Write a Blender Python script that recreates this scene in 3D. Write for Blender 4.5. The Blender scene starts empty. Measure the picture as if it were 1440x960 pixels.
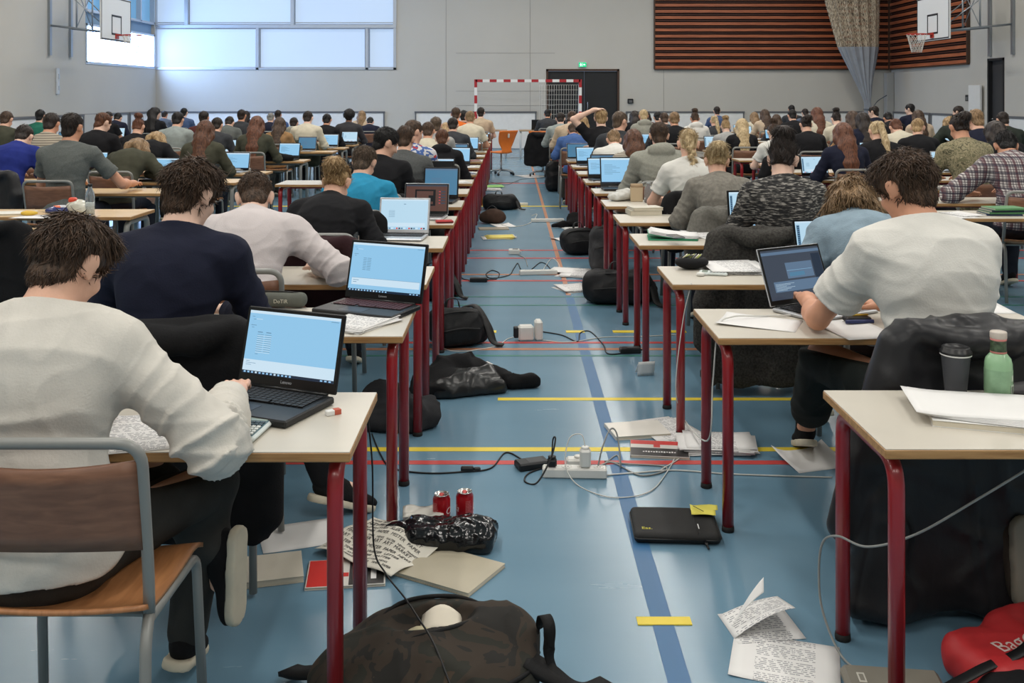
import bpy, math, random
import numpy as np
from mathutils import Matrix, Vector
rnd = random.Random(7)
RS = np.random.RandomState(5)
scene = bpy.context.scene
COL = scene.collection
PI = math.pi
V = lambda *a: np.array(a, dtype=float)
# ------------------------------------------------------------------ camera geometry (used to measure the place from the photo)
FPX, HC, YH = 1400.0, 1.6, 135.0
def on_plane(x, y, z=0.0):
    """the point of the horizontal plane at height z seen at photo pixel x, y"""
    Y = (HC - z) * FPX / (y - YH)
    return V((x - 720) * Y / FPX, Y, z)
def at_depth(x, y, Y):
    return V((x - 720) * Y / FPX, Y, HC - (y - YH) * Y / FPX)
cam_d = bpy.data.cameras.new('camera'); cam = bpy.data.objects.new('camera', cam_d); COL.objects.link(cam)
cam.location = (0, 0, HC); cam.rotation_euler = (PI / 2, 0, 0)
cam_d.sensor_width = 36; cam_d.lens = 35.0
cam_d.shift_y = -(480 - YH) / 1440.0
cam_d.clip_start = .05; cam_d.clip_end = 200
scene.camera = cam
# ------------------------------------------------------------------ materials
def lin(c):
    return tuple((v / 12.92 if v <= .04045 else ((v + .055) / 1.055) ** 2.4) for v in c)
def rgb(*c):
    return lin([v / 255.0 for v in c])
MATS = {}
class NT:
    def __init__(s, name):
        s.m = bpy.data.materials.new(name); s.m.use_nodes = True
        s.t = s.m.node_tree; s.n = s.t.nodes; s.l = s.t.links
        s.b = s.n['Principled BSDF']; s.out = s.n['Material Output']
    def new(s, kind, **kw):
        n = s.n.new(kind)
        for k, v in kw.items():
            if k in n.inputs: n.inputs[k].default_value = v
            else: setattr(n, k, v)
        return n
    def link(s, a, b): s.l.new(a, b)
    def coords(s, scale=(1, 1, 1), rot=(0, 0, 0), kind='Object'):
        tc = s.new('ShaderNodeTexCoord'); mp = s.new('ShaderNodeMapping')
        mp.inputs['Scale'].default_value = scale; mp.inputs['Rotation'].default_value = rot
        s.link(tc.outputs[kind], mp.inputs['Vector']); return mp.outputs['Vector']
    def ramp(s, fac, stops, interp='LINEAR'):
        r = s.new('ShaderNodeValToRGB'); r.color_ramp.interpolation = interp
        e = r.color_ramp.elements
        while len(e) > 1: e.remove(e[-1])
        e[0].position = stops[0][0]; e[0].color = (*stops[0][1], 1)
        for p, c in stops[1:]:
            q = e.new(p); q.color = (*c, 1)
        s.link(fac, r.inputs['Fac']); return r.outputs['Color']
    def mix(s, fac, a, b, mode='MIX'):
        m = s.new('ShaderNodeMix', data_type='RGBA', blend_type=mode)
        for sock, v in ((m.inputs[0], fac), (m.inputs[6], a), (m.inputs[7], b)):
            if isinstance(v, (int, float)): sock.default_value = v
            elif isinstance(v, tuple): sock.default_value = (*v, 1) if len(v) == 3 else v
            else: s.link(v, sock)
        return m.outputs[2]
    def bump(s, h, strength=.3, dist=.002):
        b = s.new('ShaderNodeBump'); b.inputs['Strength'].default_value = strength; b.inputs['Distance'].default_value = dist
        s.link(h, b.inputs['Height']); s.link(b.outputs['Normal'], s.b.inputs['Normal'])
    def color(s, c):
        if isinstance(c, tuple): s.b.inputs['Base Color'].default_value = (*c, 1)
        else: s.link(c, s.b.inputs['Base Color'])
def mat(name, c, rough=.6, metal=0., var=.0, vscale=8., bump=0., bscale=60., spec=.5, stretch=(1, 1, 1), emit=None, estr=1., alpha=None, coat=0., sheen=0., trans=0., ior=1.45):
    """plain procedural material: colour c (sRGB 0-255), noise variation and noise bump"""
    if name in MATS: return MATS[name]
    s = NT(name); base = rgb(*c)
    s.b.inputs['Roughness'].default_value = rough; s.b.inputs['Metallic'].default_value = metal
    s.b.inputs['Specular IOR Level'].default_value = spec
    s.b.inputs['Coat Weight'].default_value = coat
    s.b.inputs['Sheen Weight'].default_value = sheen
    s.b.inputs['Transmission Weight'].default_value = trans; s.b.inputs['IOR'].default_value = ior
    if var:
        n = s.new('ShaderNodeTexNoise', Scale=vscale, Detail=4.0); s.link(s.coords(stretch), n.inputs['Vector'])
        hi = tuple(min(1, v * (1 + var)) for v in base); lo = tuple(v * (1 - var) for v in base)
        s.color(s.ramp(n.outputs['Fac'], [(.3, lo), (.7, hi)]))
    else: s.color(base)
    if bump:
        n2 = s.new('ShaderNodeTexNoise', Scale=bscale, Detail=3.0); s.link(s.coords(stretch), n2.inputs['Vector'])
        s.bump(n2.outputs['Fac'], bump, .004)
    if emit:
        s.b.inputs['Emission Color'].default_value = (*rgb(*emit), 1); s.b.inputs['Emission Strength'].default_value = estr
    if alpha is not None: s.b.inputs['Alpha'].default_value = alpha
    MATS[name] = s.m; return s.m
def fabric(name, c, var=.12, rough=.9, bump=.25, vscale=14., bscale=160., **k):
    return mat(name, c, rough=rough, var=var, vscale=vscale, bump=bump, bscale=bscale, spec=.25, **k)
def hair_mat(name, c1, c2):
    if name in MATS: return MATS[name]
    s = NT(name); s.b.inputs['Roughness'].default_value = .5; s.b.inputs['Specular IOR Level'].default_value = .35
    n = s.new('ShaderNodeTexNoise', Scale=26., Detail=5.0); s.link(s.coords((3, 3, .6)), n.inputs['Vector'])
    s.color(s.ramp(n.outputs['Fac'], [(.32, rgb(*c1)), (.68, rgb(*c2))]))
    s.bump(n.outputs['Fac'], .5, .004)
    MATS[name] = s.m; return s.m
# ------------------------------------------------------------------ meshes
class MB:
    def __init__(s): s.v = []; s.f = []; s.mi = []; s.sm = []; s.n = 0
    def add(s, verts, faces, mi=0, smooth=False, M=None):
        verts = np.asarray(verts, float).reshape(-1, 3)
        if M is not None:
            M = np.asarray(M); verts = verts @ M[:3, :3].T + M[:3, 3]
        s.v.append(verts); b = s.n
        for f in faces: s.f.append(tuple(int(i) + b for i in f))
        k = len(faces); s.mi += [mi] * k if not hasattr(mi, '__len__') else list(mi); s.sm += [smooth] * k; s.n += len(verts); return s
    def box(s, c, size, mi=0, bev=.0, M=None, rot=None, smooth=False):
        """box with chamfered edges; c centre, size full extents, rot a 3x3 about the centre"""
        h = np.array(size, float) / 2; c = np.array(c, float)
        if bev <= 0:
            v = np.array([(x, y, z) for x in (-1, 1) for y in (-1, 1) for z in (-1, 1)]) * h
            f = [(0, 1, 3, 2), (4, 6, 7, 5), (0, 4, 5, 1), (2, 3, 7, 6), (0, 2, 6, 4), (1, 5, 7, 3)]
        else:
            bev = min(bev, .99 * h.min()); v = []; idx = {}
            for x in (-1, 1):
                for y in (-1, 1):
                    for z in (-1, 1):
                        sg = np.array((x, y, z))
                        for a in range(3):
                            p = sg * (h - bev); p[a] = sg[a] * h[a]; idx[(x, y, z, a)] = len(v); v.append(p)
            f = []
            for a in range(3):
                o = [i for i in range(3) if i != a]
                for q in (-1, 1):
                    ring = []
                    for (s1, s2) in ((-1, -1), (1, -1), (1, 1), (-1, 1)):
                        k = [0, 0, 0]; k[a] = q; k[o[0]] = s1; k[o[1]] = s2; ring.append(idx[(*k, a)])
                    flip = (q < 0) ^ (a == 1)
                    f.append(tuple(ring[::-1] if flip else ring))
            for a in range(3):
                o = [i for i in range(3) if i != a]
                for s1 in (-1, 1):
                    for s2 in (-1, 1):
                        k0 = [0, 0, 0]; k1 = [0, 0, 0]
                        k0[o[0]] = k1[o[0]] = s1; k0[o[1]] = k1[o[1]] = s2; k0[a] = -1; k1[a] = 1
                        q = [idx[(*k0, o[0])], idx[(*k1, o[0])], idx[(*k1, o[1])], idx[(*k0, o[1])]]
                        f.append(s._out(v, q))
            for x in (-1, 1):
                for y in (-1, 1):
                    for z in (-1, 1):
                        f.append(s._out(v, [idx[(x, y, z, a)] for a in range(3)]))
            v = np.array(v)
        if rot is not None: v = v @ np.asarray(rot).T
        return s.add(v + c, f, mi, smooth, M)
    @staticmethod
    def _out(v, q):
        p = [np.array(v[i]) for i in q]; n = np.cross(p[1] - p[0], p[2] - p[0])
        return tuple(q) if n @ sum(p) > 0 else tuple(q[::-1])
    def tube(s, path, r, n=10, mi=0, cap=True, M=None, closed=False):
        P = np.array(path, float); m = len(P); r = np.broadcast_to(np.asarray(r, float), (m,))
        T = np.gradient(P, axis=0) if not closed else (np.roll(P, -1, 0) - np.roll(P, 1, 0))
        T /= np.linalg.norm(T, axis=1)[:, None] + 1e-12
        ref = V(0, 0, 1) if abs(T[0][2]) < .9 else V(1, 0, 0)
        N = np.cross(T[0], ref); N /= np.linalg.norm(N); vs = []
        for i in range(m):
            N = N - T[i] * (N @ T[i]); N /= np.linalg.norm(N) + 1e-12; B = np.cross(T[i], N)
            a = np.arange(n) * 2 * PI / n
            vs.append(P[i] + r[i] * (np.cos(a)[:, None] * N + np.sin(a)[:, None] * B))
        f = []
        for i in range(m if closed else m - 1):
            j = (i + 1) % m
            for k in range(n):
                k2 = (k + 1) % n; f.append((i * n + k, i * n + k2, j * n + k2, j * n + k))
        if cap and not closed:
            f.append(tuple(range(n))[::-1]); f.append(tuple((m - 1) * n + k for k in range(n)))
        return s.add(np.vstack(vs), f, mi, True, M)
    def lathe(s, prof, n=24, c=(0, 0, 0), mi=0, M=None, cap=True):
        """prof: (radius, z[, material]) from bottom to top, turned about z"""
        a = np.arange(n) * 2 * PI / n; vs = []; mis = []; f = []
        for p in prof: vs.append(np.stack([p[0] * np.cos(a), p[0] * np.sin(a), np.full(n, p[1])], 1))
        for i in range(len(prof) - 1):
            mm = prof[i][2] if len(prof[i]) > 2 else mi
            for k in range(n):
                k2 = (k + 1) % n; f.append((i * n + k, i * n + k2, (i + 1) * n + k2, (i + 1) * n + k)); mis.append(mm)
        if cap:
            f.append(tuple(range(n))[::-1]); mis.append(prof[0][2] if len(prof[0]) > 2 else mi)
            f.append(tuple((len(prof) - 1) * n + k for k in range(n))); mis.append(prof[-1][2] if len(prof[-1]) > 2 else mi)
        return s.add(np.vstack(vs) + np.array(c, float), f, mis, True, M)
    def sheet(s, fn, nu, nv, t=.001, mi=0, M=None, smooth=True):
        """curved sheet of real thickness: fn(u,v)->xyz arrays for u,v in 0..1"""
        u, v = np.meshgrid(np.linspace(0, 1, nu), np.linspace(0, 1, nv), indexing='ij')
        A = np.stack(np.broadcast_arrays(*fn(u, v)), -1).astype(float)
        du = np.gradient(A, axis=0); dv = np.gradient(A, axis=1); N = np.cross(du, dv)
        N /= np.linalg.norm(N, axis=-1)[..., None] + 1e-12
        B = A - N * t; k = nu * nv; f = []; ix = lambda i, j: i * nv + j
        for i in range(nu - 1):
            for j in range(nv - 1):
                f.append((ix(i, j), ix(i + 1, j), ix(i + 1, j + 1), ix(i, j + 1)))
                f.append((k + ix(i, j), k + ix(i, j + 1), k + ix(i + 1, j + 1), k + ix(i + 1, j)))
        for i in range(nu - 1):
            f.append((ix(i, 0), k + ix(i, 0), k + ix(i + 1, 0), ix(i + 1, 0)))
            f.append((ix(i, nv - 1), ix(i + 1, nv - 1), k + ix(i + 1, nv - 1), k + ix(i, nv - 1)))
        for j in range(nv - 1):
            f.append((ix(0, j), ix(0, j + 1), k + ix(0, j + 1), k + ix(0, j)))
            f.append((ix(nu - 1, j), k + ix(nu - 1, j), k + ix(nu - 1, j + 1), ix(nu - 1, j + 1)))
        return s.add(np.vstack([A.reshape(-1, 3), B.reshape(-1, 3)]), f, mi, smooth, M)
    def text(s, body, size, M, mi=0, ext=.0004, shear=0., align='CENTER'):
        v, f = text_geo(body, size, ext, shear, align); return s.add(v, f, mi, False, M)
    def mesh(s, name):
        me = bpy.data.meshes.new(name)
        v = np.vstack(s.v) if s.v else np.zeros((0, 3))
        me.from_pydata(v.tolist(), [], s.f)
        me.polygons.foreach_set('material_index', s.mi); me.polygons.foreach_set('use_smooth', s.sm)
        me.update(); return me
    def build(s, name, mats, parent=None, loc=None, rotz=0.):
        return obj(name, s.mesh(name), mats, parent, loc, rotz)
def obj(name, me, mats, parent=None, loc=None, rotz=0.):
    o = bpy.data.objects.new(name, me); COL.objects.link(o)
    if not isinstance(mats, (list, tuple)): mats = [mats]
    if len(me.materials) == 0:
        for m in mats: me.materials.append(m)
    else:
        for i, m in enumerate(mats):
            o.material_slots[i].link = 'OBJECT'; o.material_slots[i].material = m
    if parent is not None: o.parent = parent
    if loc is not None: o.location = tuple(float(q) for q in loc)
    if rotz: o.rotation_euler = (0, 0, rotz)
    return o
def empty(name, loc=(0, 0, 0), rotz=0.):
    o = bpy.data.objects.new(name, None); COL.objects.link(o); o.empty_display_size = .1
    o.location = tuple(float(q) for q in loc); o.rotation_euler = (0, 0, rotz); return o
def tag(o, label=None, cat=None, group=None, kind=None):
    if label: o['label'] = label
    if cat: o['category'] = cat
    if group: o['group'] = group
    if kind: o['kind'] = kind
    return o
def dup(o, parent=None):
    c = o.copy(); COL.objects.link(c)
    if parent is not None: c.parent = parent
    for ch in list(o.children): dup(ch, c)
    return c
def dup_thing(root, loc, rotz, label, group=None):
    r = dup(root); r.location = tuple(float(q) for q in loc); r.rotation_euler = (0, 0, rotz); r['label'] = label
    if group: r['group'] = group
    elif 'group' in r: del r['group']
    return r
TXT = {}
def text_geo(body, size, ext, shear, align):
    key = (body, size, ext, shear, align)
    if key in TXT: return TXT[key]
    cu = bpy.data.curves.new('lettering', 'FONT'); cu.body = body; cu.size = size; cu.extrude = ext; cu.shear = shear
    cu.align_x = align; cu.align_y = 'CENTER'; cu.resolution_u = 3
    o = bpy.data.objects.new('lettering', cu); COL.objects.link(o)
    dg = bpy.context.evaluated_depsgraph_get(); me = bpy.data.meshes.new_from_object(o.evaluated_get(dg))
    v = np.array([q.co[:] for q in me.vertices]); f = [tuple(p.vertices) for p in me.polygons]
    bpy.data.objects.remove(o); bpy.data.curves.remove(cu); bpy.data.meshes.remove(me)
    TXT[key] = (v, f); return v, f
def mtx(loc=(0, 0, 0), R=None):
    M = np.eye(4); M[:3, 3] = loc
    if R is not None: M[:3, :3] = R
    return M
def rot(axis, a):
    c, s = math.cos(a), math.sin(a)
    return {'x': np.array([[1, 0, 0], [0, c, -s], [0, s, c]]), 'y': np.array([[c, 0, s], [0, 1, 0], [-s, 0, c]]), 'z': np.array([[c, -s, 0], [s, c, 0], [0, 0, 1]])}[axis]
def fillet(pts, r, n=6):
    """polyline with its corners rounded to radius r"""
    P = [np.array(p, float) for p in pts]; out = [P[0]]
    for i in range(1, len(P) - 1):
        a = P[i - 1] - P[i]; b = P[i + 1] - P[i]; la, lb = np.linalg.norm(a), np.linalg.norm(b)
        q = min(r, la * .49, lb * .49); p0 = P[i] + a / la * q; p2 = P[i] + b / lb * q
        for t in np.linspace(0, 1, n): out.append((1 - t) ** 2 * p0 + 2 * t * (1 - t) * P[i] + t * t * p2)
    out.append(P[-1]); return np.array(out)
def spline(pts, n=10):
    P = np.array(pts, float); P = np.vstack([2 * P[0] - P[1], P, 2 * P[-1] - P[-2]]); out = []
    for i in range(1, len(P) - 2):
        for t in np.linspace(0, 1, n, endpoint=False):
            out.append(.5 * (2 * P[i] + (P[i + 1] - P[i - 1]) * t + (2 * P[i - 1] - 5 * P[i] + 4 * P[i + 1] - P[i + 2]) * t * t + (3 * P[i] - P[i - 1] - 3 * P[i + 1] + P[i + 2]) * t ** 3))
    out.append(P[-2]); return np.array(out)
# ------------------------------------------------------------------ rounded organic surfaces: blended solids -> one continuous skin
def smin(a, b, k):
    if k <= 0: return np.minimum(a, b)
    h = np.maximum(k - np.abs(a - b), 0) / k
    return np.minimum(a, b) - h * h * k * .25
def smax(a, b, k): return -smin(-a, -b, k)
def d_cone(Q, a, b, r1, r2):
    a = np.asarray(a, float); ab = np.asarray(b, float) - a; t = np.clip(((Q - a) @ ab) / (ab @ ab + 1e-12), 0, 1)
    return np.linalg.norm(Q - a - t[:, None] * ab, axis=1) - (r1 + (r2 - r1) * t)
def d_ell(Q, c, r, R=None):
    q = Q - np.asarray(c, float)
    if R is not None: q = q @ R
    r = np.asarray(r, float); k0 = np.linalg.norm(q / r, axis=1); k1 = np.linalg.norm(q / (r * r), axis=1) + 1e-9
    return k0 * (k0 - 1) / k1
def d_box(Q, c, h, rr=.02, R=None):
    q = Q - np.asarray(c, float)
    if R is not None: q = q @ R
    q = np.abs(q) - (np.asarray(h, float) - rr)
    return np.linalg.norm(np.maximum(q, 0), axis=1) + np.minimum(q.max(1), 0) - rr
def waves(Q, f, seed, n=5):
    """smooth folded noise in -1..1"""
    g = np.random.RandomState(seed); out = np.zeros(len(Q)); f = np.asarray(f, float)
    for i in range(n):
        k = g.normal(size=3); k /= np.linalg.norm(k); k2 = g.normal(size=3)
        k2 /= np.linalg.norm(k2); p = g.rand(2) * 6.28; m = .7 + .9 * g.rand()
        out += np.sin((Q * f) @ k * m + p[0] + 1.4 * np.sin((Q * f) @ k2 * .7 + p[1]))
    return out / n
def ridge(Q, f, seed, n=4, sharp=2.4):
    """thin raised creases, 0..1"""
    return np.clip(1 - np.abs(waves(Q, f, seed, n)) * sharp, 0, 1) ** 1.4
def surf(fn, lo, hi, h):
    """surface nets on the zero level of fn inside lo..hi at spacing h -> verts, quads"""
    lo = np.asarray(lo, float); hi = np.asarray(hi, float); s = 4
    nc = np.ceil((hi - lo) / (h * s)).astype(int) + 2
    g = np.stack(np.meshgrid(*[np.arange(k) for k in nc], indexing='ij'), -1).reshape(-1, 3)
    dc = fn(lo + (g * s + 1.5) * h).reshape(nc)
    D = np.repeat(np.repeat(np.repeat(dc, s, 0), s, 1), s, 2)
    ii = np.argwhere(np.abs(D) < 7.5 * h)
    if len(ii): D[tuple(ii.T)] = fn(lo + ii * h)
    D[0], D[-1], D[:, 0], D[:, -1], D[:, :, 0], D[:, :, -1] = 1, 1, 1, 1, 1, 1
    S = D < 0; n = np.array(D.shape) - 1
    cnt = np.zeros(n, np.int8)
    C = [(a, b, c) for a in (0, 1) for b in (0, 1) for c in (0, 1)]
    for a, b, c in C: cnt += S[a:n[0] + a, b:n[1] + b, c:n[2] + c]
    act = (cnt > 0) & (cnt < 8); cell = np.argwhere(act); N = len(cell)
    idx = np.full(n, -1, np.int64); idx[act] = np.arange(N)
    acc = np.zeros((N, 3)); w = np.zeros(N)
    vals = {c: D[tuple((cell + c).T)] for c in C}
    for c in C:
        for ax in range(3):
            if c[ax]: continue
            e = list(c); e[ax] = 1; e = tuple(e); d0, d1 = vals[c], vals[e]; m = (d0 < 0) != (d1 < 0)
            t = d0[m] / (d0[m] - d1[m]); p = np.tile(np.array(c, float), (m.sum(), 1)); p[:, ax] += t
            acc[m] += p; w[m] += 1
    verts = lo + (cell + acc / np.maximum(w, 1)[:, None]) * h
    quads = []
    for ax in range(3):
        sh = [slice(1, n[0]), slice(1, n[1]), slice(1, n[2])]; sh[ax] = slice(0, n[ax])
        a = S[tuple(sh)]; s2 = list(sh); s2[ax] = slice(1, n[ax] + 1); b = S[tuple(s2)]
        o = [q for q in range(3) if q != ax]
        for flip in (False, True):
            e = np.argwhere((a & ~b) if not flip else (~a & b))
            if not len(e): continue
            base = e.copy()
            for q in o: base[:, q] += 1
            def at(d1, d2):
                c = base.copy(); c[:, o[0]] -= d1; c[:, o[1]] -= d2; return idx[tuple(c.T)]
            q = np.stack([at(1, 1), at(0, 1), at(0, 0), at(1, 0)], 1)
            if (ax == 1) != flip: q = q[:, ::-1]
            quads.append(q)
    q = np.vstack(quads) if quads else np.zeros((0, 4), int)
    return verts, q[(q >= 0).all(1)]
def smooth_vq(v, q, it=1, lam=.5):
    for _ in range(it):
        acc = np.zeros_like(v); w = np.zeros(len(v))
        for a, b in ((0, 1), (1, 2), (2, 3), (3, 0)):
            np.add.at(acc, q[:, a], v[q[:, b]]); np.add.at(acc, q[:, b], v[q[:, a]])
            np.add.at(w, q[:, a], 1); np.add.at(w, q[:, b], 1)
        v = v + lam * (acc / np.maximum(w, 1)[:, None] - v)
    return v
def qmesh(name, v, q, mi=None, extra=None):
    """fast mesh from quads (numpy); extra = (verts, faces) appended"""
    me = bpy.data.meshes.new(name); nv = len(v); faces = [q]; 
    if extra is not None:
        ev, ef = extra; v = np.vstack([v, ev])
    loops = q.reshape(-1); starts = np.arange(len(q)) * 4; tot = np.full(len(q), 4)
    if extra is not None:
        for F in ef:
            F = F + nv; k = F.shape[1]; starts = np.concatenate([starts, len(loops) + np.arange(len(F)) * k])
            tot = np.concatenate([tot, np.full(len(F), k)]); loops = np.concatenate([loops, F.reshape(-1)])
    me.vertices.add(len(v)); me.vertices.foreach_set('co', v.astype(np.float32).ravel())
    me.loops.add(len(loops)); me.loops.foreach_set('vertex_index', loops.astype(np.int32))
    me.polygons.add(len(starts)); me.polygons.foreach_set('loop_start', starts.astype(np.int32)); me.polygons.foreach_set('loop_total', tot.astype(np.int32))
    me.polygons.foreach_set('use_smooth', np.ones(len(starts), bool))
    if mi is not None:
        full = np.zeros(len(starts), np.int32); full[:len(mi)] = mi; me.polygons.foreach_set('material_index', full)
    me.update(calc_edges=True); me.validate(); return me
def solid(name, fn, lo, hi, h, mats, parent=None, loc=None, rotz=0., sm=1):
    v, q = surf(fn, lo, hi, h); v = smooth_vq(v, q, sm)
    return obj(name, qmesh(name, v, q), mats, parent, loc, rotz)
# ================================================================== PEOPLE
class Blend:
    """smooth union (and cuts) of rounded solids"""
    def __init__(s): s.p = []; s.lo = np.full(3, 9.); s.hi = np.full(3, -9.)
    def _bb(s, c, R): s.lo = np.minimum(s.lo, c - R); s.hi = np.maximum(s.hi, c + R)
    def cone(s, a, b, r1, r2=None, k=.03):
        a = np.asarray(a, float); b = np.asarray(b, float); r2 = r1 if r2 is None else r2
        s._bb(a, r1); s._bb(b, r2)
        s.p.append((lambda Q: d_cone(Q, a, b, r1, r2), (a + b) / 2, np.linalg.norm(b - a) / 2 + max(r1, r2), k)); return s
    def ell(s, c, r, R=None, k=.03):
        c = np.asarray(c, float); m = max(r); s._bb(c, m)
        s.p.append((lambda Q: d_ell(Q, c, r, R), c, m, k)); return s
    def box(s, c, h, rr=.02, R=None, k=.02):
        c = np.asarray(c, float); m = float(np.linalg.norm(h)); s._bb(c, m)
        s.p.append((lambda Q: d_box(Q, c, h, rr, R), c, m, k)); return s
    def fn(s, fn, c, R, k=.02):
        c = np.asarray(c, float); s._bb(c, R); s.p.append((fn, c, R, k)); return s
    def chain(s, pts, rs, k=.02):
        for i in range(len(pts) - 1): s.cone(pts[i], pts[i + 1], rs[i], rs[i + 1], k)
        return s
    def __call__(s, P):
        d = np.full(len(P), .5)
        for f, c, R, k in s.p:
            q = P - c; m = np.einsum('ij,ij->i', q, q) < (R + .12) ** 2
            if not m.any(): continue
            d[m] = smin(d[m], f(P[m]), k)
        return d
def du(a): return V(0, math.sin(a), math.cos(a))
R_ = math.radians
POSE = dict(lean=16, curl=10, neck=28, pitch=24, yaw=0, roll=0, side=0, sh=.18, bulk=1., headz=1.,
            elL=(-.29, .20, .775), haL=(-.13, .42, .775), elR=(.29, .20, .775), haR=(.13, .42, .775),
            knL=(-.13, .44, .53), anL=(-.12, .46, .10), toL=None, knR=(.13, .44, .53), anR=(.12, .42, .10), toR=None, curlL=.6, curlR=.6, hip=.56)
def skeleton(pose):
    p = dict(POSE); p.update(pose); k = {}
    a0, a1, a2 = R_(p['lean'] * .6), R_(p['lean']), R_(p['lean'] + p['curl'])
    sd = V(p['side'], 0, 0)
    k['hip'] = V(0, 0, p['hip']); k['s1'] = k['hip'] + .17 * du(a0) + sd * .25; k['s2'] = k['s1'] + .19 * du(a1) + sd * .35; k['s3'] = k['s2'] + .19 * du(a2) + sd * .4
    k['a'] = (a0, a1, a2)
    na = R_(p['neck']); k['n3'] = k['s3'] + .07 * du(na)
    k['Rh'] = rot('z', R_(p['yaw'])) @ rot('x', -R_(p['pitch'])) @ rot('y', R_(p['roll']))
    k['hc'] = k['n3'] + k['Rh'] @ V(0, .015, .10); k['na'] = na
    top = k['s2'] + .135 * du(a2) + sd * .3
    for q, sg in (('L', -1), ('R', 1)):
        k['sh' + q] = top + V(sg * p['sh'], .01, -.01)
        for j in ('el', 'ha', 'kn', 'an'): k[j + q] = V(*p[j + q])
        k['to' + q] = V(*p['to' + q]) if p['to' + q] is not None else k['an' + q] + V(0, .17, -.06)
        k['hp' + q] = k['hip'] + V(sg * .095, .03, -.02)
        # keep the arm bones a human length
        up = k['el' + q] - k['sh' + q]; L = np.linalg.norm(up)
        if L > .36: k['el' + q] = k['sh' + q] + up / L * .36
        fo = k['ha' + q] - k['el' + q]; L = np.linalg.norm(fo)
        if L > .29: k['ha' + q] = k['el' + q] + fo / L * .29
        elif L < .22: k['ha' + q] = k['el' + q] + fo / (L + 1e-9) * .24
    k['p'] = p; return k
def rx(a): return rot('x', -a)
def torso(b, k, g, hips=True, bulk=1.):
    a0, a1, a2 = k['a']
    if hips: b.ell(k['hip'] + V(0, -.01, -.0), (.168 * bulk + g, .13 + g, .115 + g), rx(a0), .05)
    b.ell(k['s1'], (.138 * bulk + g, .105 + g, .15), rx(a0), .06)
    b.ell(k['s2'] + .01 * du(a1), (.158 * bulk + g, .115 + g, .17), rx(a1), .06)
    b.ell(k['s2'] + .10 * du(a2) + V(0, -.012, 0), (.158 * bulk + g, .088 + g, .105 + g), rx(a2), .06)
    for q in 'LR':
        b.cone(k['s3'] + .005 * du(a2), k['sh' + q], .05 + g * .6, .046 + g, .05)
def hand(b, k, q, small=1.):
    el, w = k['el' + q], k['ha' + q]; f = (w - el).copy(); f[2] *= .35; f /= np.linalg.norm(f)
    u = V(0, 0, 1); s = np.cross(f, u); s /= np.linalg.norm(s); u = np.cross(s, f); th = -s if q == 'R' else s; c = k['p']['curl' + q]
    b.ell(w + .048 * f, (.040, .054, .017), np.stack([s, f, u], 1), .02)
    b.cone(w - .01 * f, w + .03 * f, .027, .027, .02)
    for o, L in ((-.030, .064), (-.010, .078), (.011, .082), (.031, .070)):
        base = w + .088 * f - th * o
        j1 = base + (f * math.cos(c * .5) + u * (.25 - math.sin(c * .5))) * L * .5
        j2 = j1 + (f * math.cos(c * 1.3) - u * math.sin(c * 1.3)) * L * .5
        b.cone(base, j1, .0098, .0088, .006); b.cone(j1, j2, .0088, .0072, .004)
    t0 = w + .022 * f + th * .028; t1 = w + .058 * f + th * .056 - u * .006; t2 = w + .090 * f + th * .058 - u * .014
    b.cone(t0, t1, .0135, .011, .012); b.cone(t1, t2, .0105, .0085, .005)
def head(b, k):
    Rh, hc = k['Rh'], k['hc']; W = lambda *v: hc + Rh @ V(*v)
    b.ell(W(0, -.012, .03), (.075, .095, .088), Rh, .02)
    b.ell(W(0, .028, -.045), (.058, .062, .072), Rh, .035)
    b.ell(W(0, .058, -.098), (.026, .022, .018), Rh, .03)
    for sg in (-1, 1):
        b.ell(W(sg * .036, .066, -.028), (.022, .018, .018), Rh, .02)        # cheek
        b.ell(W(sg * .030, .076, .024), (.024, .012, .008), Rh, .014)       # brow
        b.ell(W(sg * .030, .072, .004), (.013, .013, .011), Rh, .004)       # eye
        b.ell(W(sg * .080, -.012, .0), (.010, .022, .033), Rh @ rot('y', sg * .25) @ rot('z', sg * -.35), .006)   # ear
        b.ell(W(sg * .078, .004, -.026), (.007, .009, .011), Rh, .006)
    b.cone(W(0, .082, .016), W(0, .103, -.026), .008, .0125, .012)           # nose
    b.ell(W(0, .082, -.058), (.022, .010, .0065), Rh, .008)                   # lips
    b.ell(W(0, .080, -.068), (.018, .009, .006), Rh, .008)
    b.cone(W(0, -.032, -.05), k['s3'] + V(0, .0, .0), .049, .056, .03)
    b.cone(W(0, .0, -.07), k['s3'] + .02 * du(k['na']), .045, .052, .03)
def body_blend(k, fingers=True):
    b = Blend(); p = k['p']; torso(b, k, 0., True, p['bulk']); head(b, k)
    for q in 'LR':
        b.cone(k['sh' + q], k['el' + q], .05, .041, .03); b.cone(k['el' + q], k['ha' + q], .042, .027, .015)
        m = k['el' + q] + (k['ha' + q] - k['el' + q]) * .3; b.ell(m, (.043, .043, .043), None, .03)
        hand(b, k, q)
        b.cone(k['hp' + q], k['kn' + q], .082, .058, .04); b.cone(k['kn' + q], k['an' + q], .056, .037, .02)
        ft = k['to' + q] - k['an' + q]; ft = ft / np.linalg.norm(ft); b.cone(k['an' + q], k['an' + q] + ft * .09, .033, .024, .02)
    return b
def cutplane(d, P, o, n, k=.004): return smax(d, (P - o) @ n, k)
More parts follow.
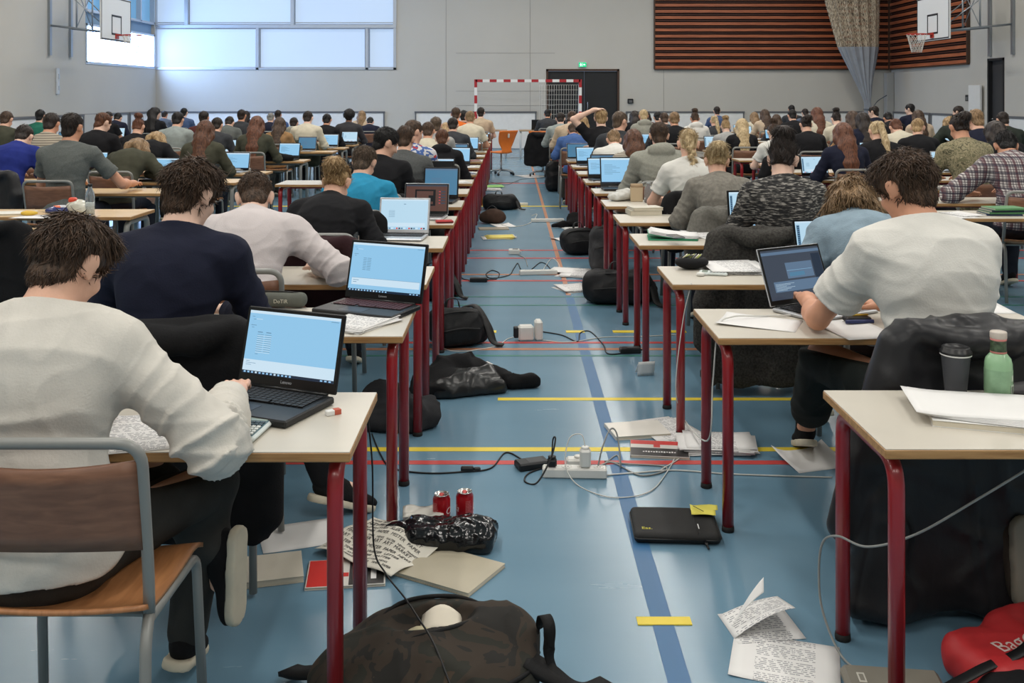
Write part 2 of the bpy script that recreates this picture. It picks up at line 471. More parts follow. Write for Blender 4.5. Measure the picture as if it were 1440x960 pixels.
def top_fn(k, sleeve, loose=.012, wr=.004, hood=False, collar=True, hem=None, seed=1, wf=26., slv=.93):
    b = Blend(); p = k['p']; a0, a1, a2 = k['a']
    torso(b, k, loose + .004, True, p['bulk'])
    nd = du((a2 + k['na']) / 2)
    arm = Blend()
    for q in 'LR':
        S, E, W = k['sh' + q], k['el' + q], k['ha' + q]
        if sleeve == 'short':
            M = S + (E - S) * .66; arm.cone(S, M, .046 + loose * .6, .058 + loose * .8, .03)
        elif sleeve == 'elbow':
            arm.cone(S, E + (E - S) * .0, .056 + loose, .056 + loose, .03)
        elif sleeve == 'none': arm.cone(S, S + (E - S) * .08, .05 + loose, .05 + loose, .03)
        else:
            arm.cone(S, E, .050 + loose * .7, .046 + loose * .9, .03); arm.cone(E, E + (W - E) * slv, .045 + loose * .9, .032 + loose * .7, .02)
            C = E + (W - E) * (slv - .03); arm.cone(C, C + (W - E) * .06, .037 + loose * .5, .036 + loose * .5, .004)
    if hood:
        b.ell(k['s3'] + V(0, -.095, .035), (.122, .058, .07), rx(a2), .012); b.ell(k['s3'] + V(0, -.015, .045), (.098, .082, .034), rx(a2), .008); b.cone(k['s3'] + V(-.09, .02, .03), k['s3'] + V(-.06, -.07, .05), .035, .03, .01); b.cone(k['s3'] + V(.09, .02, .03), k['s3'] + V(.06, -.07, .05), .035, .03, .01)
    hemz = k['hip'][2] - .03 if hem is None else hem
    caps = []
    for q in 'LR':
        S, E, W = k['sh' + q], k['el' + q], k['ha' + q]
        if sleeve == 'short': caps.append((S + (E - S) * .64, (E - S) / np.linalg.norm(E - S)))
    def f(P):
        d = b(P); da = arm(P)
        for o, n in caps:
            m = np.linalg.norm(P - o, axis=1) < .16; da[m] = np.maximum(da[m], ((P[m] - o) @ n))
        if wr:
            near = np.abs(da) < .06
            if near.any():
                for q in 'LR':
                    S, E, W = k['sh' + q], k['el' + q], k['ha' + q]
                    Q = P[near]; ax = (E - S) / np.linalg.norm(E - S); ax2 = (W - E) / np.linalg.norm(W - E)
                    t = np.where(((Q - E) @ (ax + ax2)) < 0, (Q - S) @ ax, np.linalg.norm(E - S) + (Q - E) @ ax2)
                    ph = waves(Q, 14., seed + 3) * 2.4
                    fold = (1.5 * np.clip(1 - np.abs(np.sin(t * 52 + ph * 1.3)) * 1.7, 0, 1) + .6 * np.sin(t * 70 + ph * 1.6)) * (.35 + np.exp(-((t - np.linalg.norm(E - S)) / .13) ** 2))
                    side = (np.sign(Q[:, 0] - k['s2'][0]) == (1 if q == 'R' else -1))
                    da[near] -= np.where(side, fold * wr * 1.0, 0)
        d = smin(d, da, .055)
        if wr:
            near = np.abs(d) < .08; Q = P[near]
            d[near] -= wr * (.8 * waves(Q * V(1, 1, 1.5), wf * .7, seed, 4) + 1.25 * ridge(Q * V(.75, .75, 1.5), wf, seed + 1) + .5 * ridge(Q * V(1, 1, 1.3), wf * 2, seed + 2))
            # horizontal slack folds above the waist and pulls under the arms
            z = (Q - k['s1']) @ du(a0); d[near] -= wr * 1.4 * np.clip(1 - np.abs(np.sin(z * 38 + 2.6 * waves(Q, 8., seed + 5))) * 1.6, 0, 1) * np.exp(-((z + .0) / .13) ** 2)
        nk = np.linalg.norm(P - k['s3'], axis=1) < .15
        if nk.any():
            if collar:
                Q = P[nk] - (k['s3'] + nd * .036); ax = Q @ nd; ra = np.linalg.norm(Q - ax[:, None] * nd, axis=1)
                d[nk] = smin(d[nk], np.hypot(ra - .068, ax * .8) - .010, .012)
            if not hood:
                d[nk] = cutplane(d[nk], P[nk], k['s3'] + nd * (.045), nd)
        d = np.maximum(d, hemz + .006 * np.sin(P[:, 0] * 22) - P[:, 2])
        return d
    lo = np.minimum(b.lo, arm.lo) - .05; hi = np.maximum(b.hi, arm.hi) + .05
    return f, lo, hi
def trouser_fn(k, wr=.004, loose=.012, seed=2, short=0.):
    b = Blend(); p = k['p']; a0 = k['a'][0]
    b.ell(k['hip'] + V(0, -.012, -.005), (.176 * p['bulk'] + .008, .14, .12), rx(a0), .05)
    for q in 'LR':
        b.cone(k['hp' + q], k['kn' + q], .088 + loose * .5, .062 + loose, .04)
        e = k['kn' + q] + (k['an' + q] - k['kn' + q]) * (.93 - short); b.cone(k['kn' + q], e, .06 + loose, .044 + loose, .02)
    def f(P):
        d = b(P); near = np.abs(d) < .06; Q = P[near]
        d[near] -= wr * waves(Q, 20., seed) + wr * 1.3 * ridge(Q, 26., seed + 1)
        return np.maximum(d, (P - k['hip'] - .08 * du(a0)) @ du(a0))
    return f, b.lo - .03, b.hi + .03
HAIRFLOW = {}
def hair_fn(k, style, seed=3):
    Rh, hc = k['Rh'], k['hc']; W = lambda *v: hc + Rh @ V(*v); a2 = k['a'][2]
    b = Blend(); amp, fr = .005, 30.
    vol = {'short': (.082, .102, .093), 'messy': (.0845, .105, .098), 'buzz': (.078, .098, .090), 'curly': (.0865, .107, .102), 'afro': (.115, .13, .125)}.get(style, (.081, .102, .093) if style in ('long', 'fall') else (.077, .099, .092))
    def cap(P):
        q = (P - hc) @ Rh; d = d_ell(q, V(0, -.016, .034), vol)
        if style in ('messy', 'curly', 'afro'):
            d = smin(d, d_ell(q, V(.0, .045, .092), (.064, .056, .034)), .03); d = smin(d, d_ell(q, V(0, -.07, .04), (.066, .045, .06)), .03)
        d = d - amp * waves(q, fr, seed) - amp * (.8 if style in ('messy', 'curly') else .3) * waves(q, fr * 2.4, seed + 2)
        big = .012 if style in ('long', 'pony', 'braid') else 0.
        d = smax(d, -d_ell(q, V(0, .128, -.035), (.080 - big, .088, .112)), .012)
        if style not in ('long',):
            d = smin(d, d_ell(q, V(0, -.052, -.055), (.058, .045, .05)), .03); zb = np.interp(q[:, 1], [-.09, -.05, -.02, .0, .035, .07], [-.058, -.055, -.045, -.025, -.012, .04]) if style in ('bun', 'lowbun', 'pony', 'braid') else np.interp(q[:, 1], [-.09, -.05, -.02, .0, .035, .07], [-.098, -.098, -.075, -.03, -.012, .04]) + np.clip(np.abs(q[:, 0]) - .030, 0, .05) * 1.3 * (q[:, 1] < -.01)
            d = smax(d, zb - q[:, 2], .012)
            for sg in (-1, 1): d = smax(d, -(np.linalg.norm((q - V(sg * .086, -.006, -.006)) / V(1, 1, 1.25), axis=1) - .031), .006)
        return d
    b.fn(cap, hc, .17, .0)
    back = lambda t: k['s3'] * (1 - t) + k['s1'] * t + V(0, -.115 - .02 * t, 0)
    if style == 'long':
        n0 = W(0, -.085, -.02); n1 = k['s3'] + V(0, -.085, .04); n2 = back(.42); n3 = back(.75)
        b.chain([W(0, -.06, .02), n0, n1, n2], [.085, .08, .075, .06], .03)
        for sg in (-1, 1):
            b.chain([W(sg * .06, -.02, .02), W(sg * .072, -.04, -.08), n1 + V(sg * .055, .0, -.03), n2 + V(sg * .05, .0, .0), n3 + V(sg * .035, 0, 0)], [.045, .045, .04, .036, .018], .03)
        for x in (-.03, .0, .035): b.chain([n1 + V(x, -.02, 0), n2 + V(x, -.012, 0), n3 + V(x * 1.3, .0, -.04 + abs(x))], [.04, .036, .014], .02)
    elif style == 'fall':      # loose hair hanging forward over a bowed head
        for sg in (-1, 1):
            b.chain([W(sg * .05, -.03, .03), W(sg * .085, .0, -.06), W(sg * .10, .03, -.17)], [.05, .045, .02], .03)
        b.chain([W(0, -.09, .0), W(.02, -.10, -.08), W(.06, -.08, -.14)], [.05, .045, .025], .03)
        b.chain([W(-.05, -.08, .0), W(-.06, -.09, -.08), W(-.08, -.06, -.16)], [.045, .04, .02], .03)
    elif style == 'bun':
        b.ell(W(.0, -.072, .150), (.060, .055, .046), Rh, .006); b.cone(W(0, -.06, .10), W(0, -.072, .135), .035, .03, .012)
    elif style == 'lowbun':
        b.ell(W(.01, -.132, .055), (.056, .046, .048), Rh, .004); b.ell(W(-.02, -.112, .012), (.03, .03, .03), Rh, .01)
    elif style == 'pony':
        b.chain([W(0, -.105, .05), W(.01, -.15, .03), k['s3'] + V(.03, -.13, .03), back(.35) + V(.04, -.01, 0), back(.6) + V(.05, 0, 0)], [.026, .036, .04, .034, .012], .012)
    elif style == 'braid':
        pts = spline([W(0, -.11, .0), W(.005, -.125, -.05), k['s3'] + V(.015, -.115, .0), back(.3) + V(.02, -.0, 0), back(.55) + V(.02, 0, 0)], 5)
        for i, q in enumerate(pts[:-3]):
            sg = 1 if i % 2 else -1; b.ell(q + V(sg * .012, -.004, 0), (.024, .018, .022), None, .005)
        b.cone(pts[-4], pts[-1] + V(0, 0, -.03), .013, .02, .004)
        b.cone(W(0, -.09, .06), W(0, -.112, .0), .04, .035, .02)
    f = b
    if style in ('long', 'fall', 'pony'):
        def f(P):
            d = b(P); near = np.abs(d) < .05; Q = P[near]
            d[near] -= .0045 * waves(Q * V(2.2, 2.2, .35), 42., seed, 6); return d
    crown = W(0, -.05, .13); target = {'bun': W(0, -.072, .14), 'lowbun': W(.01, -.12, .05), 'pony': W(0, -.11, .05), 'braid': W(0, -.115, .0)}.get(style)
    return f, b.lo - .03, b.hi + .03, crown, target
def tufts(v, q, crown, target, n, L, wid, lift, seed, k, grav=.0):
    """tapered locks of hair laid along the growth direction"""
    g = np.random.RandomState(seed); hc = k['hc']; a = v[q[:, 0]]; nrm = np.cross(v[q[:, 1]] - a, v[q[:, 3]] - a); nrm /= np.linalg.norm(nrm, axis=1)[:, None] + 1e-9
    i = g.randint(0, len(q), n); u = g.rand(n, 2); p = a[i] + (v[q[i, 1]] - a[i]) * u[:, :1] + (v[q[i, 3]] - a[i]) * u[:, 1:]
    N = nrm[i]; loc = (p - hc) @ k['Rh']
    T = (p - crown) if target is None else (target - p); dist = np.linalg.norm(T, axis=1)
    if target is not None: far_ = np.linalg.norm(p - hc, axis=1) > .145; T[far_] = V(0, .02, -.2); dist[far_] = .08
    T = T + g.normal(size=(n, 3)) * (.035 if target is None else .016)
    if target is None: T[:, 2] -= .02
    T -= N * (T * N).sum(1)[:, None]; T /= np.linalg.norm(T, axis=1)[:, None] + 1e-9
    B = np.cross(N, T); Ln = L * (.5 + g.rand(n)); low = np.clip((loc[:, 2] + .10) / .09, .45, 1) if target is None and L < .06 else 1.; Ln = Ln * low; lift = lift * low
    if target is not None: Ln = np.minimum(Ln, dist * .85 + .004)
    ear = np.min([np.linalg.norm(loc - V(sg * .085, -.0, .015), axis=1) for sg in (-1, 1)], axis=0); Ln = np.where((ear < .05) & (L < .06), Ln * .12, Ln); lift = np.where(ear < .06, lift * .2, lift)
    w = wid * (.6 + .8 * g.rand(n)); sw = g.normal(size=n) * .25; rings = []
    li = lift * (.3 + 1.4 * g.rand(n))
    for s_, ww in ((0, .8), (.4, 1.), (.75, .6)):
        c = p + T * (Ln * s_)[:, None] + N * (li * s_ * (1.3 - s_) - .002)[:, None] + B * (sw * Ln * s_ * s_)[:, None]; c[:, 2] -= grav * s_ * s_
        rings.append(np.stack([c + B * (w * ww)[:, None], c + N * (w * ww * .5)[:, None], c - B * (w * ww)[:, None]], 1))
    tip = p + T * Ln[:, None] + N * (li * .3)[:, None] + B * (sw * Ln)[:, None]; tip[:, 2] -= grav
    Vv = np.concatenate([np.concatenate(rings, 1), tip[:, None]], 1).reshape(-1, 3); o = np.arange(n)[:, None] * 10
    quads = []; tris = []
    for r in (0, 3):
        for e in range(3): quads.append(o + np.array([r + e, r + (e + 1) % 3, r + 3 + (e + 1) % 3, r + 3 + e]))
    for e in range(3): tris.append(o + np.array([6 + e, 6 + (e + 1) % 3, 9]))
    return Vv, [np.vstack(quads), np.vstack(tris)]
def shoe_geo(k, q, name, h=.008):
    an, to = k['an' + q], k['to' + q]; f = to - an; up0 = k['kn' + q] - an; f = f / np.linalg.norm(f)
    s = np.cross(f, up0); s /= np.linalg.norm(s); u = np.cross(s, f); 
    # foot axis runs heel -> toe under the ankle
    toe = an + f * .19; heel = an - f * .06
    b = Blend(); b.ell(an + f * .02 - u * .012, (.042, .085, .048), np.stack([s, f, u], 1), .03); b.ell(an + f * .115 - u * .034, (.045, .088, .030), np.stack([s, f, u], 1), .03)
    b.cone(an - u * .0, an + u * .03, .042, .042, .01)
    o = an - u * .048
    up = lambda P: smax(b(P), -((P - o) @ u), .004)
    fl = lambda p: p - ((p - o) @ u) * u
    h0, h1, t0, t1 = fl(an - f * .03), fl(an + f * .03), fl(an + f * .06), fl(an + f * .155)
    def sole(P):
        hgt = (P - o) @ u; Q = P - hgt[:, None] * u
        d = smin(d_cone(Q, h0, h1, .042, .040), d_cone(Q, t0, t1, .041, .045), .03)
        return smax(d, np.abs(hgt + .008) - .014, .006)
    lo = np.minimum(np.minimum(an, toe), heel) - .13; hi = np.maximum(np.maximum(an, toe), heel) + .13
    return qmesh(name, *surf(up, lo, hi, h)), qmesh('sole', *surf(sole, lo, hi, h))
GEO = {}
def head_top(k, hair='short'):
    """height of the top of the hair above the floor (unscaled) and how far forward it lies"""
    g = np.random.RandomState(0).normal(size=(400, 3)); g /= np.linalg.norm(g, axis=1)[:, None]
    P = k['hc'] + (V(0, -.012, .034) + g * V(.083, .105, .098)) @ k['Rh'].T
    if hair == 'bun': P = np.vstack([P, k['hc'] + (V(0, -.072, .150) + g * .05) @ k['Rh'].T])
    i = P[:, 2].argmax(); return P[i, 2] + .006, k['hc'][1]
def make_geo(key, pose, h=.011, hair='short', sleeve='long', nt=0, tl=.03, tw=.003, tlift=.008, top=None, hero=False, legs=True, tgrav=0., trw=.004, trl=.012, trshort=0., seed=1):
    g = {}; bk = ('b', repr(pose), h)
    if bk not in GEO:
        k = skeleton(pose); b = body_blend(k); v, q = surf(b, b.lo - .02, b.hi + .02, h); v = smooth_vq(v, q, 1, .4)
        c = v[q].mean(1); L = (c - k['hc']) @ k['Rh']; mi = np.zeros(len(q), np.int32)
        for sg in (-1, 1): mi[np.linalg.norm((L - V(sg * .030, .083, .004)) / V(1.25, 1, .8), axis=1) < .0095] = 1
        mi[np.linalg.norm((L - V(0, .090, -.062)) / V(2., 1, 1), axis=1) < .0125] = 2
        GEO[bk] = (qmesh('person', v, q, mi), k)
    g['body'], k = GEO[bk]; g['k'] = k
    tk = ('t', repr(pose), h, sleeve, repr(top), seed)
    if tk not in GEO:
        f, lo, hi = top_fn(k, sleeve, seed=seed, **(top or {})); v, q = surf(f, lo, hi, h); GEO[tk] = qmesh('top', smooth_vq(v, q, 1, .4), q)
    g['top'] = GEO[tk]
    if legs:
        lk = ('l', repr(pose), h, trw, trshort)
        if lk not in GEO:
            f, lo, hi = trouser_fn(k, trw, trl, short=trshort); v, q = surf(f, lo, hi, max(h, .009)); GEO[lk] = qmesh('trousers', smooth_vq(v, q, 1, .4), q)
        g['trousers'] = GEO[lk]
        sk = ('s', repr(pose), h)
        if sk not in GEO: GEO[sk] = [shoe_geo(k, q, 'shoe', .007 if hero else .012) for q in 'LR']
        g['shoes'] = GEO[sk]
    hk = ('h', repr(pose), h, hair, nt, tl, seed)
    if hk not in GEO:
        f, lo, hi, crown, target = hair_fn(k, hair, seed + 2); v, q = surf(f, lo, hi, min(h, .008)); v = smooth_vq(v, q, 1, .4); ex = None
        if nt: ex = tufts(v, q, crown, target, nt, tl, tw, tlift, seed, k, tgrav)
        GEO[hk] = qmesh('hair', v, q, None, ex)
    g['hair'] = GEO[hk]
    return g
def place_person(g, loc, rotz, scale, mats, label, group=None, topname='sweater'):
    """mats: skin, hair, top, trousers, shoe, sole"""
    o = obj('person', g['body'], [mats['skin'], EYE, LIP], None, loc, rotz); o.scale = (scale,) * 3
    tag(o, label, 'person', group)
    obj('hair', g['hair'], mats['hair'], o); obj(topname, g['top'], mats['top'], o)
    if 'trousers' in g: obj('trousers', g['trousers'], mats['trousers'], o)
    for sm, so in g.get('shoes', []):
        s = obj('shoe', sm, mats.get('shoe', SHOE), o); obj('sole', so, mats.get('sole', SOLE), s)
    return o
EYE = mat('eye', (40, 30, 26), .2); LIP = mat('lip', (176, 108, 98), .5)
def skin(name, c): return mat('skin_' + name, c, .5, var=.07, vscale=18, bump=.05, bscale=220, spec=.35)
SKIN = skin('fair', (222, 176, 152)); SKIN2 = skin('warm', (206, 152, 124)); SKIN3 = skin('pale', (228, 190, 170)); SKIN4 = skin('brown', (120, 82, 62))
HAIR = {n: hair_mat('hair_' + n, a, b) for n, a, b in (
    ('brown', (46, 34, 26), (92, 70, 54)), ('dark', (22, 17, 15), (52, 40, 34)), ('black', (12, 11, 12), (34, 30, 30)), ('chestnut', (58, 34, 22), (108, 68, 46)),
    ('blond', (122, 94, 62), (196, 166, 122)), ('lightblond', (150, 124, 86), (218, 196, 156)), ('sand', (104, 82, 58), (160, 130, 96)), ('red', (70, 42, 30), (122, 76, 54)),
    ('ash', (62, 50, 40), (106, 88, 72)), ('grey', (110, 108, 104), (150, 148, 144)))}
SHOE = fabric('black_shoe_cloth', (24, 24, 26)); SOLE = mat('cream_rubber', (206, 198, 178), .7, var=.1)
JEANS = fabric('dark_jeans', (38, 42, 52)); BLACKTR = fabric('black_trousers', (26, 27, 30)); GREYTR = fabric('charcoal_trousers', (58, 58, 56))
# ================================================================== THE HALL
XL, XR, YB, YF, ZC = -10.8, 11.5, 30.2, -9.0, 7.2
def structure(name, mb, mats, label=None):
    o = mb.build(name, mats); return tag(o, label, None, None, 'structure')
def floor_mat():
    s = NT('blue_sports_floor'); s.b.inputs['Roughness'].default_value = .34; s.b.inputs['Specular IOR Level'].default_value = .5
    n = s.new('ShaderNodeTexNoise', Scale=1.1, Detail=5.0); s.link(s.coords((.5, 2.2, 1)), n.inputs['Vector'])
    c = s.ramp(n.outputs['Fac'], [(.25, rgb(99, 133, 154)), (.75, rgb(107, 141, 162))])
    sc = s.new('ShaderNodeTexNoise', Scale=3., Detail=6.0, Roughness=.6); s.link(s.coords((.4, 1.6, 1)), sc.inputs['Vector'])
    c = s.mix(s.ramp(sc.outputs['Fac'], [(.58, (0, 0, 0)), (.80, (.14, .14, .14))]), c, rgb(122, 152, 168)); s.color(c)
    r = s.new('ShaderNodeMapRange'); r.inputs['To Min'].default_value = .22; r.inputs['To Max'].default_value = .30
    s.link(sc.outputs['Fac'], r.inputs['Value']); s.link(r.outputs['Result'], s.b.inputs['Roughness'])
    n3 = s.new('ShaderNodeTexNoise', Scale=160.); s.link(s.coords(), n3.inputs['Vector']); s.bump(n3.outputs['Fac'], .05, .001)
    return s.m
WALLM = mat('grey_wall_panel', (196, 193, 186), .75, var=.03, vscale=.6, bump=.03, bscale=30)
WHITE = mat('white_paint', (226, 226, 224), .55, var=.02)
structure('floor', MB().box((.35, 10.6, -.05), (XR - XL + .6, YB - YF + .6, .1)), floor_mat())
structure('ceiling', MB().box((.35, 10.6, ZC + .1), (XR - XL + .6, YB - YF + .6, .2)), mat('ceiling_white', (206, 203, 196), .8))
def wall_grid(name, plane, pos, u0, u1, z1, holes, th=.25):
    """wall with rectangular openings; plane 'y' (u is x) or 'x' (u is y)"""
    us = sorted({u0, u1, *[h[0] for h in holes], *[h[1] for h in holes]}); zs = sorted({0., z1, *[h[2] for h in holes], *[h[3] for h in holes]})
    m = MB()
    for a, b in zip(us[:-1], us[1:]):
        for c, d in zip(zs[:-1], zs[1:]):
            if any(h[0] <= a and b <= h[1] and h[2] <= c and d <= h[3] for h in holes): continue
            cu, cz = (a + b) / 2, (c + d) / 2
            if plane == 'y': m.box((cu, pos, cz), (b - a, th, d - c))
            else: m.box((pos, cu, cz), (th, b - a, d - c))
    return structure(name, m, WALLM)
DX0, DX1 = (768 - 720) * YB / FPX, (871 - 720) * YB / FPX
WB0, WB1 = (216 - 720) * YB / FPX, (557 - 720) * YB / FPX
wall_grid('wall_back', 'y', YB + .125, XL - .25, XR + .25, ZC, [(DX0, DX1, 0, 2.42), (WB0, WB1, 2.4, 6.2)])
LW0 = 25.2
wall_grid('wall_left', 'x', XL - .125, YF, YB, ZC, [(LW0, YB - .12, 2.42, 6.2)])
wall_grid('wall_right', 'x', XR + .125, YF, YB, ZC, [(23.25, 24.05, 0, 2.5)])
structure('wall_front', MB().box((.35, YF - .125, ZC / 2), (XR - XL + .5, .25, ZC)), WALLM)
# wall panel joints
SEAM = mat('panel_joint', (150, 148, 144), .8)
m = MB()
for x in (-2.0, .55, 4.6): m.box((x, YB - .002, 3.4), (.012, .006, 7.))
for z in (1.75, 1.31, 2.9): m.box((-.2, YB - .002, z), (3.0, .006, .012))
structure('trim_1', m, SEAM)
m = MB()
for z in (1.14,): m.box((XL + .003, 15, z), (.006, 30, .02))
structure('trim_2', m, SEAM)
# ---- windows with drawn blinds
def blind_mat(name, c, e, st):
    s = NT(name); s.b.inputs['Roughness'].default_value = .9
    s.color(rgb(*c)); n = s.new('ShaderNodeTexNoise', Scale=.35, Detail=2.0); s.link(s.coords((.7, 1, 1)), n.inputs['Vector'])
    lo = tuple(q * .93 for q in rgb(*e)); s.link(s.ramp(n.outputs['Fac'], [(.35, lo), (.65, rgb(*e))]), s.b.inputs['Emission Color'])
    s.b.inputs['Emission Strength'].default_value = st; return s.m
BLIND = blind_mat('backlit_blind', (150, 160, 172), (192, 216, 246), .72)
BLINDHOT = blind_mat('sunlit_blind', (230, 230, 228), (160, 198, 255), 24.0)
ALU = mat('window_aluminium', (190, 197, 206), .35, metal=.3)
SKYGL = mat('blue_window_glass', (60, 104, 138), .12, emit=(104, 156, 196), estr=.75)
w = empty('window_1'); tag(w, None, None, None, 'structure')
zb, zt0, zt1, zu = 2.4, 3.66, 3.76, 6.2
fr = MB()
xs_low = [WB0] + [(q - 720) * YB / FPX for q in (362, 516)] + [WB1]
xs_up = [WB0] + [(q - 720) * YB / FPX for q in (262, 411)] + [WB1]
fr.box(((WB0 + WB1) / 2, YB + .04, zb + .03), (WB1 - WB0, .14, .06)).box(((WB0 + WB1) / 2, YB + .02, 3.71), (WB1 - WB0, .16, .09)).box(((WB0 + WB1) / 2, YB + .04, 6.17), (WB1 - WB0, .14, .06))
for x in xs_low: fr.box((x + (.04 if x == WB0 else -.04 if x == WB1 else 0), YB + .04, 3.05), (.08, .14, 1.3))
for x in xs_up: fr.box((x + (.04 if x == WB0 else -.04 if x == WB1 else 0), YB + .04, 4.95), (.10, .14, 2.46))
fr.build('window_frame', ALU, w)
for xs, z0, z1 in ((xs_low, zb, zt0), (xs_up, zt1, zu)):
    for a, b in zip(xs[:-1], xs[1:]):
        bl = MB().box(((a + b) / 2, YB + .10, (z0 + z1) / 2), (b - a - .16, .012, z1 - z0 - .05))
        o = bl.build('roller_blind', BLIND, w)
        MB().box(((a + b) / 2, YB + .092, z0 + .07), (b - a - .16, .025, .035), bev=.008).build('blind_bar', ALU, o)
w = empty('window_2'); tag(w, None, None, None, 'structure')
fr = MB(); L0, L1 = LW0, YB - .12; ym = (L0 + L1) / 2
for z, t in ((2.45, .07), (3.42, .06), (3.78, .07), (6.17, .06)): fr.box((XL - .05, ym, z), (.14, L1 - L0, t))
for y in (L0 + .04, L0 + 1.25, L0 + 2.5, L0 + 3.75, L1 - .04): fr.box((XL - .05, y, 5.0), (.14, .09, 2.45))
for y in (L0 + .04, L1 - .04): fr.box((XL - .05, y, 2.95), (.14, .09, 1.0))
fr.build('window_frame', ALU, w)
MB().box((XL - .12, ym, 2.94), (.012, L1 - L0 - .1, .92)).build('roller_blind', BLINDHOT, w)
MB().box((XL - .10, ym, 3.6), (.03, L1 - L0 - .1, .33)).build('transom_panel', mat('blue_grey_panel', (120, 148, 172), .5), w)
MB().box((XL - .12, ym, 5.0), (.012, L1 - L0 - .1, 2.38)).build('pane', SKYGL, w)
# ---- doors
DK = mat('dark_door_board', (30, 31, 34), .5, var=.1); DKF = mat('dark_wood_jamb', (74, 52, 40), .5)
d = empty('door_1'); tag(d, None, None, None, 'structure')
MB().box((DX0 + .03, YB + .08, 1.21), (.06, .2, 2.42)).box((DX1 - .03, YB + .08, 1.21), (.06, .2, 2.42)).box(((DX0 + DX1) / 2, YB + .08, 2.39), (DX1 - DX0, .2, .06)).build('door_frame', DKF, d)
dm = (DX0 + DX1) / 2 + .05
for a, b in ((DX0 + .06, dm - .004), (dm + .004, DX1 - .06)):
    MB().box(((a + b) / 2, YB + .09, 1.18), (b - a, .06, 2.34), bev=.004).build('door_leaf', DK, d)
MB().tube(fillet([(dm + .1, YB + .06, 1.08), (dm + .1, YB + .01, 1.08), (dm + .1, YB + .01, 1.42), (dm + .1, YB + .06, 1.42)], .02), .012, 8).build('door_handle', mat('steel', (190, 190, 190), .25, metal=1.), d)
d = empty('door_2'); tag(d, None, None, None, 'structure')
MB().box((XR + .08, 23.28, 1.25), (.2, .06, 2.5)).box((XR + .08, 24.02, 1.25), (.2, .06, 2.5)).box((XR + .08, 23.65, 2.47), (.2, .8, .06)).build('door_frame', DK, d)
MB().box((XR + .1, 23.65, 1.22), (.05, .7, 2.44), bev=.004).build('door_leaf', mat('charcoal_door', (58, 58, 60), .5), d)
MB().tube(fillet([(XR + .07, 23.95, 1.05), (XR + .02, 23.95, 1.05), (XR + .02, 23.82, 1.05)], .02), .011, 8).build('door_handle', mat('steel', (190, 190, 190), .25, metal=1.), d)
# ---- white padding recesses along the foot of the walls
PADW = mat('white_wall_padding', (232, 232, 230), .6, var=.03); PADF = mat('grey_edge_shadow_line', (108, 110, 114), .6)  # grey top strips paint the recess shadow line; side strips edge the pads
segs_b = [(-10.7, -6.2), (-6.1, -3.9), (-2.9, .7), (3.5, 7.0), (7.4, 10.6)]
for i, (a, b) in enumerate(segs_b):
    t = MB().box(((a + b) / 2, YB - .01, .55), (b - a, .03, 1.06), mi=0).box(((a + b) / 2, YB - .02, 1.115), (b - a + .1, .06, .05), mi=1).box((a - .02, YB - .02, .55), (.04, .06, 1.1), mi=1).box((b + .02, YB - .02, .55), (.04, .06, 1.1), mi=1)
    structure('trim_%d' % (3 + i), t, [PADW, PADF])
for i, (sx, a, b) in enumerate([(XL, 14., 25.0), (XL, 25.9, 27.9), (XL, 28.1, 30.0), (XR, 14., 23.0), (XR, 25.2, 27.2), (XR, 27.4, 29.9)]):
    q = 1 if sx < 0 else -1
    t = MB().box((sx + q * .01, (a + b) / 2, .55), (.03, b - a, 1.06)).box((sx + q * .02, (a + b) / 2, 1.115), (.06, b - a + .1, .05), mi=1).box((sx + q * .02, a - .02, .55), (.06, .04, 1.1), mi=1).box((sx + q * .02, b + .02, .55), (.06, .04, 1.1), mi=1)
    structure('trim_%d' % (8 + i), t, [PADW, PADF])
structure('trim_14', MB().box((XR - .12, YB - .14, 1.15), (.22, .24, 2.3), bev=.01), mat('pillar_grey', (176, 176, 174), .6))
# ---- slatted wood panels (back wall and round the corner)
def slat_mat():
    s = NT('red_stained_slats'); s.b.inputs['Roughness'].default_value = .45
    n = s.new('ShaderNodeTexNoise', Scale=3.0, Detail=5.0); s.link(s.coords((.6, .6, 14)), n.inputs['Vector'])
    s.color(s.ramp(n.outputs['Fac'], [(.3, rgb(140, 74, 46)), (.7, rgb(190, 110, 72))])); return s.m
SLAT = slat_mat(); SLATBK = mat('black_slat_backing', (20, 16, 16), .9); SLATDK = mat('dark_slat', (76, 40, 30), .5, var=.2)
def slat_panel(name, plane, u0, u1, z0, z1, wall, label):
    r = empty(name, (0, 0, 0)); um = (u0 + u1) / 2; q = -1
    def bx(mb, zc, h, d0, d1):
        dc, dd = (d0 + d1) / 2, d1 - d0
        if plane == 'y': mb.box((um, wall - dc, zc), (u1 - u0, dd, h))
        else: mb.box((wall - dc, um, zc), (dd, u1 - u0, h))
    m = MB(); bx(m, (z0 + z1) / 2, z1 - z0, 0, .03); m.build('backing', SLATBK, r)
    m = MB(); m2 = MB(); z = z0 + .055
    while z < z1:
        bx(m, z, .085, .03, .085); bx(m2, z + .095, .028, .03, .06); z += .1875
    m.build('slats', SLAT, r); m2.build('thin_slats', SLATDK, r)
    m = MB(); bx(m, z0 - .012, .03, 0, .09)
    for u in (u0, u1):
        if plane == 'y': m.box((u, wall - .045, (z0 + z1) / 2), (.04, .09, z1 - z0))
        else: m.box((wall - .045, u, (z0 + z1) / 2), (.09, .04, z1 - z0))
    m.build('edge_frame', DKF, r); tag(r, label, 'wall panel'); return r
slat_panel('slatted_wood_panel', 'y', (920 - 720) * YB / FPX, XR - .1, 2.42, 5.6, YB, 'wide red-brown horizontal slat panel on the back wall, above the right-hand desks')
slat_panel('slatted_wood_panel', 'x', 25.0, YB - .1, 2.42, 5.6, XR, 'red-brown slat panel on the side wall, behind the right basketball hoop')
